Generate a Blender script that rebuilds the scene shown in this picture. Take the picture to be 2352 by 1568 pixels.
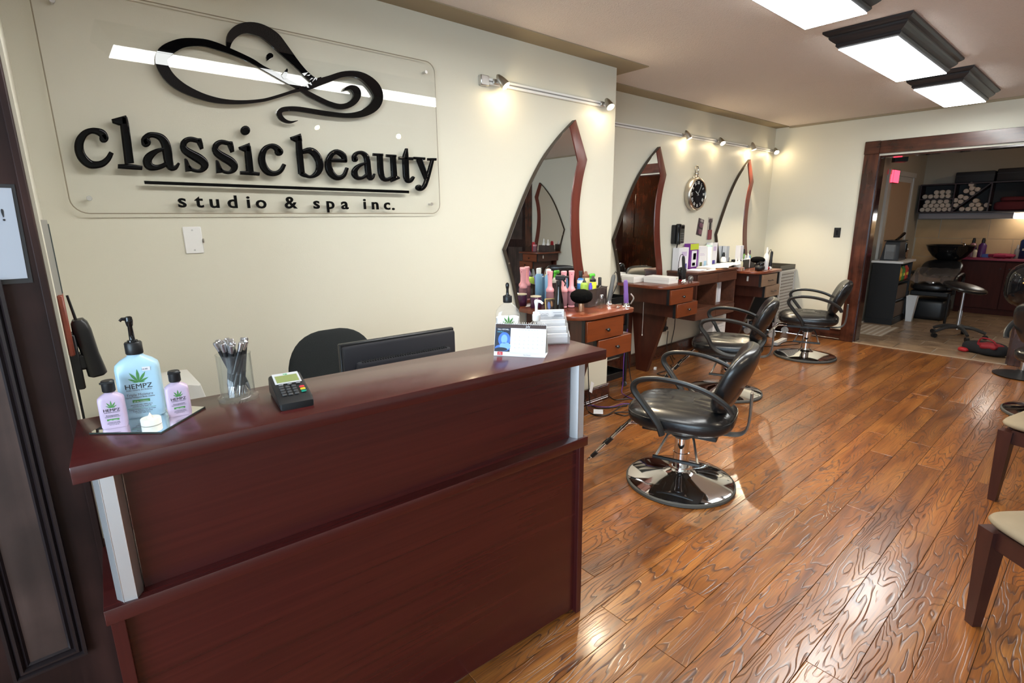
import bpy, bmesh, math, random
from mathutils import Vector, Matrix, Euler
from math import sin, cos, pi, radians, sqrt, atan2

# ------------------------------------------------------------------ set-up
for o in list(bpy.data.objects):
    bpy.data.objects.remove(o)
scene = bpy.context.scene
COL = scene.collection
random.seed(7)

# camera
cd = bpy.data.cameras.new('camera')
cd.sensor_width = 36.0
cd.sensor_fit = 'HORIZONTAL'
cd.lens = 36.0 * 1196.7 / 2352
cd.clip_start = 0.02
cam = bpy.data.objects.new('camera', cd)
COL.objects.link(cam)
_y, _p, _r = 0.8594, 0.2304, -0.0101
_f = Vector((cos(_y) * cos(_p), sin(_y) * cos(_p), -sin(_p)))
_rt = Vector((sin(_y), -cos(_y), 0))
_up = _rt.cross(_f)
_rt2 = cos(_r) * _rt + sin(_r) * _up
_up2 = _rt2.cross(_f)
_m = Matrix(((_rt2.x, _up2.x, -_f.x, 0), (_rt2.y, _up2.y, -_f.y, 0), (_rt2.z, _up2.z, -_f.z, 1.5), (0, 0, 0, 1)))
cam.matrix_world = _m
scene.camera = cam

# world: an overcast daylight sky outside the shop windows
world = bpy.data.worlds.new('sky')
scene.world = world
world.use_nodes = True
_bg = world.node_tree.nodes['Background']
_bg.inputs[0].default_value = (0.66, 0.83, 1.0, 1)
_bg.inputs[1].default_value = 6.5

# exposure
scene.view_settings.view_transform = 'Standard'
scene.view_settings.look = 'None'
scene.view_settings.gamma = 1.0
scene.view_settings.use_curve_mapping = False
scene.view_settings.exposure = 1.25

PANEL_STRENGTH = 11.0      # fluorescent ceiling panels
SPOT_POWER = 42.0          # halogen track heads
BULB_STRENGTH = 40.0

# daylight coming in through the shop window opening behind the camera (light portal in the opening)
def area(name, loc, rot, sx, sy, power, color, portal=False):
    l = bpy.data.lights.new(name, 'AREA')
    l.shape = 'RECTANGLE'; l.size = sx; l.size_y = sy; l.energy = power; l.color = color
    l.cycles.is_portal = portal
    o = bpy.data.objects.new(name, l); COL.objects.link(o)
    o.location = loc; o.rotation_euler = rot
    return o
area('window_daylight', (-2.46, -1.0, 1.45), (0, radians(-90), 0), 1.9, 3.2, 1, (1, 1, 1), True)

# ------------------------------------------------------------------ dimensions
W, YR, XB, ZC, XC = 2.69, 3.141, 7.19, 2.595, 3.377
BAND = 0.167

# ------------------------------------------------------------------ materials
MATS = {}
def principled(name):
    m = bpy.data.materials.new(name); m.use_nodes = True
    nt = m.node_tree; b = nt.nodes['Principled BSDF']
    return m, nt, b
def mat(name, col, rough=0.5, metal=0.0, spec=0.5, coat=0.0, var=0.0, vscale=8.0, bump=0.0, bscale=60.0, trans=0.0, ior=1.45, emit=None, estr=0.0, alpha=1.0):
    if name in MATS: return MATS[name]
    m, nt, b = principled(name)
    b.inputs['Base Color'].default_value = (*col, 1)
    b.inputs['Roughness'].default_value = rough
    b.inputs['Metallic'].default_value = metal
    b.inputs['Specular IOR Level'].default_value = spec
    b.inputs['Coat Weight'].default_value = coat
    b.inputs['Coat Roughness'].default_value = 0.1
    b.inputs['Transmission Weight'].default_value = trans
    b.inputs['IOR'].default_value = ior
    if emit:
        b.inputs['Emission Color'].default_value = (*emit, 1); b.inputs['Emission Strength'].default_value = estr
    if var or bump:
        tc = nt.nodes.new('ShaderNodeTexCoord')
    if var:
        n = nt.nodes.new('ShaderNodeTexNoise'); n.inputs['Scale'].default_value = vscale; n.inputs['Detail'].default_value = 4
        nt.links.new(tc.outputs['Object'], n.inputs['Vector'])
        mx = nt.nodes.new('ShaderNodeMix'); mx.data_type = 'RGBA'
        mx.inputs[6].default_value = (*[c * (1 - var) for c in col], 1); mx.inputs[7].default_value = (*[min(1, c * (1 + var)) for c in col], 1)
        nt.links.new(n.outputs['Fac'], mx.inputs[0]); nt.links.new(mx.outputs[2], b.inputs['Base Color'])
    if bump:
        n2 = nt.nodes.new('ShaderNodeTexNoise'); n2.inputs['Scale'].default_value = bscale; n2.inputs['Detail'].default_value = 3
        nt.links.new(tc.outputs['Object'], n2.inputs['Vector'])
        bp = nt.nodes.new('ShaderNodeBump'); bp.inputs['Strength'].default_value = bump; bp.inputs['Distance'].default_value = 0.01
        nt.links.new(n2.outputs['Fac'], bp.inputs['Height']); nt.links.new(bp.outputs['Normal'], b.inputs['Normal'])
    MATS[name] = m
    return m
def wood(name, c1, c2, rough=0.35, scale=(2, 40, 40), coat=0.0, bump=0.05, knots=0.0, spec=0.5, lo=0.3, hi=0.7):
    if name in MATS: return MATS[name]
    m, nt, b = principled(name)
    tc = nt.nodes.new('ShaderNodeTexCoord'); mp = nt.nodes.new('ShaderNodeMapping')
    mp.inputs['Scale'].default_value = scale
    nt.links.new(tc.outputs['Object'], mp.inputs['Vector'])
    n = nt.nodes.new('ShaderNodeTexNoise'); n.inputs['Scale'].default_value = 1.0; n.inputs['Detail'].default_value = 6; n.inputs['Distortion'].default_value = 0.6
    nt.links.new(mp.outputs['Vector'], n.inputs['Vector'])
    r = nt.nodes.new('ShaderNodeValToRGB')
    r.color_ramp.elements[0].position = lo; r.color_ramp.elements[0].color = (*c1, 1)
    r.color_ramp.elements[1].position = hi; r.color_ramp.elements[1].color = (*c2, 1)
    nt.links.new(n.outputs['Fac'], r.inputs['Fac'])
    out = r.outputs['Color']
    if knots:
        n3 = nt.nodes.new('ShaderNodeTexNoise'); n3.inputs['Scale'].default_value = 5.0; n3.inputs['Detail'].default_value = 5
        nt.links.new(tc.outputs['Object'], n3.inputs['Vector'])
        r3 = nt.nodes.new('ShaderNodeValToRGB'); r3.color_ramp.elements[0].position = 0.38; r3.color_ramp.elements[1].position = 0.62
        r3.color_ramp.elements[0].color = (1 - knots, 1 - knots, 1 - knots, 1)
        nt.links.new(n3.outputs['Fac'], r3.inputs['Fac'])
        mx = nt.nodes.new('ShaderNodeMix'); mx.data_type = 'RGBA'; mx.blend_type = 'MULTIPLY'; mx.inputs[0].default_value = 1
        nt.links.new(out, mx.inputs[6]); nt.links.new(r3.outputs['Color'], mx.inputs[7]); out = mx.outputs[2]
    nt.links.new(out, b.inputs['Base Color'])
    b.inputs['Roughness'].default_value = rough; b.inputs['Coat Weight'].default_value = coat; b.inputs['Coat Roughness'].default_value = 0.12
    b.inputs['Specular IOR Level'].default_value = spec
    if bump:
        bp = nt.nodes.new('ShaderNodeBump'); bp.inputs['Strength'].default_value = bump; bp.inputs['Distance'].default_value = 0.003
        nt.links.new(n.outputs['Fac'], bp.inputs['Height']); nt.links.new(bp.outputs['Normal'], b.inputs['Normal'])
    MATS[name] = m
    return m
def clear(name, tint=(1, 1, 1), refl=1.0, rough=0.0, ior=1.49, haze=0.0, hazecol=(1, 1, 1)):
    """thin clear plastic or glass: see-through with a mirror-like fresnel sheen"""
    if name in MATS: return MATS[name]
    m = bpy.data.materials.new(name); m.use_nodes = True
    nt = m.node_tree; nt.nodes.clear()
    out = nt.nodes.new('ShaderNodeOutputMaterial'); mix = nt.nodes.new('ShaderNodeMixShader')
    tr = nt.nodes.new('ShaderNodeBsdfTransparent'); tr.inputs[0].default_value = (*tint, 1)
    gl = nt.nodes.new('ShaderNodeBsdfGlossy'); gl.inputs['Roughness'].default_value = rough
    fr = nt.nodes.new('ShaderNodeLayerWeight'); fr.inputs['Blend'].default_value = 0.5
    pw = nt.nodes.new('ShaderNodeMath'); pw.operation = 'POWER'; pw.inputs[1].default_value = 5.0
    mu = nt.nodes.new('ShaderNodeMath'); mu.operation = 'MULTIPLY_ADD'; mu.inputs[1].default_value = 0.9 * refl; mu.inputs[2].default_value = 0.04 * refl
    nt.links.new(fr.outputs['Facing'], pw.inputs[0]); nt.links.new(pw.outputs[0], mu.inputs[0]); nt.links.new(mu.outputs[0], mix.inputs[0])
    src = tr.outputs[0]
    if haze:
        df = nt.nodes.new('ShaderNodeBsdfDiffuse'); df.inputs[0].default_value = (*hazecol, 1)
        mh = nt.nodes.new('ShaderNodeMixShader'); mh.inputs[0].default_value = haze
        nt.links.new(tr.outputs[0], mh.inputs[1]); nt.links.new(df.outputs[0], mh.inputs[2]); src = mh.outputs[0]
    nt.links.new(src, mix.inputs[1]); nt.links.new(gl.outputs[0], mix.inputs[2])
    nt.links.new(mix.outputs[0], out.inputs[0])
    MATS[name] = m
    return m
def emission(name, col, s):
    if name in MATS: return MATS[name]
    m = bpy.data.materials.new(name); m.use_nodes = True
    nt = m.node_tree; nt.nodes.clear()
    out = nt.nodes.new('ShaderNodeOutputMaterial'); e = nt.nodes.new('ShaderNodeEmission')
    e.inputs[0].default_value = (*col, 1); e.inputs[1].default_value = s
    nt.links.new(e.outputs[0], out.inputs[0])
    MATS[name] = m
    return m

def plank_mat():
    m, nt, b = principled('hand scraped plank')
    N, L = nt.nodes.new, nt.links.new
    tc = N('ShaderNodeTexCoord'); oi = N('ShaderNodeObjectInfo')
    off = N('ShaderNodeVectorMath'); off.operation = 'MULTIPLY'; off.inputs[1].default_value = (37.0, 53.0, 91.0)
    cmb = N('ShaderNodeCombineXYZ')
    L(oi.outputs['Random'], cmb.inputs[0]); L(oi.outputs['Random'], cmb.inputs[1]); L(oi.outputs['Random'], cmb.inputs[2])
    L(cmb.outputs[0], off.inputs[0])
    mp = N('ShaderNodeMapping'); mp.inputs['Scale'].default_value = (1.7, 10.5, 1.0)
    L(tc.outputs['Object'], mp.inputs['Vector'])
    ad = N('ShaderNodeVectorMath'); L(mp.outputs[0], ad.inputs[0]); L(off.outputs[0], ad.inputs[1])
    n = N('ShaderNodeTexNoise'); n.inputs['Scale'].default_value = 1.0; n.inputs['Detail'].default_value = 2.6; n.inputs['Roughness'].default_value = 0.42; n.inputs['Distortion'].default_value = 0.25
    L(ad.outputs[0], n.inputs['Vector'])
    # contour lines of the noise field make cathedral figure
    mul = N('ShaderNodeMath'); mul.operation = 'MULTIPLY'; mul.inputs[1].default_value = 17.0; L(n.outputs['Fac'], mul.inputs[0])
    fr = N('ShaderNodeMath'); fr.operation = 'FRACT'; L(mul.outputs[0], fr.inputs[0])
    ln = N('ShaderNodeValToRGB'); e = ln.color_ramp.elements
    e[0].position = 0.0; e[0].color = (1, 1, 1, 1); e[1].position = 0.26; e[1].color = (0, 0, 0, 1)
    x = e.new(0.93); x.color = (0, 0, 0, 1); x = e.new(1.0); x.color = (1, 1, 1, 1)
    L(fr.outputs[0], ln.inputs['Fac'])
    # mask so that the figure fades in and out
    mpm = N('ShaderNodeVectorMath'); mpm.operation = 'SCALE'; mpm.inputs['Scale'].default_value = 0.55; L(ad.outputs[0], mpm.inputs[0])
    nm = N('ShaderNodeTexNoise'); nm.inputs['Scale'].default_value = 1.0; nm.inputs['Detail'].default_value = 2; L(mpm.outputs[0], nm.inputs['Vector'])
    rm = N('ShaderNodeValToRGB'); rm.color_ramp.elements[0].position = 0.30; rm.color_ramp.elements[1].position = 0.52
    L(nm.outputs['Fac'], rm.inputs['Fac'])
    fig = N('ShaderNodeMath'); fig.operation = 'MULTIPLY'; L(ln.outputs['Color'], fig.inputs[0]); L(rm.outputs['Color'], fig.inputs[1])
    # fine straight pores
    mp2 = N('ShaderNodeMapping'); mp2.inputs['Scale'].default_value = (6.0, 190.0, 1.0); L(tc.outputs['Object'], mp2.inputs['Vector'])
    ad2 = N('ShaderNodeVectorMath'); L(mp2.outputs[0], ad2.inputs[0]); L(off.outputs[0], ad2.inputs[1])
    n2 = N('ShaderNodeTexNoise'); n2.inputs['Scale'].default_value = 1.0; n2.inputs['Detail'].default_value = 4; L(ad2.outputs[0], n2.inputs['Vector'])
    # broad blotches
    n3 = N('ShaderNodeTexNoise'); n3.inputs['Scale'].default_value = 0.9; n3.inputs['Detail'].default_value = 3; n3.inputs['Distortion'].default_value = 0.8; L(ad.outputs[0], n3.inputs['Vector'])
    rb = N('ShaderNodeValToRGB'); e = rb.color_ramp.elements
    e[0].position = 0.25; e[0].color = (0.11, 0.034, 0.009, 1); e[1].position = 0.72; e[1].color = (0.36, 0.142, 0.032, 1)
    x = e.new(0.5); x.color = (0.255, 0.085, 0.017, 1)
    L(n3.outputs['Fac'], rb.inputs['Fac'])
    # plank to plank tone
    tone = N('ShaderNodeMapRange'); tone.inputs['To Min'].default_value = 0.78; tone.inputs['To Max'].default_value = 1.15; L(oi.outputs['Random'], tone.inputs['Value'])
    hsv = N('ShaderNodeHueSaturation'); L(rb.outputs['Color'], hsv.inputs['Color']); L(tone.outputs[0], hsv.inputs['Value'])
    por = N('ShaderNodeMix'); por.data_type = 'RGBA'; por.blend_type = 'MULTIPLY'; por.inputs[0].default_value = 0.55
    rp = N('ShaderNodeValToRGB'); rp.color_ramp.elements[0].position = 0.36; rp.color_ramp.elements[0].color = (0.42, 0.4, 0.38, 1); rp.color_ramp.elements[1].position = 0.58
    L(n2.outputs['Fac'], rp.inputs['Fac']); L(hsv.outputs[0], por.inputs[6]); L(rp.outputs['Color'], por.inputs[7])
    mx = N('ShaderNodeMix'); mx.data_type = 'RGBA'; mx.inputs[7].default_value = (0.050, 0.020, 0.014, 1)
    fm = N('ShaderNodeMath'); fm.operation = 'MULTIPLY'; fm.inputs[1].default_value = 0.95; L(fig.outputs[0], fm.inputs[0])
    L(fm.outputs[0], mx.inputs[0]); L(por.outputs[2], mx.inputs[6]); L(mx.outputs[2], b.inputs['Base Color'])
    b.inputs['Roughness'].default_value = 0.30
    b.inputs['Specular IOR Level'].default_value = 0.5
    b.inputs['Coat Weight'].default_value = 0.42
    b.inputs['Coat Roughness'].default_value = 0.15
    inv = N('ShaderNodeMath'); inv.operation = 'SUBTRACT'; inv.inputs[0].default_value = 1.0; L(fig.outputs[0], inv.inputs[1])
    add = N('ShaderNodeMath'); add.operation = 'MULTIPLY_ADD'; add.inputs[1].default_value = 0.15; L(n2.outputs['Fac'], add.inputs[0]); L(inv.outputs[0], add.inputs[2])
    bp = N('ShaderNodeBump'); bp.inputs['Strength'].default_value = 0.42; bp.inputs['Distance'].default_value = 0.002
    L(add.outputs[0], bp.inputs['Height']); L(bp.outputs['Normal'], b.inputs['Normal'])
    bc = N('ShaderNodeBump'); bc.inputs['Strength'].default_value = 0.16; bc.inputs['Distance'].default_value = 0.0014
    L(inv.outputs[0], bc.inputs['Height']); L(bc.outputs['Normal'], b.inputs['Coat Normal'])
    return m

def flat(name, col, rough=0.6): return mat(name, col, rough)

CREAM = mat('cream wall paint', (0.70, 0.668, 0.555), 0.42, spec=0.3, bump=0.05, bscale=220)
CEIL = mat('stippled ceiling', (0.71, 0.635, 0.585), 0.9, bump=0.5, bscale=130, spec=0.1)
BANDM = mat('tan ceiling border', (0.36, 0.30, 0.205), 0.8, spec=0.1)
MAHOG = wood('mahogany laminate', (0.044, 0.0062, 0.006), (0.066, 0.0096, 0.0082), 0.27, (1.5, 60, 60), bump=0.0, coat=0.2)
MAHOGV = wood('mahogany laminate upright', (0.044, 0.0062, 0.006), (0.066, 0.0096, 0.0082), 0.33, (60, 60, 1.5), bump=0.03)
CHERRY = wood('cherry drawer front', (0.140, 0.029, 0.007), (0.19, 0.042, 0.010), 0.3, (3, 30, 30), bump=0.02)
CHERRYT = wood('cherry table top', (0.13, 0.032, 0.015), (0.19, 0.048, 0.02), 0.25, (3, 30, 30), bump=0.02)
TAUPE = wood('taupe drawer front', (0.21, 0.12, 0.07), (0.27, 0.16, 0.095), 0.45, (3, 30, 30), bump=0.02)
DKCH = wood('dark cherry carcass', (0.055, 0.016, 0.010), (0.085, 0.025, 0.014), 0.35, (20, 20, 3), bump=0.02)
MIDW = wood('walnut cabinet', (0.075, 0.026, 0.014), (0.13, 0.046, 0.024), 0.4, (3, 30, 30), bump=0.03)
TRIMW = wood('stained pine trim', (0.042, 0.011, 0.007), (0.125, 0.036, 0.018), 0.24, (22, 22, 1.6), coat=0.35, bump=0.04, knots=0.55)
TRIMH = wood('stained pine trim crosswise', (0.042, 0.011, 0.007), (0.125, 0.036, 0.018), 0.24, (22, 1.6, 22), coat=0.35, bump=0.04, knots=0.55)
DOORW = wood('dark stained panel wood', (0.020, 0.008, 0.007), (0.048, 0.019, 0.015), 0.5, (22, 22, 1.8), bump=0.04, knots=0.5, spec=0.25)
DOORP = wood('dark stained panel field', (0.040, 0.022, 0.018), (0.095, 0.056, 0.046), 0.5, (16, 16, 1.2), bump=0.04, knots=0.45)
CHAIRW = wood('dark chair wood', (0.035, 0.010, 0.008), (0.055, 0.017, 0.012), 0.35, (20, 20, 3), bump=0.02)
FRAMEW = wood('cherry mirror frame', (0.10, 0.018, 0.010), (0.15, 0.028, 0.015), 0.3, (20, 20, 2), bump=0.02)
PLANK = plank_mat()
JOINT_GLINT = mat('plank joint glint', (0.36, 0.25, 0.17), 0.6)  # bright glint of the plank bevels painted as a pale joint colour
BLACK = mat('black plastic', (0.012, 0.012, 0.013), 0.4)
BLACKG = mat('glossy black', (0.006, 0.006, 0.007), 0.06, spec=0.6)
LETTER = mat('glossy black letter', (0.003, 0.003, 0.0035), 0.03, spec=0.2)
EMBL = mat('mirror black emblem', (0.003, 0.003, 0.0035), 0.0, spec=0.5)
FABRIC = mat('black fabric', (0.014, 0.016, 0.016), 0.95, bump=0.4, bscale=500)
LEATHER = mat('black vinyl', (0.011, 0.011, 0.012), 0.27, spec=0.55, bump=0.04, bscale=90)
CHROME = mat('chrome', (0.82, 0.82, 0.83), 0.06, metal=1.0)
STEEL = mat('brushed steel', (0.62, 0.61, 0.6), 0.3, metal=1.0)
NICKEL = mat('satin nickel', (0.5, 0.46, 0.4), 0.3, metal=1.0)
ALU = mat('satin aluminium', (0.62, 0.62, 0.63), 0.42, metal=0.75)
GREYM = mat('grey painted metal', (0.23, 0.22, 0.21), 0.35, metal=0.4)
RUBBER = mat('grey rubber', (0.07, 0.068, 0.062), 0.7)
WHITE = mat('white plastic', (0.83, 0.82, 0.80), 0.35)
PAPER = mat('white paper', (0.80, 0.81, 0.84), 0.8)
IVORY = mat('ivory plastic', (0.78, 0.76, 0.70), 0.4)
MIRROR = mat('mirror glass', (0.93, 0.935, 0.92), 0.0, metal=1.0)
CLEAR = clear('clear acrylic')
GLASS = clear('clear glass', (0.95, 0.965, 0.96), 0.85, haze=.015)
ACRYL = clear('clear acrylic holder', (0.95, 0.95, 0.96), 1.0, haze=0.12)
DKACR = clear('smoked acrylic', (0.34, 0.28, 0.27), 1.0, haze=0.25, hazecol=(0.22, 0.16, 0.15))
PANEL = emission('lit fluorescent panel', (0.97, 0.99, 0.97), PANEL_STRENGTH)
BULB = emission('lit halogen bulb', (1.0, 0.80, 0.50), BULB_STRENGTH)
LAMPF = mat('black lamp frame', (0.018, 0.019, 0.022), 0.32)
BEIGEF = mat('beige suede', (0.235, 0.185, 0.12), 0.85, var=0.12, vscale=14, bump=0.1, bscale=300)
RED = mat('red plastic', (0.55, 0.02, 0.03), 0.4)
TEXTD = mat('dark print', (0.02, 0.02, 0.022), 0.6)
TEXTG = mat('grey print', (0.22, 0.22, 0.26), 0.6)
GREEN = mat('leaf green print', (0.07, 0.26, 0.06), 0.5)

# ------------------------------------------------------------------ mesh builder
class MB:
    def __init__(s): s.bm = bmesh.new()
    def box(s, x0, x1, y0, y1, z0, z1, bev=0.0, seg=1, M=None):
        r = bmesh.ops.create_cube(s.bm, size=1.0)
        v = r['verts']
        for q in v:
            q.co = Vector((x0 + (q.co.x + .5) * (x1 - x0), y0 + (q.co.y + .5) * (y1 - y0), z0 + (q.co.z + .5) * (z1 - z0)))
        if bev:
            ed = list({e for q in v for e in q.link_edges})
            rr = bmesh.ops.bevel(s.bm, geom=ed, offset=bev, segments=seg, profile=0.5, affect='EDGES')
            v = list({q for f in rr['faces'] for q in f.verts} | {q for q in v if q.is_valid})
        if M:
            for q in v: q.co = M @ q.co
        return s
    def rings(s, R, cap0=True, cap1=True, closed=False):
        vs = [[s.bm.verts.new(p) for p in r] for r in R]
        n = len(vs[0])
        rng = range(len(vs) if closed else len(vs) - 1)
        for i in rng:
            a, b = vs[i], vs[(i + 1) % len(vs)]
            for j in range(n):
                k = (j + 1) % n
                try: s.bm.faces.new((a[j], a[k], b[k], b[j]))
                except ValueError: pass
        if not closed:
            if cap0: s.bm.faces.new(list(reversed(vs[0])))
            if cap1: s.bm.faces.new(vs[-1])
        return s
    def cyl(s, p, q, r1, r2=None, n=16, cap=True):
        p, q = Vector(p), Vector(q); r2 = r1 if r2 is None else r2
        d = (q - p).normalized(); a = d.orthogonal().normalized(); b = d.cross(a)
        R = [[c + (a * cos(2 * pi * k / n) + b * sin(2 * pi * k / n)) * r for k in range(n)] for c, r in ((p, r1), (q, r2))]
        return s.rings(R, cap, cap)
    def lathe(s, prof, c=(0, 0, 0), n=24, cap0=True, cap1=True, M=None):
        c = Vector(c)
        R = [[c + Vector((max(r, 1e-5) * cos(2 * pi * k / n), max(r, 1e-5) * sin(2 * pi * k / n), z)) for k in range(n)] for r, z in prof]
        if M: R = [[M @ p for p in r] for r in R]
        return s.rings(R, cap0, cap1)
    def loft(s, secs, n=32, c=(0, 0, 0)):
        """secs: (z, rx, ry, exponent) superellipse sections"""
        R = []
        for z, rx, ry, e in secs:
            r = []
            for k in range(n):
                t = 2 * pi * (k + .5) / n; ct, st = cos(t), sin(t)
                r.append(Vector((c[0] + rx * math.copysign(abs(ct) ** (2 / e), ct), c[1] + ry * math.copysign(abs(st) ** (2 / e), st), c[2] + z)))
            R.append(r)
        return s.rings(R)
    def tube(s, pts, r, n=8, closed=False, flat=1.0, smooth=0, up=None, cap=True):
        P = [Vector(p) for p in pts]
        if smooth: P = spline(P, smooth, closed)
        rs = r if isinstance(r, (list, tuple)) else None
        R = []; a = None
        for i, p in enumerate(P):
            if closed: d = P[(i + 1) % len(P)] - P[i - 1]
            else: d = P[min(i + 1, len(P) - 1)] - P[max(i - 1, 0)]
            d.normalize()
            if up is not None:
                a = Vector(up) - d * d.dot(Vector(up)); a.normalize()
            elif a is None: a = d.orthogonal().normalized()
            else:
                a = a - d * d.dot(a)
                if a.length < 1e-5: a = d.orthogonal()
                a.normalize()
            b = d.cross(a)
            rr = r if rs is None else rs[0] + (rs[-1] - rs[0]) * i / (len(P) - 1)
            R.append([p + a * (rr * cos(2 * pi * k / n)) + b * (rr * flat * sin(2 * pi * k / n)) for k in range(n)])
        return s.rings(R, cap, cap, closed)
    def prism(s, pts, a0, a1, plane='xy', bev=0.0):
        def mk(u, v, w):
            return {'xy': (u, v, w), 'xz': (u, w, v), 'yz': (w, u, v)}[plane]
        A = [s.bm.verts.new(mk(u, v, a0)) for u, v in pts]; B = [s.bm.verts.new(mk(u, v, a1)) for u, v in pts]
        n = len(pts)
        fs = [s.bm.faces.new(list(reversed(A))), s.bm.faces.new(B)]
        for j in range(n):
            k = (j + 1) % n
            fs.append(s.bm.faces.new((A[j], A[k], B[k], B[j])))
        if bev:
            bmesh.ops.bevel(s.bm, geom=list({e for f in fs[:2] for e in f.edges}), offset=bev, segments=2, profile=0.5, affect='EDGES')
        return s
    def sell(s, c, rad, e1=2.0, e2=2.0, nu=32, nv=16, M=None, f=None):
        """superellipsoid"""
        def sp(v, e): return math.copysign(abs(v) ** (2 / e), v)
        R = []
        for i in range(1, nv):
            ph = -pi / 2 + pi * i / nv
            r = []
            for k in range(nu):
                t = 2 * pi * k / nu
                p = Vector((rad[0] * sp(cos(ph), e1) * sp(cos(t), e2), rad[1] * sp(cos(ph), e1) * sp(sin(t), e2), rad[2] * sp(sin(ph), e1)))
                if f: p = f(p)
                p = p + Vector(c)
                r.append(M @ p if M else p)
            R.append(r)
        return s.rings(R)
    def poly(s, pts):
        s.bm.faces.new([s.bm.verts.new(p) for p in pts]); return s
    def apply(s, M):
        for v in s.bm.verts: v.co = M @ v.co
        return s
    def obj(s, name, m, parent=None, smooth=True, angle=38, loc=None, rot=None):
        bmesh.ops.recalc_face_normals(s.bm, faces=s.bm.faces[:])
        me = bpy.data.meshes.new(name); s.bm.to_mesh(me); s.bm.free()
        for mm in (m if isinstance(m, (list, tuple)) else [m]): me.materials.append(mm)
        if smooth and len(me.polygons):
            me.polygons.foreach_set('use_smooth', [True] * len(me.polygons))
            me.set_sharp_from_angle(angle=radians(angle))
        o = bpy.data.objects.new(name, me); COL.objects.link(o)
        if parent: o.parent = parent
        if loc: o.location = loc
        if rot: o.rotation_euler = rot
        return o
def spline(P, n=4, closed=False):
    P = [Vector(p) for p in P]
    Q = ([P[-1]] + P + [P[0], P[1]]) if closed else ([2 * P[0] - P[1]] + P + [2 * P[-1] - P[-2]])
    out = []
    for i in range(1, len(Q) - 2):
        a, b, c, d = Q[i - 1:i + 3]
        for k in range(n):
            t = k / n
            out.append(.5 * ((2 * b) + (c - a) * t + (2 * a - 5 * b + 4 * c - d) * t * t + (3 * b - a - 3 * c + d) * t ** 3))
    if not closed: out.append(P[-1])
    return out
def tag(o, label=None, cat=None, group=None, kind=None):
    if label: o['label'] = label
    if cat: o['category'] = cat
    if group: o['group'] = group
    if kind: o['kind'] = kind
    return o
def thing(name, label, cat, loc=(0, 0, 0), rz=0.0, group=None):
    o = bpy.data.objects.new(name, None); COL.objects.link(o)
    o.location = loc; o.rotation_euler = (0, 0, rz); o.empty_display_size = 0.05
    return tag(o, label, cat, group)
def dup(root, loc, rz=None, label=None, group=None):
    r = root.copy(); COL.objects.link(r); r.location = loc
    if rz is not None: r.rotation_euler = (0, 0, rz)
    if label: r['label'] = label
    if group: r['group'] = group
    for ch in list(root.children):
        c = ch.copy(); COL.objects.link(c); c.parent = r
        for g in list(ch.children):
            d = g.copy(); COL.objects.link(d); d.parent = c
    return r
def struct(o): return tag(o, kind='structure')
_txt = {}
def text(name, body, size, m, parent=None, loc=(0, 0, 0), rot=(pi / 2, 0, 0), ext=0.0003, align='CENTER', shear=0.0, bold=0.0, sx=1.0):
    c = bpy.data.curves.new(name, 'FONT'); c.body = body; c.size = size; c.extrude = ext; c.align_x = align; c.align_y = 'TOP_BASELINE'
    c.shear = shear; c.offset = bold; c.resolution_u = 3
    t = bpy.data.objects.new(name, c); COL.objects.link(t)
    dg = bpy.context.evaluated_depsgraph_get()
    me = bpy.data.meshes.new_from_object(t.evaluated_get(dg))
    bpy.data.objects.remove(t); bpy.data.curves.remove(c)
    me.materials.clear(); me.materials.append(m)
    o = bpy.data.objects.new(name, me); COL.objects.link(o)
    if parent: o.parent = parent
    o.location = loc; o.rotation_euler = rot; o.scale = (sx, 1, 1)
    return o
def RZ(a): return Matrix.Rotation(a, 4, 'Z')
def T(*v): return Matrix.Translation(Vector(v))

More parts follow.
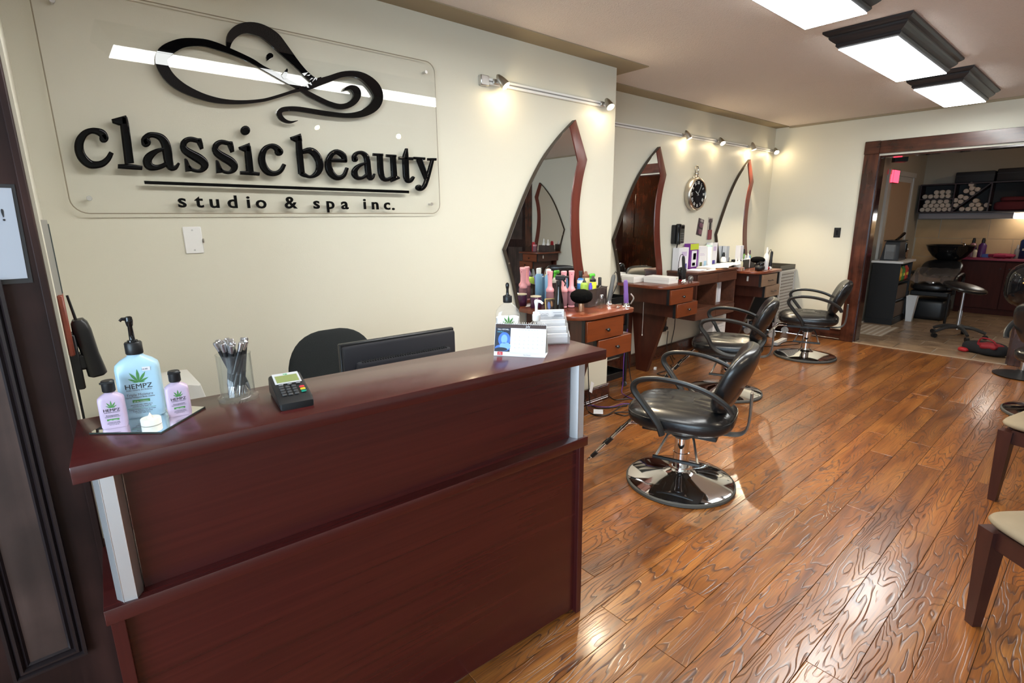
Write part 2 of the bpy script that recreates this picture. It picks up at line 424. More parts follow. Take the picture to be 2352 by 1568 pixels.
LETTERS=[('c',[('r',[[.2201,1.8174,.2096,1.8132],[.2224,1.8224,.2066,1.8162],[.2246,1.8284,.2038,1.8183],[.225,1.8351,.2015,1.8196],[.2234,1.841,.1999,1.8219],[.2201,1.8465,.1988,1.8244],[.2151,1.8513,.1977,1.8264],[.2089,1.8542,.1956,1.8286],[.2023,1.8556,.1921,1.8311],[.1958,1.8562,.188,1.8329],[.1895,1.8564,.1837,1.8341],[.1825,1.8559,.1795,1.8346],[.1749,1.8542,.1751,1.8337],[.1669,1.8515,.1699,1.831],[.1583,1.8475,.1646,1.8271],[.1494,1.8415,.1603,1.8227],[.1411,1.8335,.1564,1.817],[.1335,1.8243,.1524,1.8099],[.127,1.8145,.1492,1.8032],[.122,1.8043,.147,1.7973],[.1184,1.7938,.1454,1.7915],[.1161,1.7832,.1444,1.7855],[.1149,1.7724,.1438,1.7789],[.1149,1.7615,.1438,1.772],[.1161,1.7512,.1444,1.7656],[.1185,1.7415,.1458,1.7597],[.122,1.7326,.1478,1.7541],[.1266,1.7246,.1504,1.7489],[.1325,1.7175,.1538,1.7438],[.1395,1.7114,.1577,1.7392],[.1478,1.7068,.1614,1.7361],[.1569,1.7051,.1651,1.7344],[.1658,1.7057,.17,1.7337],[.1738,1.7072,.1758,1.7339],[.1817,1.7091,.1814,1.7348],[.19,1.7121,.1865,1.7366],[.1983,1.7167,.1913,1.7389],[.2062,1.7232,.1961,1.7422],[.2133,1.7307,.2014,1.7468],[.2197,1.739,.2064,1.7519],[.2252,1.748,.2109,1.7577],[.2295,1.757,.2156,1.765],[.2336,1.7654,.2206,1.7728]]),('p',[[.2263,1.8223],[.2237,1.8146],[.2186,1.8082],[.2121,1.8043],[.2055,1.8038],[.2001,1.8066],[.197,1.8124],[.1967,1.8198],[.1993,1.8275],[.2043,1.8339],[.2107,1.8378],[.2173,1.8384],[.2227,1.8356],[.2259,1.8298]])]),('l',[('r',[[.2735,1.9007,.2973,1.9064],[.2722,1.8925,.298,1.8986],[.2708,1.8843,.2987,1.8909],[.2696,1.8713,.2989,1.8783],[.2685,1.8503,.2986,1.8574],[.2675,1.8245,.2978,1.8314],[.2665,1.7988,.297,1.8055],[.2654,1.775,.2962,1.7815],[.2643,1.7513,.2955,1.7576],[.2631,1.7275,.2947,1.7337]]),('p',[[.2455,1.8932],[.2942,1.9127],[.2972,1.9028],[.2951,1.8759],[.2653,1.8729],[.2469,1.8792]]),('r',[[.2379,1.7104,.2408,1.7269],[.2522,1.7099,.2553,1.7279],[.2666,1.7094,.2701,1.729],[.2802,1.7089,.2843,1.7293],[.2928,1.7086,.2973,1.7283],[.3049,1.7084,.3093,1.7267],[.3172,1.7081,.3212,1.725]])]),('a',[('r',[[.3579,1.8166,.3343,1.802],[.3562,1.8222,.3324,1.8075],[.3549,1.8254,.33,1.8153],[.3543,1.8237,.3314,1.8283],[.355,1.8255,.3385,1.8395],[.3585,1.8307,.3472,1.8478],[.3622,1.8345,.3567,1.8542],[.366,1.8363,.3664,1.8574],[.3715,1.8371,.3755,1.8583],[.3774,1.8365,.3838,1.858],[.383,1.8346,.3923,1.8573],[.3879,1.8314,.4013,1.8554],[.3913,1.8276,.4099,1.8513],[.3937,1.8229,.4172,1.8449],[.3956,1.817,.4231,1.8368],[.3969,1.8106,.4276,1.8271],[.3976,1.8036,.4303,1.8161],[.3978,1.7949,.4315,1.8047],[.398,1.7845,.432,1.7928],[.398,1.7722,.4317,1.7791],[.3978,1.7581,.4309,1.7652],[.3985,1.7447,.4305,1.7539],[.4005,1.7334,.4306,1.7453],[.4037,1.7233,.4308,1.7389],[.4097,1.7144,.4304,1.7364],[.4194,1.71,.4298,1.735],[.4295,1.711,.431,1.7332],[.4389,1.7159,.4327,1.732],[.4456,1.7239,.4358,1.7334],[.45,1.7324,.441,1.7388],[.4538,1.74,.4468,1.745]]),('p',[[.3633,1.8181],[.3604,1.8098],[.3549,1.8028],[.3476,1.7986],[.3402,1.7981],[.3341,1.8012],[.3304,1.8074],[.33,1.8154],[.3328,1.8237],[.3383,1.8306],[.3454,1.8348],[.3528,1.8355],[.359,1.8324],[.3628,1.8262]]),('r',[[.4035,1.8017,.4048,1.7893],[.3945,1.7995,.396,1.7851],[.3852,1.7971,.3876,1.7812],[.3751,1.7935,.3802,1.7764],[.3643,1.7884,.3727,1.7694],[.3534,1.7823,.3655,1.7614],[.3437,1.7752,.3604,1.7545],[.3356,1.7668,.3575,1.7495],[.329,1.7567,.3561,1.7461],[.3248,1.7447,.3559,1.7449],[.3244,1.7325,.3558,1.7433],[.3273,1.7217,.3559,1.7404],[.3335,1.7128,.3557,1.7386],[.3426,1.7084,.3563,1.7364],[.352,1.7078,.3599,1.7335],[.3609,1.7086,.3648,1.7316],[.3696,1.7104,.3702,1.7314],[.3782,1.7131,.3766,1.7327],[.3865,1.7165,.3832,1.7348],[.3945,1.7206,.3894,1.7378],[.4019,1.725,.396,1.7419],[.409,1.7293,.403,1.7463]])]),('s',[('r',[[.5399,1.8468,.533,1.8281],[.5296,1.8493,.5225,1.83],[.5187,1.8518,.5126,1.8318],[.5074,1.8526,.505,1.8318],[.4962,1.8503,.4992,1.8295],[.486,1.8458,.494,1.8259],[.4771,1.8393,.4907,1.8227],[.47,1.8305,.4891,1.8203],[.4657,1.8209,.4878,1.8172],[.4635,1.8117,.4874,1.8141],[.463,1.8026,.4879,1.8121],[.4648,1.7936,.4891,1.8104],[.4692,1.7852,.4913,1.8084],[.4761,1.7779,.4962,1.8052],[.4841,1.7715,.5037,1.8012],[.4921,1.7656,.512,1.7969],[.5006,1.76,.5205,1.7926],[.509,1.7548,.5298,1.7881],[.5159,1.7502,.5386,1.7828],[.5219,1.746,.5462,1.7766],[.5269,1.7424,.5528,1.7697],[.5296,1.7399,.5582,1.7612],[.5306,1.7387,.5612,1.7511],[.5312,1.7379,.5611,1.7403],[.532,1.7374,.5574,1.7296],[.532,1.7347,.5506,1.7207],[.5302,1.73,.5424,1.7142],[.5276,1.7261,.534,1.7096],[.5244,1.7236,.5258,1.7073],[.5197,1.7219,.5182,1.7069],[.5143,1.7214,.5111,1.7075],[.5086,1.7223,.5038,1.7087],[.5029,1.7244,.4963,1.7106],[.4984,1.7268,.4897,1.7137],[.4953,1.7293,.4849,1.7184],[.4923,1.7328,.4819,1.7234],[.489,1.7368,.4792,1.728]]),('p',[[.53,1.8473],[.5399,1.8492],[.5467,1.8487],[.55,1.8291],[.5503,1.8081],[.5377,1.8019],[.5276,1.8294]]),('p',[[.4728,1.762],[.4777,1.7634],[.4829,1.7595],[.4888,1.7389],[.4989,1.7131],[.4695,1.7085]])]),('s',[('r',[[.658,1.8451,.6519,1.8278],[.6476,1.8475,.6412,1.8292],[.6367,1.8499,.6311,1.8306],[.6254,1.8506,.6237,1.8302],[.6143,1.8481,.6187,1.8279],[.6047,1.8433,.6144,1.8245],[.5966,1.8372,.6111,1.8211],[.5899,1.8293,.6088,1.818],[.585,1.8201,.6072,1.8148],[.5823,1.8103,.6068,1.8125],[.5822,1.8006,.6075,1.811],[.5845,1.7916,.6091,1.809],[.5891,1.7833,.612,1.8062],[.596,1.7757,.6174,1.8025],[.6042,1.7688,.6252,1.798],[.6126,1.7624,.6334,1.7934],[.6214,1.7568,.6417,1.7892],[.6298,1.752,.6511,1.7845],[.6362,1.7478,.6601,1.7785],[.6415,1.7438,.6676,1.7712],[.6458,1.7401,.6737,1.7628],[.6479,1.7383,.6778,1.7525],[.6488,1.7379,.678,1.7405],[.6493,1.7365,.6742,1.7296],[.6494,1.7342,.6678,1.7207],[.6477,1.7302,.6593,1.7143],[.6439,1.725,.65,1.71],[.6393,1.7214,.6409,1.7075],[.634,1.72,.6323,1.7068],[.628,1.7205,.624,1.7074],[.6226,1.7219,.6163,1.7095],[.6182,1.7244,.6099,1.7136],[.6136,1.7285,.6049,1.7186],[.6087,1.7328,.6002,1.7232]]),('p',[[.6475,1.8434],[.6583,1.8468],[.6676,1.8461],[.6704,1.8257],[.6698,1.8039],[.6554,1.7975],[.6456,1.8281]]),('p',[[.5915,1.763],[.5957,1.7643],[.6013,1.7604],[.6097,1.737],[.6169,1.7123],[.5866,1.7076]])]),('i',[('p',[[.7467,1.8994],[.7437,1.8904],[.7373,1.8828],[.7288,1.8781],[.7199,1.8774],[.7124,1.8806],[.7077,1.8871],[.7068,1.8956],[.7098,1.9046],[.7161,1.9121],[.7245,1.9168],[.7334,1.9177],[.741,1.9146],[.7457,1.908]]),('p',[[.6903,1.8251],[.738,1.8468],[.7406,1.8222],[.7363,1.8042],[.7106,1.8068],[.6922,1.8143]]),('r',[[.7137,1.8276,.7412,1.8326],[.7129,1.81,.7415,1.8151],[.7122,1.7924,.7418,1.7975],[.7114,1.7743,.7419,1.7793],[.7107,1.7554,.7418,1.7602],[.71,1.7358,.7416,1.7405],[.7093,1.7162,.7415,1.7208]]),('r',[[.6826,1.7071,.6846,1.7223],[.6959,1.707,.698,1.7234],[.7092,1.7068,.7117,1.7244],[.7222,1.7066,.7255,1.7248],[.7353,1.7062,.7391,1.7239],[.7486,1.7057,.7524,1.7223],[.7621,1.7052,.7657,1.7208]])]),('c',[('r',[[.8727,1.8135,.8588,1.8082],[.8748,1.8191,.8547,1.8115],[.8764,1.8262,.8511,1.8135],[.8746,1.8342,.8483,1.8144],[.869,1.8407,.8452,1.818],[.8613,1.8459,.8419,1.8228],[.8525,1.8497,.8385,1.8263],[.8433,1.8515,.835,1.8283],[.8338,1.8513,.8308,1.8295],[.8238,1.8492,.8262,1.829],[.8134,1.8453,.8202,1.8262],[.8027,1.8398,.8138,1.8216],[.7924,1.832,.8091,1.8168],[.784,1.822,.8059,1.8112],[.7776,1.8115,.8029,1.8037],[.7728,1.8013,.8005,1.7959],[.7692,1.7914,.7988,1.7891],[.7669,1.7811,.798,1.7828],[.7661,1.7704,.7979,1.7765],[.7669,1.7594,.7987,1.7693],[.7691,1.7486,.8003,1.7616],[.7725,1.7385,.8025,1.7546],[.7772,1.7294,.8053,1.7485],[.7832,1.7213,.8085,1.7431],[.7905,1.7146,.8119,1.7387],[.799,1.7099,.8153,1.7353],[.8082,1.7072,.8194,1.7324],[.8177,1.7062,.8241,1.7305],[.8275,1.7065,.8297,1.7299],[.8375,1.7082,.8359,1.7304],[.8473,1.7115,.8416,1.7319],[.8564,1.7166,.847,1.7343],[.8646,1.7231,.8524,1.7379],[.8721,1.731,.8576,1.7424],[.8784,1.7402,.8625,1.7485],[.8833,1.7498,.8677,1.7566],[.8879,1.7588,.8732,1.7652]]),('p',[[.8816,1.8184],[.8788,1.81],[.8727,1.803],[.8645,1.7988],[.8559,1.7982],[.8487,1.8014],[.8441,1.8076],[.8431,1.8157],[.8459,1.824],[.8519,1.8309],[.8599,1.8352],[.8685,1.8358],[.8759,1.8327],[.8805,1.8265]])]),('b',[('p',[[.9206,1.8864],[.9707,1.9072],[.974,1.8865],[.9744,1.8715],[.9431,1.866],[.924,1.8748]]),('r',[[.9462,1.8923,.974,1.8962],[.9446,1.8681,.9733,1.8719],[.9431,1.8436,.9727,1.8476],[.942,1.8167,.9722,1.8212],[.9418,1.7862,.9723,1.7909],[.942,1.7535,.9725,1.7581],[.9423,1.7206,.9728,1.7251]]),('r',[[.9735,1.8143,.9702,1.8347],[.9855,1.8166,.9817,1.8395],[.9963,1.8186,.9945,1.8448],[1.0032,1.8184,1.0092,1.8477],[1.0077,1.8164,1.0233,1.8461],[1.0121,1.813,1.0352,1.8411],[1.0167,1.8084,1.0453,1.8335],[1.0217,1.8016,1.0538,1.8232],[1.0266,1.7928,1.0607,1.8108],[1.0301,1.7842,1.0656,1.798],[1.0317,1.7762,1.0682,1.785],[1.032,1.768,1.0686,1.772],[1.0314,1.7605,1.067,1.7594],[1.0301,1.754,1.0632,1.7474],[1.028,1.7479,1.0574,1.7363],[1.0254,1.7423,1.0495,1.7263],[1.0215,1.7364,1.0396,1.7179],[1.0161,1.7301,1.0287,1.7116],[1.0103,1.7249,1.0182,1.7071],[1.0048,1.7211,1.0083,1.7046],[.9989,1.7186,.9987,1.7037],[.9928,1.718,.9891,1.704],[.986,1.7207,.9787,1.7055],[.9788,1.7257,.9684,1.7078],[.9721,1.7301,.9601,1.7102],[.967,1.7323,.9545,1.713],[.9627,1.7338,.9505,1.7161],[.9582,1.7354,.9469,1.719]])]),('e',[('r',[[1.1004,1.7845,1.1027,1.8029],[1.1442,1.7861,1.1465,1.8042],[1.189,1.7876,1.1912,1.8055]]),('r',[[1.1933,1.7958,1.1722,1.79],[1.1931,1.8062,1.1687,1.7995],[1.1926,1.8181,1.1657,1.8074],[1.187,1.8307,1.1623,1.8118],[1.1753,1.84,1.1561,1.8168],[1.161,1.8462,1.1473,1.8219],[1.1457,1.849,1.1403,1.8241],[1.1303,1.8465,1.1354,1.8233],[1.1168,1.8401,1.1292,1.8201],[1.1053,1.8315,1.1237,1.8156],[1.0955,1.8206,1.1194,1.8091],[1.0877,1.8086,1.1155,1.8002],[1.082,1.797,1.1125,1.7912],[1.0781,1.7857,1.1105,1.7835],[1.076,1.7739,1.1096,1.7764],[1.0759,1.7618,1.1099,1.7691],[1.0776,1.7491,1.1119,1.7605],[1.0811,1.7362,1.1152,1.7516],[1.087,1.7244,1.1189,1.7441],[1.0958,1.7146,1.1229,1.7375],[1.1063,1.7071,1.128,1.7312],[1.1175,1.7018,1.1328,1.727],[1.1294,1.6992,1.1369,1.7252],[1.1411,1.6996,1.1417,1.7248],[1.1517,1.7021,1.1472,1.7254],[1.1617,1.7064,1.1527,1.7267],[1.1716,1.713,1.1579,1.7289],[1.1804,1.7225,1.1631,1.7329],[1.1871,1.7346,1.169,1.741],[1.1925,1.7477,1.1753,1.7526],[1.1975,1.7604,1.1818,1.7648]])]),('a',[('p',[[1.252,1.8078],[1.25,1.8017],[1.2454,1.7967],[1.239,1.7936],[1.2322,1.7932],[1.2263,1.7955],[1.2225,1.8],[1.2215,1.8059],[1.2235,1.8119],[1.2281,1.8169],[1.2344,1.82],[1.2412,1.8204],[1.2471,1.8182],[1.251,1.8137]]),('r',[[1.243,1.8006,1.2212,1.7975],[1.2433,1.8086,1.2207,1.8053],[1.2435,1.8155,1.2202,1.8141],[1.2444,1.8196,1.2223,1.8241],[1.246,1.8229,1.2282,1.8331],[1.2488,1.8267,1.2362,1.8401],[1.2526,1.8297,1.2454,1.8453],[1.2584,1.8317,1.2557,1.8489],[1.2655,1.8328,1.2669,1.8509],[1.2714,1.8322,1.2783,1.851],[1.2763,1.8297,1.2892,1.8485],[1.281,1.8255,1.2992,1.844],[1.2843,1.8211,1.3077,1.8375],[1.2859,1.8168,1.3137,1.8292],[1.2869,1.8111,1.3172,1.8201],[1.2877,1.8034,1.3194,1.81],[1.288,1.7933,1.3206,1.7979],[1.2877,1.7809,1.3207,1.7849],[1.2878,1.768,1.321,1.7725],[1.2884,1.7549,1.3216,1.7599],[1.2893,1.7416,1.3223,1.7475],[1.2913,1.7298,1.3231,1.7376],[1.2947,1.7203,1.3238,1.7304],[1.2996,1.7123,1.3242,1.7258],[1.3088,1.7056,1.3215,1.7256],[1.3224,1.7067,1.3167,1.7247],[1.3301,1.7127,1.319,1.7248],[1.3352,1.719,1.3228,1.7267],[1.3386,1.7257,1.3261,1.7301],[1.3408,1.7325,1.3294,1.7355],[1.3429,1.7388,1.333,1.7414]]),('r',[[1.2952,1.7982,1.2985,1.7892],[1.2799,1.794,1.2843,1.7819],[1.2643,1.7895,1.2707,1.7748],[1.2496,1.7839,1.2601,1.7678],[1.2369,1.7765,1.2528,1.7607],[1.2262,1.768,1.2475,1.7535],[1.2178,1.7587,1.2447,1.7479],[1.2125,1.7481,1.2441,1.7448],[1.211,1.7373,1.2443,1.7424],[1.213,1.7278,1.2447,1.7392],[1.2181,1.7192,1.2455,1.7345],[1.2261,1.7116,1.2471,1.7292],[1.2364,1.7061,1.2488,1.7258],[1.2482,1.7046,1.2524,1.7241],[1.2597,1.7061,1.2589,1.7237],[1.271,1.7093,1.266,1.7247],[1.2817,1.7145,1.2733,1.7281],[1.2915,1.7207,1.2818,1.7337],[1.3008,1.7266,1.2909,1.7398]])]),('u',[('r',[[1.3368,1.83,1.3387,1.844],[1.3644,1.8306,1.3663,1.8447],[1.3924,1.8313,1.3942,1.8455]]),('r',[[1.3614,1.8379,1.3931,1.8415],[1.361,1.8241,1.3931,1.8277],[1.3607,1.8103,1.3931,1.8139],[1.3605,1.796,1.3932,1.7994],[1.36,1.7802,1.393,1.7833],[1.3597,1.7632,1.3928,1.7673],[1.3609,1.7472,1.3935,1.7536],[1.3643,1.7332,1.395,1.742],[1.3696,1.7206,1.397,1.7325],[1.3778,1.71,1.3991,1.7271],[1.3902,1.7037,1.4013,1.7251],[1.4032,1.7028,1.4059,1.724],[1.4154,1.7046,1.4121,1.724],[1.4271,1.709,1.4191,1.7259],[1.4375,1.7148,1.4281,1.7302],[1.447,1.7203,1.4381,1.7349]]),('r',[[1.4128,1.8292,1.4148,1.8435],[1.4412,1.8297,1.4431,1.8441],[1.47,1.8302,1.4719,1.8447]]),('r',[[1.4382,1.8361,1.4703,1.84],[1.4382,1.7806,1.4714,1.7843],[1.4382,1.7247,1.4726,1.7281]]),('p',[[1.4266,1.7286],[1.4714,1.7375],[1.4871,1.7294],[1.4887,1.7225],[1.4615,1.711],[1.4347,1.7013]])]),('t',[('r',[[1.5328,1.8818,1.545,1.8816],[1.5273,1.8704,1.5462,1.8701],[1.5218,1.8591,1.5473,1.8586],[1.5173,1.8486,1.5481,1.8482],[1.5143,1.8408,1.5483,1.8404],[1.5122,1.8332,1.5483,1.8344],[1.5109,1.8225,1.5482,1.8253],[1.5103,1.8063,1.5479,1.8098],[1.5105,1.7872,1.5476,1.7909],[1.5107,1.7699,1.5474,1.7733],[1.5106,1.7555,1.5471,1.7586],[1.5105,1.742,1.5469,1.746],[1.5118,1.7299,1.5472,1.7361],[1.5151,1.7194,1.5474,1.7282],[1.5202,1.7103,1.5475,1.7229],[1.5291,1.7025,1.5463,1.7217],[1.5424,1.6998,1.5442,1.7219],[1.5541,1.7025,1.5462,1.7223],[1.5638,1.7077,1.5499,1.7235],[1.5713,1.7153,1.5546,1.7265],[1.5768,1.7235,1.5611,1.7323],[1.5817,1.7311,1.5682,1.7386]]),('r',[[1.4879,1.8212,1.4898,1.8368],[1.5309,1.8221,1.5328,1.8378],[1.5748,1.823,1.5766,1.8389]])]),('y',[('r',[[1.5801,1.8278,1.5819,1.8419],[1.6151,1.8282,1.617,1.8424],[1.6508,1.8286,1.6526,1.8429]]),('r',[[1.5986,1.8262,1.6355,1.8396],[1.606,1.8091,1.642,1.822],[1.6135,1.7921,1.6485,1.8043],[1.6211,1.7751,1.6545,1.7862],[1.6289,1.7581,1.6595,1.7679],[1.6369,1.7411,1.6639,1.7495],[1.6449,1.7238,1.6683,1.731]]),('r',[[1.6708,1.8266,1.6717,1.8409],[1.698,1.828,1.6989,1.8425],[1.7255,1.8295,1.7264,1.844]]),('r',[[1.6934,1.8343,1.7126,1.8313],[1.6854,1.8152,1.706,1.8119],[1.6774,1.7962,1.6995,1.7924],[1.6697,1.7777,1.693,1.7736],[1.6623,1.7597,1.6865,1.7552],[1.6552,1.7424,1.6799,1.7374],[1.6484,1.7268,1.6733,1.7211],[1.642,1.7131,1.6667,1.7065],[1.636,1.7013,1.6599,1.6932],[1.6303,1.6923,1.652,1.6815],[1.6247,1.6861,1.6425,1.672],[1.619,1.6816,1.6324,1.6653],[1.6147,1.6791,1.622,1.6606],[1.6134,1.6789,1.611,1.6591],[1.6103,1.6798,1.603,1.6604],[1.6048,1.6809,1.5974,1.6615]]),('p',[[1.6232,1.6791],[1.6209,1.672],[1.6151,1.6661],[1.6071,1.6627],[1.5984,1.6625],[1.5908,1.6655],[1.5858,1.671],[1.5843,1.678],[1.5866,1.685],[1.5923,1.6909],[1.6003,1.6942],[1.6089,1.6945],[1.6166,1.6916],[1.6217,1.6861]])])]
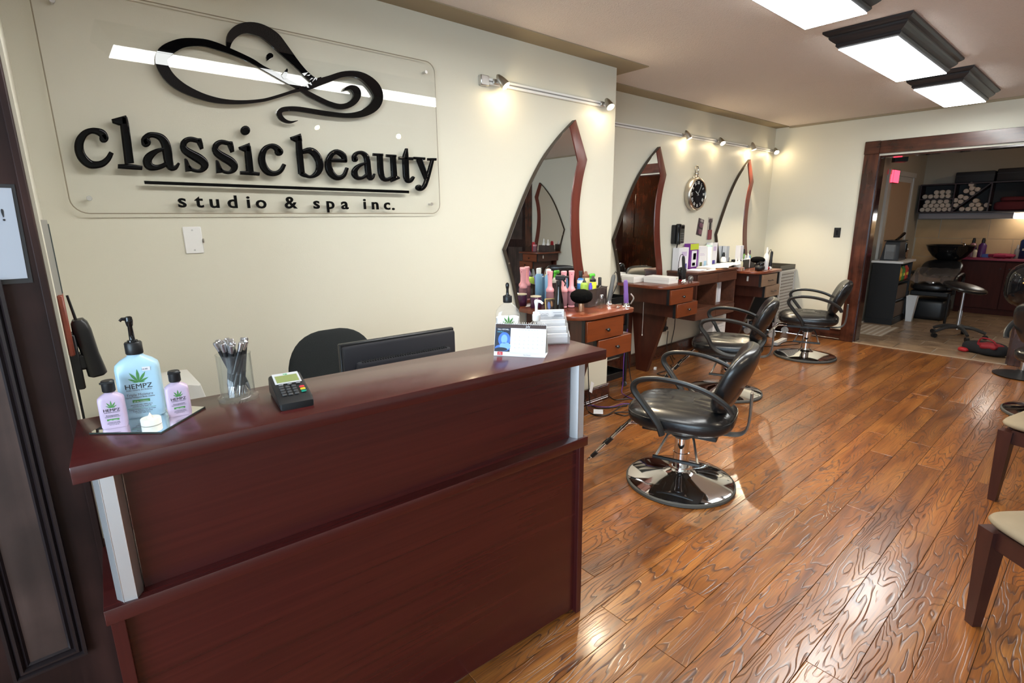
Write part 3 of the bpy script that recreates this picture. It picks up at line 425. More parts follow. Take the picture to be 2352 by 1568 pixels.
EMBLEM=[('r',[[1.0147,2.1092,1.002,2.0897],[.9987,2.1152,.9866,2.0966],[.9828,2.1211,.9714,2.1035],[.9665,2.1274,.9555,2.1103],[.9494,2.1343,.9385,2.1171],[.9319,2.1415,.9208,2.124],[.9149,2.1484,.9037,2.1308],[.8983,2.155,.8872,2.1376],[.882,2.1614,.8712,2.1444],[.8671,2.1671,.8567,2.1504],[.8542,2.1717,.8444,2.1555],[.8428,2.1755,.8332,2.16],[.8315,2.18,.8215,2.1647],[.8201,2.1858,.8093,2.17],[.8084,2.1923,.797,2.1754],[.795,2.1986,.7839,2.1805],[.7793,2.2043,.7687,2.1856],[.7625,2.2096,.7522,2.1905],[.7467,2.2144,.7364,2.1948],[.7329,2.2184,.7226,2.1981],[.7199,2.222,.7096,2.2008],[.707,2.2256,.6962,2.2032],[.6938,2.2295,.6823,2.2054],[.6804,2.2336,.6683,2.2073],[.6663,2.237,.654,2.2091],[.6514,2.2398,.6393,2.2113],[.6356,2.242,.6246,2.2134],[.6194,2.2432,.6104,2.2142],[.6032,2.243,.5963,2.2134],[.5873,2.2416,.5819,2.2115],[.5715,2.2396,.5674,2.2086],[.5555,2.2371,.5527,2.2047],[.5391,2.2338,.5385,2.2],[.5226,2.2291,.5257,2.1943],[.5064,2.2227,.5141,2.1873],[.4912,2.2153,.5028,2.1791],[.4773,2.2075,.4924,2.1707],[.4641,2.1989,.4831,2.1625],[.4513,2.1891,.4755,2.155],[.4396,2.1775,.4708,2.1496],[.4304,2.164,.4683,2.1466],[.4247,2.1505,.4662,2.1439],[.4215,2.1378,.4642,2.1404],[.4203,2.1256,.4631,2.1365],[.421,2.1142,.4627,2.1316],[.4231,2.1038,.4632,2.1252],[.4264,2.0933,.4648,2.1175],[.431,2.0826,.4675,2.1094],[.4368,2.0723,.4712,2.1012],[.4438,2.0624,.4761,2.093],[.4521,2.0528,.4822,2.0848],[.4622,2.0438,.4895,2.0768],[.474,2.0357,.4984,2.0688],[.4874,2.0284,.5088,2.0609],[.5025,2.0218,.5212,2.0533],[.5201,2.0156,.5363,2.0457],[.5395,2.01,.5536,2.0384],[.5592,2.0054,.5713,2.0321],[.5786,2.0018,.5889,2.0272],[.5983,1.9992,.6069,2.0234],[.6183,1.9977,.6253,2.0206],[.6386,1.9975,.6441,2.0188],[.6592,1.9985,.6634,2.0182],[.68,2.0002,.6831,2.0184],[.7009,2.0026,.7033,2.0196],[.7222,2.0057,.7238,2.0218],[.7438,2.0096,.7448,2.0248],[.7667,2.0143,.7671,2.0288],[.79,2.0199,.7899,2.0336],[.811,2.0254,.8104,2.0386],[.8279,2.0307,.8265,2.0434],[.8423,2.036,.8402,2.0483],[.8565,2.0415,.8543,2.0537],[.8719,2.0475,.8694,2.0596],[.8873,2.0538,.8846,2.0659],[.9029,2.0603,.9,2.0724],[.9191,2.0674,.916,2.0793],[.9353,2.0746,.9322,2.0864],[.95,2.0808,.9472,2.0931],[.9621,2.0852,.9596,2.0984],[.973,2.0885,.9703,2.103],[.9854,2.0923,.9819,2.1085],[1.0001,2.0966,.9956,2.1157],[1.0163,2.1014,1.0102,2.1239],[1.0334,2.1075,1.025,2.1322],[1.0508,2.1154,1.0404,2.141],[1.068,2.1242,1.0571,2.1506],[1.0844,2.1324,1.0747,2.1598],[1.1001,2.14,1.092,2.1673],[1.1163,2.1477,1.109,2.1739],[1.1343,2.1561,1.1267,2.1808],[1.1546,2.1658,1.1467,2.1896],[1.1754,2.1758,1.1687,2.1994],[1.1952,2.1837,1.1912,2.208],[1.2143,2.1893,1.2133,2.2143],[1.2333,2.1933,1.2347,2.2189],[1.2506,2.1955,1.2549,2.2219],[1.2652,2.1956,1.2731,2.2234],[1.2778,2.194,1.2902,2.2232],[1.2897,2.1906,1.3071,2.2212],[1.3015,2.185,1.3245,2.2175],[1.3129,2.1775,1.3415,2.212],[1.3234,2.1695,1.357,2.2053],[1.3328,2.1614,1.3712,2.1973],[1.3409,2.1531,1.3842,2.1876],[1.3475,2.1446,1.3951,2.1761],[1.3536,2.1357,1.4037,2.1627],[1.3584,2.127,1.4099,2.1469],[1.36,2.1197,1.4123,2.1287],[1.3578,2.1119,1.4097,2.1094],[1.3527,2.1028,1.4028,2.0907],[1.3466,2.094,1.3918,2.0731],[1.3397,2.0855,1.3769,2.0576],[1.3303,2.0762,1.3594,2.0445],[1.3184,2.0665,1.3405,2.0336],[1.3044,2.0567,1.3204,2.0242],[1.2885,2.0472,1.2985,2.0164],[1.2704,2.039,1.2753,2.0102],[1.2499,2.0322,1.2512,2.0058],[1.2271,2.0268,1.2261,2.003],[1.2024,2.023,1.1998,2.0009],[1.1755,2.0213,1.1715,1.9994],[1.1469,2.0213,1.142,1.9987],[1.1187,2.0218,1.1131,1.9985],[1.0908,2.0224,1.0848,1.9992],[1.0632,2.0234,1.057,2.0005],[1.0376,2.0243,1.0315,2.0016],[1.0147,2.0251,1.0087,2.0024],[.9936,2.0257,.988,2.0032],[.9741,2.0257,.9694,2.0033],[.9564,2.0247,.9528,2.0028],[.9404,2.0231,.938,2.0017],[.9261,2.021,.9249,2.0],[.9133,2.0185,.9135,1.998],[.9016,2.0154,.9044,1.9957],[.8909,2.0109,.8982,1.9931],[.8814,2.0045,.8946,1.9902],[.8738,1.996,.893,1.9877],[.8694,1.9855,.8926,1.9867],[.87,1.9752,.8927,1.9844],[.8737,1.9667,.8941,1.9796],[.8792,1.9597,.8966,1.9748],[.8864,1.9544,.9002,1.9702],[.8949,1.9504,.9054,1.9655],[.9037,1.9478,.9113,1.9619],[.9124,1.9464,.9175,1.9596],[.9216,1.9462,.9242,1.9583],[.9315,1.9478,.9317,1.9581],[.9422,1.9518,.9411,1.9593],[.953,1.9573,.9521,1.9618],[.9637,1.9628,.9633,1.9645]]),('r',[[.9774,2.0999,.9916,2.1185],[.9852,2.0957,.9994,2.1142],[.9931,2.0914,1.0072,2.11],[1.001,2.0871,1.0151,2.106],[1.0083,2.0829,1.0226,2.1026],[1.0157,2.0786,1.0301,2.0995],[1.0251,2.0742,1.0391,2.0961],[1.0373,2.0696,1.0507,2.0918],[1.0513,2.065,1.0642,2.087],[1.066,2.0603,1.0787,2.082],[1.0813,2.0551,1.094,2.0768],[1.0977,2.0496,1.1099,2.0716],[1.1146,2.0449,1.1257,2.0674],[1.1319,2.0411,1.1419,2.0644],[1.1497,2.0381,1.1581,2.0623],[1.1673,2.0369,1.1727,2.0619],[1.1841,2.038,1.1855,2.0633],[1.2002,2.0412,1.1973,2.0661],[1.2157,2.0462,1.2084,2.0702],[1.2314,2.0531,1.2194,2.076],[1.2465,2.0619,1.2298,2.0831],[1.2601,2.0722,1.2381,2.0905],[1.272,2.0842,1.2446,2.0984],[1.2818,2.0975,1.2495,2.1066],[1.2885,2.1118,1.2517,2.1124],[1.2901,2.1262,1.2516,2.1162],[1.2869,2.1386,1.2502,2.1204],[1.2798,2.1484,1.2488,2.1239],[1.2686,2.1544,1.2467,2.1274],[1.2558,2.1565,1.2423,2.1314],[1.2431,2.1561,1.2377,2.1341],[1.231,2.1531,1.2324,2.1344],[1.2207,2.1484,1.2253,2.1327],[1.2124,2.1432,1.2184,2.1308],[1.2066,2.1375,1.2132,2.1296],[1.2033,2.1319,1.208,2.1276],[1.2005,2.1267,1.2022,2.1252]]),('r',[[.7018,2.2213,.691,2.2199],[.7054,2.2306,.6906,2.2287],[.7089,2.2394,.6903,2.2379],[.7131,2.2475,.6911,2.2482],[.7185,2.2556,.6931,2.2592],[.7243,2.263,.6965,2.2713],[.7302,2.2691,.7026,2.2842],[.7367,2.2754,.7116,2.2967],[.7441,2.2819,.7227,2.3086],[.7516,2.2873,.7356,2.3195],[.7599,2.2917,.7498,2.3287],[.7692,2.2957,.7649,2.3363],[.7785,2.2982,.781,2.3422],[.7884,2.299,.7975,2.3464],[.7994,2.2986,.8139,2.3487],[.8107,2.2976,.8293,2.3495],[.8213,2.2964,.8439,2.3487],[.8313,2.2947,.8583,2.3463],[.841,2.2917,.8726,2.3424],[.8506,2.2869,.8869,2.3372],[.8602,2.2806,.9008,2.3306],[.8696,2.274,.9137,2.3224],[.879,2.2672,.9248,2.3121],[.889,2.2591,.9339,2.3009],[.8992,2.251,.9417,2.2907],[.9086,2.2439,.9488,2.2818],[.9175,2.2375,.9554,2.2731],[.9268,2.2308,.9622,2.2641],[.9368,2.2237,.9695,2.2544],[.9473,2.2164,.9771,2.2443],[.958,2.2086,.9852,2.2341],[.9691,2.2002,.994,2.2234],[.9804,2.1913,1.0032,2.2126],[.9917,2.1823,1.0127,2.2023],[1.0027,2.1731,1.0227,2.1925],[1.0136,2.1639,1.0329,2.1834],[1.0244,2.1555,1.0431,2.1757],[1.0347,2.1478,1.0531,2.1693],[1.0454,2.1408,1.0623,2.1648],[1.0588,2.1362,1.0689,2.1632],[1.0742,2.1376,1.0734,2.164],[1.0864,2.1422,1.081,2.167],[1.0963,2.1461,1.0909,2.1709]]),('p',[[.8498,2.2172],[.8538,2.2274],[.8632,2.2353],[.8734,2.2371],[.8813,2.2308],[.8788,2.2208],[.8649,2.2115],[.8509,2.201]]),('p',[[.9072,2.1477],[.9245,2.1714],[.9363,2.1845],[.9395,2.178],[.9336,2.1588],[.9284,2.1382],[.9148,2.1362]])]
SMALL=[('s',.4412,1.5672),('t',.5052,1.5671),('u',.5643,1.5657),('d',.6372,1.5655),('i',.7036,1.566),('o',.758,1.565),('&',.8912,1.5652),('s',1.0169,1.5646),('p',1.0869,1.5643),('a',1.1626,1.5632),('i',1.2728,1.5638),('n',1.3321,1.5626),('c',1.4019,1.5614),('.',1.4394,1.56)]
BAR=[[.3183,1.6671],[.319,1.6542],[1.5405,1.6459],[1.5414,1.6606]]

# ------------------------------------------------------------------ floor: subfloor, planks, tiles
fl = struct(MB().box(-2.6, XB, -3.2, YR + 0.2, -0.06, -0.012).obj('floor', JOINT_GLINT, smooth=False))
def plank_mesh(x0, x1):
    b = MB(); g = 0.0008; w = 0.128
    b.box(x0 + g, x1 - g, -w / 2 + g, w / 2 - g, -0.011, 0.0, 0.0009)
    bmesh.ops.recalc_face_normals(b.bm, faces=b.bm.faces[:])
    me = bpy.data.meshes.new('plank'); b.bm.to_mesh(me); b.bm.free(); me.materials.append(PLANK)
    return me
LP = 1.215
full = plank_mesh(0, LP)
known = {0: 1.745, -1: 2.60, 1: 2.615, 2: 1.766, 3: 1.409, 4: 1.77, 5: 1.42, 6: 2.05, 7: 2.75, 8: 1.62}
far_rows = MB()
rowlist = list(range(-27, 22))
rnd = random.Random(3)
for r in rowlist:
    y0 = 0.419 + 0.128 * r
    if y0 > YR - 0.02: continue
    ph = known.get(r, rnd.random() * LP) % LP
    x = -2.6; nxt = ph - LP * 4
    while nxt <= -2.6: nxt += LP
    while x < XB - 0.03:
        x1 = min(nxt, XB - 0.03)
        if r >= -5 and x1 > 0.3 and x1 - x > 0.04:
            if abs(x1 - x - LP) < 1e-4: me = full
            else: me = plank_mesh(0, x1 - x)
            o = bpy.data.objects.new('plank', me); COL.objects.link(o); o.parent = fl; o.location = (x, y0, 0)
        elif x1 - x > 0.04:
            far_rows.box(x + .001, x1 - .001, y0 - .063, y0 + .063, -0.011, 0.0)
        x = x1; nxt += LP
tag(far_rows.obj('planking', PLANK, fl, smooth=False), kind='stuff')

# threshold strip and the tiled back room
struct(MB().box(XB - 0.035, XB + 0.015, 0.575, 1.965, -0.01, 0.006, 0.003).obj('trim_1', mat('threshold strip', (0.30, 0.22, 0.15), 0.4), smooth=False))
TILE, _nt, _b = principled('brown stone tile')
_tc = _nt.nodes.new('ShaderNodeTexCoord'); _oi = _nt.nodes.new('ShaderNodeObjectInfo'); _n = _nt.nodes.new('ShaderNodeTexNoise')
_n.noise_dimensions = '4D'; _n.inputs['Scale'].default_value = 7.0; _n.inputs['Detail'].default_value = 4
_mu = _nt.nodes.new('ShaderNodeMath'); _mu.operation = 'MULTIPLY'; _mu.inputs[1].default_value = 40.0
_nt.links.new(_oi.outputs['Random'], _mu.inputs[0]); _nt.links.new(_mu.outputs[0], _n.inputs['W']); _nt.links.new(_tc.outputs['Object'], _n.inputs['Vector'])
_rp = _nt.nodes.new('ShaderNodeValToRGB'); _rp.color_ramp.elements[0].position = .3; _rp.color_ramp.elements[1].position = .68
_rp.color_ramp.elements[0].color = (.15, .092, .052, 1); _rp.color_ramp.elements[1].color = (.36, .25, .155, 1)
_nt.links.new(_n.outputs['Fac'], _rp.inputs['Fac']); _nt.links.new(_rp.outputs['Color'], _b.inputs['Base Color'])
_b.inputs['Roughness'].default_value = .33
fb = struct(MB().box(XB, 11.2, -0.6, 2.5, -0.06, -0.010).obj('floor', mat('pale grout', (0.52, 0.44, 0.36), 0.9), smooth=False))
def chunk(w, d, h, m, name, bev=0.0015):
    b = MB(); b.box(-w / 2, w / 2, -d / 2, d / 2, -h, 0, bev)
    bmesh.ops.recalc_face_normals(b.bm, faces=b.bm.faces[:])
    me = bpy.data.meshes.new(name); b.bm.to_mesh(me); b.bm.free(); me.materials.append(m); return me
tm = chunk(0.319, 0.341, 0.009, TILE, 'tile')
for i in range(12):
    for j in range(9):
        y = -0.42 + 0.352 * j + (0.176 if i % 2 else 0.0)
        if y > 2.2: continue
        o = bpy.data.objects.new('tile', tm); COL.objects.link(o); o.parent = fb; o.location = (XB + 0.19 + 0.33 * i, y + 0.05, 0)

# ------------------------------------------------------------------ walls and ceiling
struct(MB().box(-0.016, XC, W, YR + 0.16, 0, ZC).obj('wall_left', CREAM, smooth=False))
struct(MB().box(XC, XB + 0.1, YR, YR + 0.16, 0, ZC).obj('wall_left_recess', CREAM, smooth=False))
struct(MB().box(-0.12, -0.016, 1.56, W + 0.4, 0, ZC).obj('wall_return', CREAM, smooth=False))
bk = MB()
X0, X1 = XB, XB + 0.12
bk.box(X0, X1, 1.965, YR + 0.16, 0, ZC).box(X0, X1, 0.575, 1.965, 2.155, ZC).box(X0, X1, -3.2, 0.575, 0, ZC)
struct(bk.obj('wall_back', CREAM, smooth=False))
struct(MB().box(-2.6, XB + 0.12, -3.3, -3.2, 0, ZC).obj('wall_right', CREAM, smooth=False))
fr = MB(); fx0, fx1 = -2.7, -2.6
fr.box(fx0, fx1, -3.2, -2.6, 0, ZC).box(fx0, fx1, 0.6, 1.6, 0, ZC).box(fx0, fx1, -2.6, 0.6, 0, 0.5).box(fx0, fx1, -2.6, 0.6, 2.4, ZC)
struct(fr.obj('wall_front', CREAM, smooth=False))
wf = struct(MB().box(-2.67, -2.63, -2.6, -2.54, .5, 2.4).box(-2.67, -2.63, .54, .6, .5, 2.4).box(-2.67, -2.63, -1.03, -.97, .5, 2.4).box(-2.67, -2.63, -2.54, .54, .5, .56).box(-2.67, -2.63, -2.54, .54, 2.34, 2.4).obj('window_1', DOORW, smooth=False))
MB().box(-2.653, -2.647, -2.54, .54, .56, 2.34).obj('pane', clear('window glass', (.97, .985, .98)), wf, smooth=False)
struct(MB().box(-2.7, 11.2, -3.3, YR + 0.2, ZC, ZC + 0.1).obj('ceiling', CEIL, smooth=False))
# tan painted border round the ceiling on the left and a thin cove on the back wall
bd = MB(); z0, z1 = ZC - 0.006, ZC
bd.box(-0.016, XC + BAND, W - BAND, W, z0, z1).box(XC, XC + BAND, W, YR - BAND, z0, z1).box(XC, XB, YR - BAND, YR, z0, z1)
struct(bd.obj('trim_2', BANDM, smooth=False))
struct(MB().box(XB - 0.022, XB, -3.2, YR - BAND, ZC - 0.022, ZC).obj('trim_3', BANDM, smooth=False))
# baseboards with moulded top and foot
def baseboard(name, segs):
    b = MB()
    for x0, x1, y0, y1, ax in segs:
        if ax == 'x':
            b.box(x0, x1, y0 - .018, y0, 0, .135).box(x0, x1, y0 - .026, y0 - .018, 0.0, .022, .004).box(x0, x1, y0 - .023, y0 - .018, .026, .036, .003).box(x0, x1, y0 - .023, y0 - .018, .117, .126, .003).box(x0, x1, y0 - .026, y0 - .018, .128, .138, .003)
        else:
            b.box(x0 - .018, x0, y0, y1, 0, .135).box(x0 - .026, x0 - .018, y0, y1, 0.0, .022, .004).box(x0 - .023, x0 - .018, y0, y1, .117, .126, .003).box(x0 - .026, x0 - .018, y0, y1, .128, .138, .003)
    return struct(b.obj(name, TRIMH, smooth=False))
baseboard('baseboard_left', [(1.2, XC, W, 0, 'x')])
baseboard('baseboard_recess', [(XC, XB, YR, 0, 'x')])
struct(MB().box(XC, XC + .018, W - .018, YR, 0, .135).obj('baseboard_pillar', TRIMW, smooth=False))
baseboard('baseboard_back', [(XB, 0, 2.11, YR, 'y'), (XB, 0, -2.40, 0.43, 'y')])

# cased opening to the back room
oc = MB()
oc.box(XB - .03, XB, 1.965, 2.11, 0, 2.175, .003).box(XB - .03, XB, .43, .575, 0, 2.175, .003)
struct(oc.obj('trim_4', TRIMW))
struct(MB().box(XB - .030, XB, .43, 1.965, 2.175, 2.312, .003).box(XB - .034, XB, 1.965, 2.115, 2.175, 2.315, .004).obj('trim_5', TRIMH))
jb = MB().box(XB - .004, XB + .15, 1.945, 1.965, 0, 2.155, .002).box(XB - .004, XB + .15, .575, .595, 0, 2.155, .002).box(XB - .004, XB + .15, .595, 1.945, 2.135, 2.155, .002)
struct(jb.obj('trim_6', mat('gloss dark jamb', (0.030, 0.009, 0.007), 0.12, coat=0.6)))
# closed dark door on the right of the back wall (seen in the first mirror)
dr = struct(MB().box(XB - .02, XB, -3.2, -2.56, 0, 2.1).obj('door_1', DOORW, smooth=False))
for (a, c, d, e) in ((-3.1, -2.66, .2, .95), (-3.1, -2.66, 1.1, 1.95)):
    MB().box(XB - .03, XB - .018, a, c, d, e, .008).obj('door_panel', DOORP, dr)
struct(MB().box(XB - .04, XB, -2.56, -2.40, 0, 2.25).box(XB - .04, XB, -3.2, -2.56, 2.1, 2.25).obj('trim_7', TRIMW))

# panelled dark wood partition at the left edge
pt = struct(MB().box(-2.6, -0.022, 1.5, 1.56, 0, ZC, .002).obj('wall_panelled', DOORW))
def mould(x0, x1, z0, z1):
    ym = 1.5
    prof = [(0, .016), (.006, .016), (.010, .008), (.014, .014), (.019, .014), (.023, .005), (.028, .009), (.033, .003)]
    b = MB()
    R = []
    for d, h in [(0, 0)] + prof:
        R.append([Vector((x0 + d, ym - h, z0 + d)), Vector((x1 - d, ym - h, z0 + d)), Vector((x1 - d, ym - h, z1 - d)), Vector((x0 + d, ym - h, z1 - d))])
    b.rings(R, False, False)
    b.obj('panel_moulding', mat('black brown moulding', (0.018, 0.012, 0.013), 0.33), pt, angle=25)
    MB().box(x0 + .032, x1 - .032, ym - .004, ym, z0 + .032, z1 - .032).obj('panel_field', DOORP, pt, smooth=False)
mould(-.225, -.093, .48, 1.39)
for k in range(3): mould(-.98 - .75 * k, -.33 - .75 * k, .48, 1.39)
MB().box(-0.036, -0.0225, 1.494, 1.50, 0, ZC, .002).obj('edge_stile', DOORW, pt)
# paper notice taped to it, only its right end in view
nt_ = thing('paper_notice', 'white paper notice with an exclamation mark taped to the dark wood panel', 'sign', (-0.06, 1.4985, 1.48))
MB().prism([(-.20, -.090), (.0075, -.0905), (-.004, .0925), (-.20, .093)][::-1] if False else [(-.21, -.092), (.0075, -.0905), (.0125, .0915), (-.21, .093)], 0, -.0012, 'xz').obj('sheet', mat('notice paper', (.40, .42, .47), .8), nt_, smooth=False)
text('exclamation_mark', '!', .034, TEXTD, nt_, (-.0085, -.0016, .027))
MB().prism([(-.215, -.101), (.0145, -.1005), (.0185, .099), (-.215, .100)], 0.0008, 0.0002, 'xz').obj('tape_border', mat('dark tape shine', (.03, .028, .03), .25), nt_, smooth=False)

# things hanging on the return wall behind the partition
XR = -0.016
pf = thing('framed_picture', 'thin grey framed picture seen edge-on beside the dark wood panel', 'picture', (XR, 1.95, 1.41))
MB().box(0, .012, -.14, .14, -.1, .1).obj('frame', mat('pale grey frame', (.36, .35, .32), .5), pf, smooth=False)
MB().box(.012, .0145, -.13, .13, -.09, .09).obj('picture', mat('dim green picture', (.06, .075, .07), .3), pf, smooth=False)
cb = thing('wooden_plaque', 'reddish wooden plaque hanging above the wall phone', 'plaque', (XR, 1.9, 1.235))
MB().box(0, .014, -.10, .10, -.083, .083, .004).obj('board', wood('red plaque wood', (.17, .035, .02), (.24, .055, .03), .4, (3, 3, 30)), cb)
MB().cyl((.007, -.0, .083), (.007, 0, .092), .004, n=8).obj('hook', NICKEL, cb)
ph = thing('cordless_phone', 'black cordless handset with antenna standing in a wall cradle', 'phone', (XR, 1.9, 1.14))
MB().box(0, .022, -.03, .03, -.10, .06, .004).obj('wall_bracket', BLACK, ph)
MB().box(.015, .04, -.028, .028, -.045, .0, .006).obj('cradle', BLACK, ph)
hs = MB().loft([(-.085, .016, .030, 4), (-.08, .023, .034, 4), (-.02, .020, .032, 4), (.05, .022, .032, 4), (.072, .019, .030, 4), (.082, .013, .024, 4)], 24).apply(T(.044, 0, .015) @ Matrix.Rotation(radians(-7), 4, 'Y')).obj('handset', BLACK, ph)
MB().cyl((.03, .012, .09), (.0215, .012, .165), .0038, .003, n=8).obj('antenna', BLACK, ph)
kp = MB()
for k in range(5): kp.box(.0585 - .0035 * (k - 2) * 0.9, .0635 - .0035 * (k - 2) * .9, -.018, .018, -.035 + k * .02, -.026 + k * .02, .002)
kp.obj('keypad', mat('dark grey keys', (.06, .06, .06), .5), ph)
cv = thing('cable_cover', 'black vertical cable cover on the wall under the cordless phone', 'cable cover', (XR, 1.93, 1.0))
MB().box(0, .006, -.02, .02, -.08, .035).obj('cover', BLACK, cv, smooth=False)

# ------------------------------------------------------------------ reception desk
DA = radians(-4)
DX, DY = -0.043, 1.181
def dk(u, v, z=1.07): return (DX + u * cos(DA) - v * sin(DA), DY + u * sin(DA) + v * cos(DA), z)
desk = thing('reception_desk', 'mahogany reception desk with a raised counter on aluminium columns', 'desk', (DX, DY, 0), DA)
MB().box(0, 1.402, 0, .297, 1.035, 1.07, .0018, 2).obj('counter_top', MAHOG, desk)
MB().box(.072, 1.33, .078, .097, .735, 1.036).obj('upper_panel', MAHOG, desk, smooth=False)
MB().box(.0, 1.388, .040, .36, .703, .738, .0018, 2).obj('ledge', MAHOG, desk)
MB().box(.05, 1.388, .361, .74, .703, .738, .0018, 2).obj('work_surface', MAHOG, desk)
for a, c, e_ in ((.006, .030, .36), (1.358, 1.382, .72)):
    MB().box(a, c, .052, e_, 0.0, .703, .001).obj('end_panel', MAHOGV, desk, smooth=False)
MB().box(.030, 1.358, .070, .088, .012, .703).obj('front_panel', MAHOG, desk, smooth=False)
def column(u0):
    P = [(u0 - .0240, .110), (u0 - .0240, .090), (u0 - .0225, .068), (u0 - .0115, .049), (u0 + .0115, .046), (u0 + .0225, .066), (u0 + .0240, .090), (u0 + .0240, .110)]
    o = MB().prism(P, .738, 1.035, 'xy').obj('column', ALU, desk, angle=31)
    for x, y in ((-.0115, .049), (.0115, .046)):
        MB().cyl((u0 + x, y, .738), (u0 + x, y, 1.035), .0009, n=6).obj('seam', STEEL, o)
column(.046); column(1.356)
for ch_ in desk.children:
    if ch_.name.split('.')[0] != 'counter_top': ch_.rotation_euler = (0, 0, radians(.9))

# ---- things on the counter
def leaf(size):
    """seven-fingered serrated leaf drawn flat in XZ, stem at the origin"""
    b = MB()
    for a, l in ((0, 1.0), (33, .92), (-33, .92), (64, .72), (-64, .72), (-84, .42), (84, .42)):
        M2 = Matrix.Rotation(radians(a), 4, 'Y') @ Matrix.Scale(size * l, 4)
        pts = []
        prof = [(0, 0), (.045, .15), (.085, .35), (.10, .5), (.085, .65), (.05, .82), (0, 1)]
        ser = [(w * (1 if i % 2 == 0 else .92), h) for i, (w, h) in enumerate(prof)]
        out = ser + [(-w, h) for w, h in ser[1:-1]][::-1]
        vv = [M2 @ Vector((w, 0, h)) for w, h in out]
        b.poly(vv)
    return b
def lotion(name, label, loc, rz, w, d, h, m, cap, texts, pump=False, leafh=.3, leafz=.62, fz=.0):
    t = thing(name, label, 'bottle', loc, rz)
    r = w / 2; sh = h
    secs = [(0, r * .93, d / 2 * .85, 5), (.004, r * .985, d / 2 * .95, 5), (.02, r, d / 2, 5), (sh * .78, r * .985, d / 2, 5), (sh * .84, r * .94, d / 2 * .96, 4.5), (sh * .90, r * .72, d / 2 * .86, 3.5), (sh * .955, r * .40, d / 2 * .7, 2.4), (sh, r * .30, r * .30, 2)]
    body = MB().loft(secs, 40).obj('body', m, t, angle=60)
    return t, r, d / 2
def label_text(t, d2, items):
    for body, z, size, m, sx in items:
        text('label_text', body, size, m, t, (0, -d2 - .0005, z), (pi / 2, 0, 0), .0002, sx=sx)

LOTB = mat('pale blue lotion', (.42, .62, .74), .22, spec=.5)
LOTP = mat('pale pink lotion', (.58, .45, .60), .25, spec=.5)
LOTW = mat('white lotion', (.82, .82, .82), .3)
tile_pts = [(-.060, .175), (.045, .060), (.158, .060), (.262, .172), (.215, .262), (.05, .275)]
mt = thing('mirror_tile', 'hexagonal mirror tile lying under the lotion bottles', 'mirror', dk(0, 0, 1.0702), DA)
P6 = []
for (x, y) in ((-.006, 1.352), (.109, 1.253), (.172, 1.302), (.212, 1.366), (.180, 1.405), (.063, 1.445)):
    dx, dy = x - DX, y - DY
    P6.append((dx * cos(-DA) - dy * sin(-DA), dx * sin(-DA) + dy * cos(-DA)))
P6 = [P6[0], P6[1], P6[3], P6[4], P6[5]]
MB().prism(P6, 0.0001, .0030, 'xy').obj('glass_edge', mat('dark glass edge', (.03, .045, .04), .15), mt, smooth=False)
MB().prism([(p[0] * .985 + .0016, p[1] * .985 + .003) for p in P6], .0030, .0034, 'xy').obj('mirror_face', MIRROR, mt, smooth=False)
ZT = 1.0737
big, r_, d_ = lotion('pump_bottle', 'large pale blue lotion bottle with a black pump on the mirror tile', (.098, 1.398, ZT), radians(-15), .083, .040, .146, LOTB, None, None)
MB().lathe([(.0155, .144), (.0165, .146), (.0165, .169), (.015, .171)], n=28).obj('collar', BLACK, big)
MB().lathe([(.010, .171), (.010, .175), (.0055, .176), (.0045, .205), (.006, .208), (.0075, .218), (.0068, .226), (.004, .228)], n=20).obj('pump', BLACKG, big)
MB().tube([(0, 0, .222), (-.012, -.002, .223), (-.016, -.003, .219)], [.004, .003], n=8).obj('spout', BLACKG, big)
leaf(.030).obj('leaf_emblem', GREEN, big, loc=(.002, -d_ - .0004, .083), smooth=False)
label_text(big, d_, [('HEMPZ', .069, .0155, TEXTD, 1.05), ('PURE HERBAL EXTRACTS', .064, .0042, TEXTG, 1.0), ('Triple Moisture', .0525, .0078, TEXTG, 1.0), ('Herbal Whipped Body Creme', .0475, .0052, TEXTG, .85), ('enriched with 100% pure', .0305, .0040, TEXTG, 1.0), ('natural hemp seed oil', .0265, .0040, TEXTG, 1.0), ('Creme Hydratante Pour Le Corps', .0195, .0036, TEXTG, 1.0), ('Triple Moisture Fouettee', .0155, .0036, TEXTG, 1.0), ('17 fl oz / 500 mL e', .0115, .0036, TEXTG, 1.0)])
MB().box(-.0155, .0165, -d_ - .0006, -d_ - .0001, .0372, .0432).obj('green_band', GREEN, big, smooth=False)
text('band_text', 'all day moisture', .0042, PAPER, big, (0, -d_ - .0009, .0382))
MB().box(-.027, .026, -d_ - .0004, -d_ - .0001, .0235, .0240).obj('green_rule', GREEN, big, smooth=False)
MB().box(.008, .023, -d_ - .0005, -d_ - .0001, .1085, .117, M=Matrix.Rotation(radians(2), 4, 'Y')).obj('price_sticker', mat('white sticker', (.78, .74, .80), .6), big, smooth=False)
text('price', '16.00', .0052, TEXTG, big, (.0165, -d_ - .0008, .110))
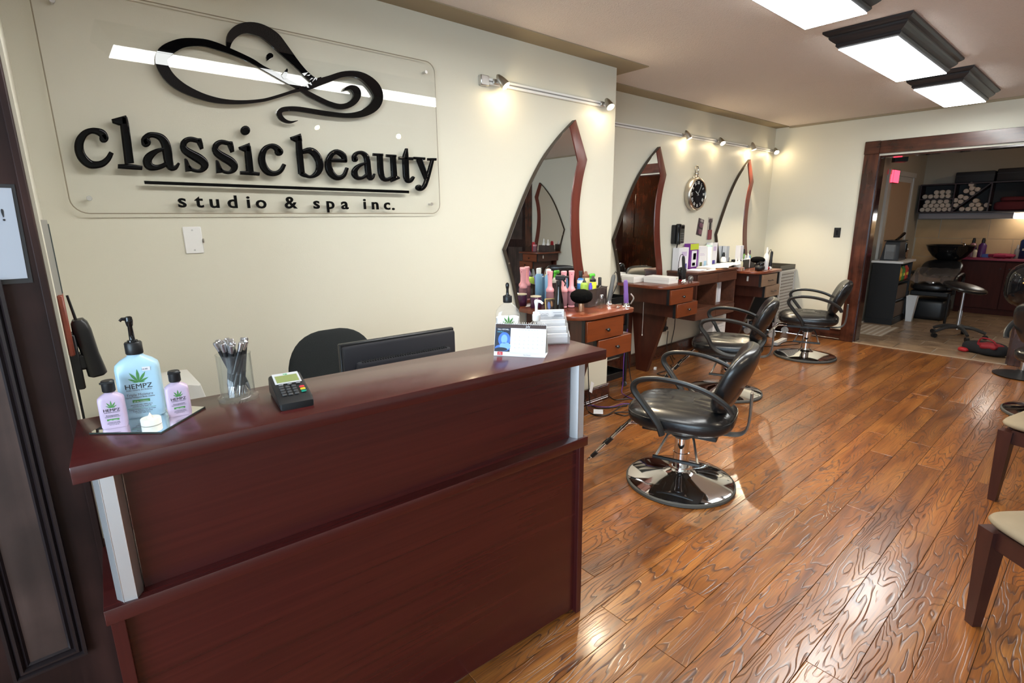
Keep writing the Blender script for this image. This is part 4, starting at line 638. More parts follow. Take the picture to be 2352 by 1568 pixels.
def small_bottle(label, loc, rz):
    t, r, d = lotion('lotion_bottle', label, loc, rz, .0465, .026, .080, LOTP, None, None)
    MB().lathe([(.0105, .079), (.0118, .081), (.0118, .1025), (.0105, .104)], n=24).obj('flip_cap', BLACK, t)
    MB().box(-.0125, .0125, -.0125, -.010, .0985, .103, .001).obj('cap_lip', BLACK, t)
    leaf(.0155).obj('leaf_emblem', GREEN, t, loc=(.001, -d - .0004, .0465), smooth=False)
    label_text(t, d, [('HEMPZ', .0385, .0088, TEXTD, 1.05), ('PURE HERBAL EXTRACTS', .0355, .0024, TEXTG, 1.0), ('Pomegranate', .0285, .0042, TEXTG, 1.0), ('Herbal Body Moisturizer', .0258, .0027, TEXTG, 1.0), ('enriched with 100%', .0135, .0026, TEXTG, 1.0), ('pure natural hemp oil', .0110, .0026, TEXTG, 1.0), ('2.25 fl oz / 65 mL', .0080, .0024, TEXTG, 1.0)])
    MB().box(-.0105, .0105, -d - .0005, -d - .0001, .0182, .0222).obj('green_band', GREEN, t, smooth=False)
    text('band_text', 'vegan creme', .0028, PAPER, t, (0, -d - .0008, .0187))
    return t
small_bottle('small pink lotion bottle with black flip cap left of the large blue one', (.040, 1.357, ZT), radians(-12))
small_bottle('small pink lotion bottle with black flip cap right of the large blue one', (.158, 1.345, ZT), radians(-5))
tl = thing('tealight', 'white tealight candle with a flame-shaped tip on the mirror tile', 'candle', (.100, 1.322, ZT))
MB().lathe([(.0175, 0), (.019, .001), (.0192, .013), (.0182, .0145), (.016, .0138)], n=28).obj('cup', IVORY, tl)
MB().lathe([(.006, .0138), (.0045, .018), (.0015, .0235), (.0003, .026)], n=12, c=(0, .001, 0)).obj('flame_tip', mat('cream flame', (.85, .78, .66), .5), tl)

# glass of pens
gx, gy = .290, 1.386
gl_ = thing('pen_glass', 'clear straight glass full of pens on the counter', 'glass', (gx, gy, 1.0702))
MB().lathe([(.0445, .0), (.046, .003), (.046, .008), (.041, .011), (.0385, .016), (.0385, .112), (.040, .1165), (.0385, .117), (.0368, .112), (.0368, .014), (.001, .012)], n=40, cap0=True, cap1=True).obj('glass_wall', GLASS, gl_)
PENS = mat('silver pen', (.55, .54, .55), .22, metal=.9); PENB = mat('black pen', (.02, .02, .022), .3)
def make_pen():
    t = thing('pen', 'silver and black ballpoint pen standing in the clear glass', 'pen', group='pens in the glass')
    MB().lathe([(.0008, 0), (.0032, .010), (.0044, .020), (.0048, .024)], n=12).obj('grip', PENS, t)
    MB().lathe([(.0048, .024), (.0050, .056), (.0054, .057), (.0054, .060), (.0050, .061), (.0050, .118)], n=12).obj('barrel', PENB, t)
    MB().lathe([(.0048, .118), (.0050, .120), (.0066, .137), (.0064, .140), (.005, .1415)], n=12).obj('cap_end', PENS, t)
    return t
pen0 = make_pen()
rp = random.Random(11)
for k in range(19):
    o = pen0 if k == 0 else dup(pen0, (0, 0, 0))
    a = 2 * pi * k / 19 + .3; rb = .018 + .011 * rp.random(); off = 1.2 + 1.3 * rp.random()
    if k % 4 == 0: rb *= .4
    b0 = Vector((gx + rb * cos(a), gy + rb * sin(a), 1.0845))
    tr = .023 + .007 * rp.random()
    b1 = Vector((gx + tr * cos(a + off), gy + tr * sin(a + off), 1.0845 + .112))
    o.location = b0; o.rotation_mode = 'QUATERNION'; o.rotation_quaternion = (b1 - b0).to_track_quat('Z', 'Y')

# payment terminal
pay = thing('card_terminal', 'black card payment terminal with a green screen on the counter', 'card terminal', (.386, 1.290, 1.0702), radians(-8))
prof = [(-.078, 0), (.075, 0), (.080, .012), (.072, .046), (.062, .050), (-.060, .022), (-.078, .016)]
b = MB().prism(prof, -.0385, .0385, 'yz', bev=.006)
b.obj('body', BLACK, pay)
TM = T(0, -.060, .0222) @ Matrix.Rotation(atan2(.028, .122), 4, 'X')
MB().box(-.031, .031, .072, .127, .0006, .002, .0008, M=TM).obj('face_plate', mat('grey face plate', (.50, .51, .53), .35), pay)
MB().box(-.026, .026, .078, .113, .002, .0026, M=TM).obj('screen', mat('green screen', (.23, .27, .10), .25, spec=.4), pay, smooth=False)
o = text('logo', 'TD', .0075, mat('bank green', (.10, .42, .16), .5), pay, (0, 0, 0), bold=.0003)
o.rotation_euler = (atan2(.028, .122), 0, 0); o.location = TM @ Vector((0, .1155, .0026))
for r in range(4):
    for c in range(3):
        MB().box(-.026 + c * .014, -.0155 + c * .014, .012 + r * .0125, .0205 + r * .0125, .0005, .0038, .0015, M=TM).obj('key', mat('dark key', (.05, .05, .052), .4), pay)
for r, cc in enumerate((((.0, .20, .13)), (.55, .42, .02), (.50, .03, .04))):
    MB().box(.018, .0305, .016 + r * .0115, .0245 + r * .0115, .0005, .0042, .0018, M=TM).obj('key', mat('key colour %d' % r, cc, .35), pay)
for c in range(3):
    MB().box(-.025 + c * .020, -.014 + c * .020, .0625, .0700, .0005, .0045, .002, M=TM).obj('function_key', mat('light key', (.16, .16, .165), .4), pay)

# desk calendar
ca = atan2(1.141 - 1.276, 1.13 - 1.028)
cal = thing('desk_calendar', 'spiral desk calendar open at July on the counter', 'calendar', (1.100, 1.231, 1.0702), ca)
CW, CH, CDp = .168, .1, .034
for sgn, m_, nm in ((-1, PAPER, 'front_card'), (1, mat('ivory card', (.70, .68, .62), .7), 'back_card')):
    MB().prism([(sgn * CDp, 0.001), (sgn * CDp + .0016, 0.001), (.0008, CH), (-.0008, CH)], -CW / 2, CW / 2, 'yz').obj(nm, m_, cal, smooth=False)
MB().box(-CW / 2, CW / 2, -CDp, CDp, 0, .0012).obj('base_card', PAPER, cal, smooth=False)
FM = T(0, -CDp - .0003, .001) @ Matrix.Rotation(-atan2(CDp, CH - .001), 4, 'X')
L_ = sqrt(CDp ** 2 + CH ** 2)
def cpl(name, u0, u1, w0, w1, m, e=.0006, par=cal):
    return MB().box(u0, u1, -e, 0, w0, w1, M=FM).obj(name, m, par, smooth=False)
cpl('header_band', -CW / 2 + .001, CW / 2 - .001, L_ * .86, L_ * .975, mat('brown header', (.045, .022, .018), .5))
pic = cpl('picture', -CW / 2 + .001, -.032, L_ * .13, L_ * .86, mat('dark blue picture', (.008, .012, .03), .4))
cpl('month_page', -.032, CW / 2 - .001, L_ * .10, L_ * .86, mat('calendar page', (.76, .78, .86), .7))
def oncal(body, size, m, u, w, sx=1.0, e=.0009, par=cal):
    o = text('calendar_text', body, size, m, par, (0, 0, 0), ext=.0001, sx=sx)
    o.matrix_local = FM @ T(u, -e, w) @ Matrix.Rotation(pi / 2, 4, 'X') @ Matrix.Diagonal((sx, 1, 1, 1)); return o
oncal('July', .0095, PAPER, .024, L_ * .89)
oncal('PAUL MITCHELL', .0062, PAPER, -.056, L_ * .79, .85)
oncal('NEURO', .006, mat('cyan print', (.08, .40, .60), .5), -.066, L_ * .715)
CYAN = mat('blue picture tone', (.05, .16, .55), .45); CYANL = mat('light blue picture tone', (.20, .42, .80), .45)
def blob(u, w, ru, rw, m, e):
    P = [FM @ Vector((u + ru * cos(2 * pi * k / 20), -e, w + rw * sin(2 * pi * k / 20))) for k in range(20)]
    MB().poly(P).obj('picture_shape', m, pic, smooth=False)
blob(-.052, L_ * .50, .020, .024, CYAN, .0008); blob(-.052, L_ * .51, .0105, .015, CYANL, .0010); blob(-.056, L_ * .24, .025, .011, CYAN, .0008); blob(-.048, L_ * .30, .018, .012, CYANL, .0010); blob(-.060, L_ * .20, .020, .006, mat('dark picture tone', (.005, .007, .02), .4), .0012)
gr = MB()
for k in range(8): gr.box(-.027 + k * .0148, -.0267 + k * .0148, -.0009, 0, L_ * .13, L_ * .80, M=FM)
for k in range(7): gr.box(-.027, .077, -.0009, 0, L_ * (.13 + k * .1117), L_ * (.13 + k * .1117) + .0003, M=FM)
gr.obj('grid_lines', mat('calendar grid', (.5, .5, .58), .7), cal, smooth=False)
nmb = 1
for k in range(3, 34):
    oncal(str(nmb), .0038, TEXTG, -.0165 + (k % 7) * .0148, L_ * (.70 - (k // 7) * .1117)); nmb += 1
oncal('SUN     MON     TUE     WED     THU     FRI     SAT', .0030, TEXTG, .0255, L_ * .805)
cpl('red_logo', -.072, -.055, L_ * .02, L_ * .12, mat('red logo', (.60, .02, .03), .5), .0011)
oncal('PAUL', .0040, PAPER, -.0635, L_ * .07, .9, .0014); oncal('MITCHELL', .0028, PAPER, -.0635, L_ * .035, .9, .0014)
oncal('Paul Mitchell', .0045, TEXTG, .0255, L_ * .035)
sp_ = MB()
for k in range(22):
    u = -CW / 2 + .008 + k * (CW - .016) / 21
    sp_.tube([(u + .0006 * sin(a), .0046 * cos(a), CH + .0005 + .0046 * sin(a)) for a in [2 * pi * q / 10 for q in range(10)]], .0006, n=4, closed=True)
tag(sp_.obj('spiral_binding', STEEL, cal), kind='stuff')

# clear lotion bottle with black pump behind the calendar
cl2 = thing('pump_bottle', 'clear lotion bottle with a black pump behind the desk calendar', 'bottle', (1.135, 1.338, 1.0702), radians(-38))
secs = [(0, .036, .019, 5), (.004, .039, .021, 5), (.02, .041, .022, 5), (.115, .041, .022, 5), (.128, .038, .021, 4), (.142, .028, .018, 3), (.152, .016, .014, 2), (.157, .0125, .0125, 2)]
MB().loft(secs, 40).obj('body', clear('clear bottle plastic', (.96, .96, .96), 1.2, haze=.06), cl2, angle=60)
MB().loft([(.002, .035, .018, 5), (.02, .0395, .0205, 5), (.104, .0395, .0205, 5), (.108, .030, .016, 4)], 32).obj('lotion', LOTW, cl2, angle=60)
MB().lathe([(.0145, .155), (.0155, .157), (.0155, .176), (.014, .178)], n=28).obj('collar', BLACK, cl2)
MB().lathe([(.009, .178), (.009, .181), (.005, .182), (.0042, .200), (.0058, .206), (.0066, .214), (.0050, .220), (.002, .222)], n=20).obj('pump', BLACKG, cl2)
leaf(.032).obj('leaf_emblem', GREEN, cl2, loc=(.002, -.0226, .083), smooth=False)
text('label_text', 'HEMPZ', .015, TEXTD, cl2, (0, -.0228, .066))

# sanitiser with white pump
sn = thing('sanitizer_bottle', 'clear hand gel bottle with a white pump before the card holder', 'bottle', (1.190, 1.254, 1.0702), radians(-45))
MB().loft([(0, .026, .017, 3), (.004, .028, .019, 3), (.07, .028, .019, 3), (.085, .024, .017, 2.6), (.094, .012, .012, 2), (.098, .0115, .0115, 2)], 32).obj('body', clear('gel bottle plastic', (.94, .95, .96), 1.2, haze=.08), sn, angle=60)
MB().lathe([(.0125, .096), (.0135, .098), (.0135, .117), (.0118, .119), (.0118, .124), (.0105, .126)], n=24).obj('collar', WHITE, sn)
MB().lathe([(.0045, .126), (.0045, .142), (.0055, .150), (.0075, .160), (.006, .166), (.002, .168)], n=16).obj('pump', WHITE, sn)
MB().tube([(0, 0, .163), (.014, -.008, .162), (.022, -.013, .156)], [.0055, .0038], n=8).obj('spout', WHITE, sn)

# tiered acrylic card holder with cards
ch = thing('card_holder', 'clear tiered acrylic card holder full of business cards at the counter end', 'card holder', (1.298, 1.288, 1.0702), radians(-34))
b = MB()
for k in range(4):
    y0 = -.040 + .021 * k; zt = .024 + .021 * k
    b.box(-.056, .056, y0, y0 + .002, 0.002, zt)
    b.box(-.056, .056, y0, y0 + .021, .001 + .021 * k, .003 + .021 * k)
b.box(-.056, .056, .044, .046, 0, .098).box(-.056, .056, -.040, .046, 0, .002)
b.obj('tiers', ACRYL, ch, smooth=False)
for sx_ in (-.058, .056):
    MB().prism([(-.041, 0), (.046, 0), (.046, .10), (.040, .10), (.022, .083), (.001, .062), (-.020, .041), (-.041, .026)], sx_, sx_ + .002, 'yz').obj('side_wall', ACRYL, ch, smooth=False)
for k in range(4):
    y0 = -.040 + .021 * k
    MB().box(-.050, .050, y0 + .004, y0 + .012, .004 + .021 * k, (.036 if k < 3 else .048) + .021 * k).obj('card_stack', PAPER, ch, smooth=False)
cl_ = MB()
for u0, u1, w in ((.010, .040, .1005), (.016, .042, .0915), (.012, .042, .0885), (-.040, -.010, .0900), (.004, .044, .0855)):
    cl_.box(u0, u1, .0255, .0240, w, w + .0014)
cl_.obj('print_lines', TEXTG, ch, smooth=False)
logo = MB().tube([(-.036, .0240, .094), (-.028, .0240, .099), (-.020, .0240, .095), (-.012, .0240, .099), (-.006, .0240, .096)], .0006, n=4, smooth=3).obj('card_logo', TEXTG, ch)

# ---- behind the desk
mon = thing('monitor', 'black flat monitor seen from behind on the desk', 'monitor', (.955, 1.765, .7385), radians(-3))
MB().box(-.240, .240, .0, .022, .045, .330, .004).obj('bezel', BLACK, mon)
MB().box(-.236, .236, -.018, .002, .050, .322, .010, 2).obj('back_shell', mat('charcoal plastic', (.022, .022, .027), .42), mon)
MB().box(-.195, .20, -.045, -.016, .10, .262, .012, 2).obj('rear_bulge', mat('charcoal plastic', (.022, .022, .027), .42), mon)
v = MB()
for k in range(36): v.box(-.175 + k * .0100, -.1705 + k * .0100, -.0415, -.020, .2595, .2632)
v.obj('vent_slots', mat('slot black', (.003, .003, .003), .9), mon, smooth=False)
MB().cyl((0, -.01, 0.012), (0, -.01, .12), .02, n=16).obj('neck', BLACK, mon)
MB().lathe([(.001, 0), (.11, 0), (.11, .006), (.03, .014), (.001, .015)], n=32).obj('foot', BLACK, mon)

ofc = thing('office_chair', 'black office chair with a round fabric back behind the desk', 'chair', (.868, 2.06, 0), radians(0))
MB().sell((0, .16, .80), (.205, .035, .235), 2.6, 2.2, 40, 20, M=T(0, .16, .80) @ Matrix.Rotation(radians(-8), 4, 'X') @ T(0, -.16, -.80)).obj('backrest', FABRIC, ofc, angle=60)
MB().sell((0, -.05, .46), (.23, .23, .04), 2.8, 3, 40, 12).obj('seat', FABRIC, ofc, angle=60)
MB().tube([(0, .19, .72), (0, .22, .55), (0, .15, .41), (0, 0, .40)], .018, n=8, smooth=4).obj('back_bar', BLACK, ofc)
MB().cyl((0, 0, .08), (0, 0, .42), .025, n=16).obj('column', BLACK, ofc)
for k in range(5):
    a = 2 * pi * k / 5 + .4
    L5 = MB().tube([(0, 0, .10), (.15 * cos(a), .15 * sin(a), .095), (.27 * cos(a), .27 * sin(a), .065)], [.022, .014], n=8).obj('base_arm', BLACK, ofc)
    MB().cyl((.27 * cos(a) - .012 * sin(a), .27 * sin(a) + .012 * cos(a), .027), (.27 * cos(a) + .012 * sin(a), .27 * sin(a) - .012 * cos(a), .027), .027, n=14).obj('caster', BLACK, L5)

pr = thing('printer', 'white desktop printer with a raised paper flap beside the lotion bottles', 'printer', (.215, 2.40, .72))
MB().prism([(-.13, 0), (.155, 0), (.155, .06), (.132, .168), (.095, .172), (-.13, .172)], -.14, .14, 'xz', bev=.006).obj('body', mat('warm white plastic', (.68, .67, .63), .45), pr)
MB().box(-.09, .09, -.143, -.139, .02, .07).obj('paper_slot', BLACK, pr, smooth=False)
MB().box(-.08, .08, -.20, -.139, .018, .022).obj('output_tray', mat('warm white plastic', (.68, .67, .63), .45), pr, smooth=False)
stand = thing('printer_stand', 'dark wooden stand carrying the printer behind the desk', 'stand', (.20, 2.40, 0))
MB().box(-.18, .20, -.22, .25, .695, .72, .003).obj('top', DKCH, stand)
for x, y in ((-.16, -.2), (.18, -.2), (-.16, .23), (.18, .23)):
    MB().box(x - .02, x + .02, y - .02, y + .02, 0, .695).obj('leg', DKCH, stand, smooth=False)

# ------------------------------------------------------------------ wall sign
SY = W - .03
sg = thing('wall_sign', 'clear acrylic wall sign with glossy black letters and a hat-lady emblem', 'sign', (0, 0, 0))
def strokes(items, th, dome, lean=False):
    b = MB()
    th0 = th
    for ki, (kind, P) in enumerate(items):
        if lean: th = th0 + .0005 * ki
        if kind == 'p':
            pts = [Vector((p[0], 0, p[1])) for p in P]
            c = sum(pts, Vector()) / len(pts)
            R = [[Vector((q.x, SY, q.z)) for q in pts], [Vector((q.x, SY - th * (.62 if dome else 1), q.z)) for q in pts]]
            if dome:
                for k, h in ((.95, .84), (.85, .97), (.7, 1.0)):
                    R.append([Vector((c.x + (q.x - c.x) * k, SY - th * h, c.z + (q.z - c.z) * k)) for q in pts])
            b.rings(R)
        else:
            pr_ = [(0, 0), (0, .62), (.045, .84), (.14, .97), (.28, 1.0), (.72, 1.0), (.86, .97), (.955, .84), (1, .62), (1, 0)] if dome else [(0, 0), (0, 1), (1, 1), (1, 0)]
            R = []
            for lx, lz, rx, rz in P:
                R.append([Vector((lx + (rx - lx) * s, SY - th * h, lz + (rz - lz) * s)) for s, h in pr_])
            b.rings(R)
    if lean:      # tilt added to the right-hand loop so it misses the light strip's reflection
        for v in b.bm.verts:
            if v.co.y < SY - .002:
                q = min(1, max(0, (v.co.x - 1.02) / .14)); q = q * q * (3 - 2 * q)
                v.co.y -= q * .075 * (v.co.z - 2.02)
    return b
pn = []
def rr(x0, x1, z0, z1, r, n=6):
    P = []
    for cx, cz, a0 in ((x1 - r, z0 + r, -pi / 2), (x1 - r, z1 - r, 0), (x0 + r, z1 - r, pi / 2), (x0 + r, z0 + r, pi)):
        for k in range(n + 1):
            a = a0 + pi / 2 * k / n; P.append((cx + r * cos(a), cz + r * sin(a)))
    return P
MB().prism(rr(.072, 1.748, 1.538, 2.345, .055), SY, SY + .006, 'xz').obj('acrylic_panel', CLEAR, sg, smooth=False)
edge = MB(); Pq = rr(.072, 1.748, 1.538, 2.345, .055)
edge.tube([(x, SY + .003, z) for x, z in Pq], .0022, n=5, closed=True)
edge.obj('panel_edge', mat('acrylic edge', (.33, .28, .20), .3), sg)
for x, z in ((.132, 1.595), (1.69, 1.590), (1.69, 2.29), (.132, 2.28)):
    s_ = MB().cyl((x, SY + .0, z), (x, W - .001, z), .006, n=12).cyl((x, SY - .004, z), (x, SY, z), .0085, .0095, n=14).obj('standoff_screw', STEEL, sg)
for n_, it in LETTERS:
    strokes(it, .016, True).obj('letter', LETTER, sg, angle=50)
strokes(EMBLEM, .011, False, True)  .obj('emblem', EMBL, sg, smooth=False)
MB().prism([tuple(p) for p in BAR], SY - .008, SY, 'xz').obj('underline_bar', LETTER, sg, smooth=False)
for chh, x, z in SMALL:
    text('letter', chh, .077, LETTER, sg, (x, SY - .004, z - .003), ext=.004, align='CENTER', bold=.0016, sx=1.16)

sw = thing('blank_wall_plate', 'white blank wall plate below the sign', 'wall plate', (.468, W, 1.424))
MB().box(-.036, .036, -.006, 0, -.058, .058, .003).obj('plate', WHITE, sw)
for z in (-.043, .043): MB().cyl((0, -.0075, z), (0, -.005, z), .0035, n=10).obj('screw', STEEL, sw)
MB().box(.0362, .0405, -.016, -.001, -.012, .006, .001).obj('side_clip', NICKEL, sw)

# ------------------------------------------------------------------ bow-shaped mirrors
def bow_mirror(label, loc, rz=0.0):
    """local x from the left bulge, wall plane at y = 0, faces -y"""
    t = thing('bow_mirror', label, 'mirror', loc, rz)
    def cr(P, n=5): return [(v.x, v.z) for v in spline([(x, 0, z) for x, z in P], n)]
    left = cr([(.655, 2.171), (.565, 2.075), (.455, 1.935), (.330, 1.755), (.190, 1.535), (.075, 1.390), (.0, 1.305)][::-1], 4)
    left = cr([(.0, 1.305), (.045, 1.39), (.125, 1.545), (.235, 1.735), (.355, 1.90), (.50, 2.045), (.655, 2.171)], 5)
    right = cr([(.782, 1.915), (.738, 1.78), (.712, 1.64), (.706, 1.52), (.718, 1.36), (.748, 1.19), (.792, 1.02), (.812, .88)], 5)
    low = cr([(.125, .88), (.085, 1.05), (.048, 1.17), (.0, 1.305)], 4)
    outline = low[:-1] + left[:-1] + [(.655, 2.171)] + right
    MB().prism(outline, -.038, -.008, 'xz').obj('backing_board', mat('dark mirror edge', (.035, .022, .014), .4), t, smooth=False)
    # wooden frame strip on the right
    inn = cr([(.688, 1.895), (.652, 1.78), (.628, 1.66), (.620, 1.52), (.628, 1.36), (.655, 1.19), (.695, 1.02), (.718, .88)], 5)
    fr_ = [(.655, 2.171)] + right + inn[::-1] + [(.596, 2.121)]
    MB().prism(fr_, -.046, -.038, 'xz', bev=.002).obj('side_frame', FRAMEW, t, angle=30)
    gl = low[:-1] + left[:-4] + [(.596, 2.121)] + inn
    MB().prism([(x + (.006 if i < len(low) + len(left) - 6 else 0), z) for i, (x, z) in enumerate(gl)], -.0405, -.038, 'xz').obj('glass', MIRROR, t, smooth=False)
    MB().cyl((.03, -.042, 1.215), (.03, -.0405, 1.215), .006, n=10).obj('clip', NICKEL, t)
    return t
bow_mirror('tall bow-shaped mirror with cherry side frame on the projecting wall next to the sign', (2.235, W, 0))
bow_mirror('tall bow-shaped mirror with cherry side frame left of the round wall clock', (3.941, YR, 0))
m3 = bow_mirror('tall bow-shaped mirror with cherry side frame in the far corner right of the wall clock', (5.824, YR, 0))
bow_mirror('tall bow-shaped mirror on the back wall beside the dark closed door', (XB, -1.50, 0), radians(-90))

# ------------------------------------------------------------------ styling stations
ZT1 = .905
def station(name, label, loc, rz=0.0, front=CHERRY, knob='knob', hook=True, dx=0.0):
    """local: wall at y = 0, table reaches to y = -.59; x from the table's left edge"""
    t = thing(name, label, 'styling station', loc, rz)
    D = -.59; Wd = .60
    P = [(0, 0), (0, D + .17)]
    for k in range(9):
        a = pi + (pi / 2) * k / 8; P.append((.15 + .15 * cos(a), D + .17 + .17 * sin(a)))
    P += [(Wd - .06, D - .0)]
    for k in range(1, 7):
        a = -pi / 2 + (pi / 2) * k / 6; P.append((Wd - .06 + .06 * cos(a), D + .07 + .07 * sin(a)))
    P += [(Wd, 0)]
    MB().prism([(px_, min(py_, -.048)) for px_, py_ in P], ZT1 - .026, ZT1, 'xy', bev=.003).obj('table_top', CHERRYT, t, angle=30)
    x0 = .09 + dx
    # upper box with drawer
    MB().box(x0 + .004, x0 + .37, D + .030, -.02, .735, ZT1 - .026).obj('upper_carcass', DKCH, t, smooth=False)
    MB().box(x0 - .006, x0 + .004, D + .022, D + .045, .732, ZT1 - .03).obj('edge_band', BLACK, t, smooth=False)
    d1 = MB().box(x0 + .006, x0 + .372, D + .008, D + .030, .737, ZT1 - .036, .002).obj('drawer', front, t)
    x1 = x0 + .115
    MB().box(x1 + .004, x1 + .350, D + .030, -.06, .602, .734).obj('lower_carcass', DKCH, t, smooth=False)
    MB().box(x1 - .006, x1 + .004, D + .022, D + .045, .60, .734).obj('edge_band', BLACK, t, smooth=False)
    d2 = MB().box(x1 + .006, x1 + .352, D + .008, D + .030, .604, .730, .002).obj('drawer', front, t)
    for dd, cx, cz in ((d1, x0 + .19, .798), (d2, x1 + .18, .668)):
        if knob == 'knob':
            MB().lathe([(.005, 0), (.005, .012), (.011, .016), (.0135, .022), (.010, .029), (.003, .031)], n=18, M=T(cx, D + .008, cz) @ Matrix.Rotation(pi / 2, 4, 'X')).obj('knob', mat('pewter knob', (.10, .095, .09), .25, metal=.9), dd)
        else:
            MB().tube([(cx - .05, D + .008, cz), (cx - .045, D - .014, cz), (cx + .045, D - .014, cz), (cx + .05, D + .008, cz)], .005, n=8).obj('pull', mat('dark bronze pull', (.07, .04, .03), .35, metal=.6), dd)
    # tapered leg panels in planes x = const
    for lx, nm in ((.30, 'leg'), ):
        MB().prism([(-.02, .735), (-.44, .735), (-.43, .66), (-.222, 0), (-.10, 0), (-.02, .62)], lx, lx + .045, 'yz').obj(nm, DKCH if False else wood('cherry leg panel', (.052, .012, .007), (.085, .021, .011), .35, (20, 20, 3), bump=.02), t, smooth=False)
    MB().box(.14, .30, -.03, -.012, .0, .735).obj('back_panel', wood('cherry leg panel', (.052, .012, .007), (.085, .021, .011), .35), t, smooth=False)
    if hook:
        MB().box(x0 - .007, x0 + .002, D + .165, D + .185, .79, .845, .003).obj('hook', IVORY, t)
    return t
station('styling_station', 'cherry styling station with two knobbed drawers crowded with brushes and bottles', (2.345, W, 0))
station('styling_station', 'cherry styling station with two knobbed drawers carrying two white boxes', (3.985, YR, 0), hook=False)
station('styling_station', 'styling station with taupe bar-handled drawers in the far corner', (5.80, YR, 0), front=TAUPE, knob='bar')
station('styling_station', 'cherry styling station on the back wall beside the dark closed door', (XB, -1.57, 0), radians(-90))

# wall cabinet between the stations
cabt = thing('wall_cabinet', 'walnut wall cabinet with two open cubbies between the styling stations', 'cabinet', (4.905, YR, 0))
MB().box(-.012, .842, -.366, 0, .930, .952, .002).obj('top', MIDW, cabt)
MB().box(0, .020, -.35, 0, .45, .930).obj('side_panel', DKCH, cabt, smooth=False)
MB().box(.810, .830, -.35, 0, .45, .930).obj('side_panel', MIDW, cabt, smooth=False)
MB().box(.02, .81, -.008, 0, .45, .93).obj('back_panel', DKCH, cabt, smooth=False)
MB().box(.405, .423, -.348, -.008, .57, .81).obj('divider', MIDW, cabt, smooth=False)
MB().box(.02, .81, -.345, -.008, .555, .572).obj('shelf', MIDW, cabt, smooth=False)
MB().box(.02, .81, -.33, -.008, .81, .826).obj('rail', MIDW, cabt, smooth=False)
for a, c in ((.006, .412), (.416, .824)):
    MB().box(a, c, -.362, -.348, .822, .924, .002).obj('drawer', MIDW, cabt)
    MB().box(a, c, -.362, -.348, .452, .556, .002).obj('lower_drawer', MIDW, cabt)
MB().box(.02, .81, -.345, -.01, .45, .462).obj('bottom', MIDW, cabt, smooth=False)

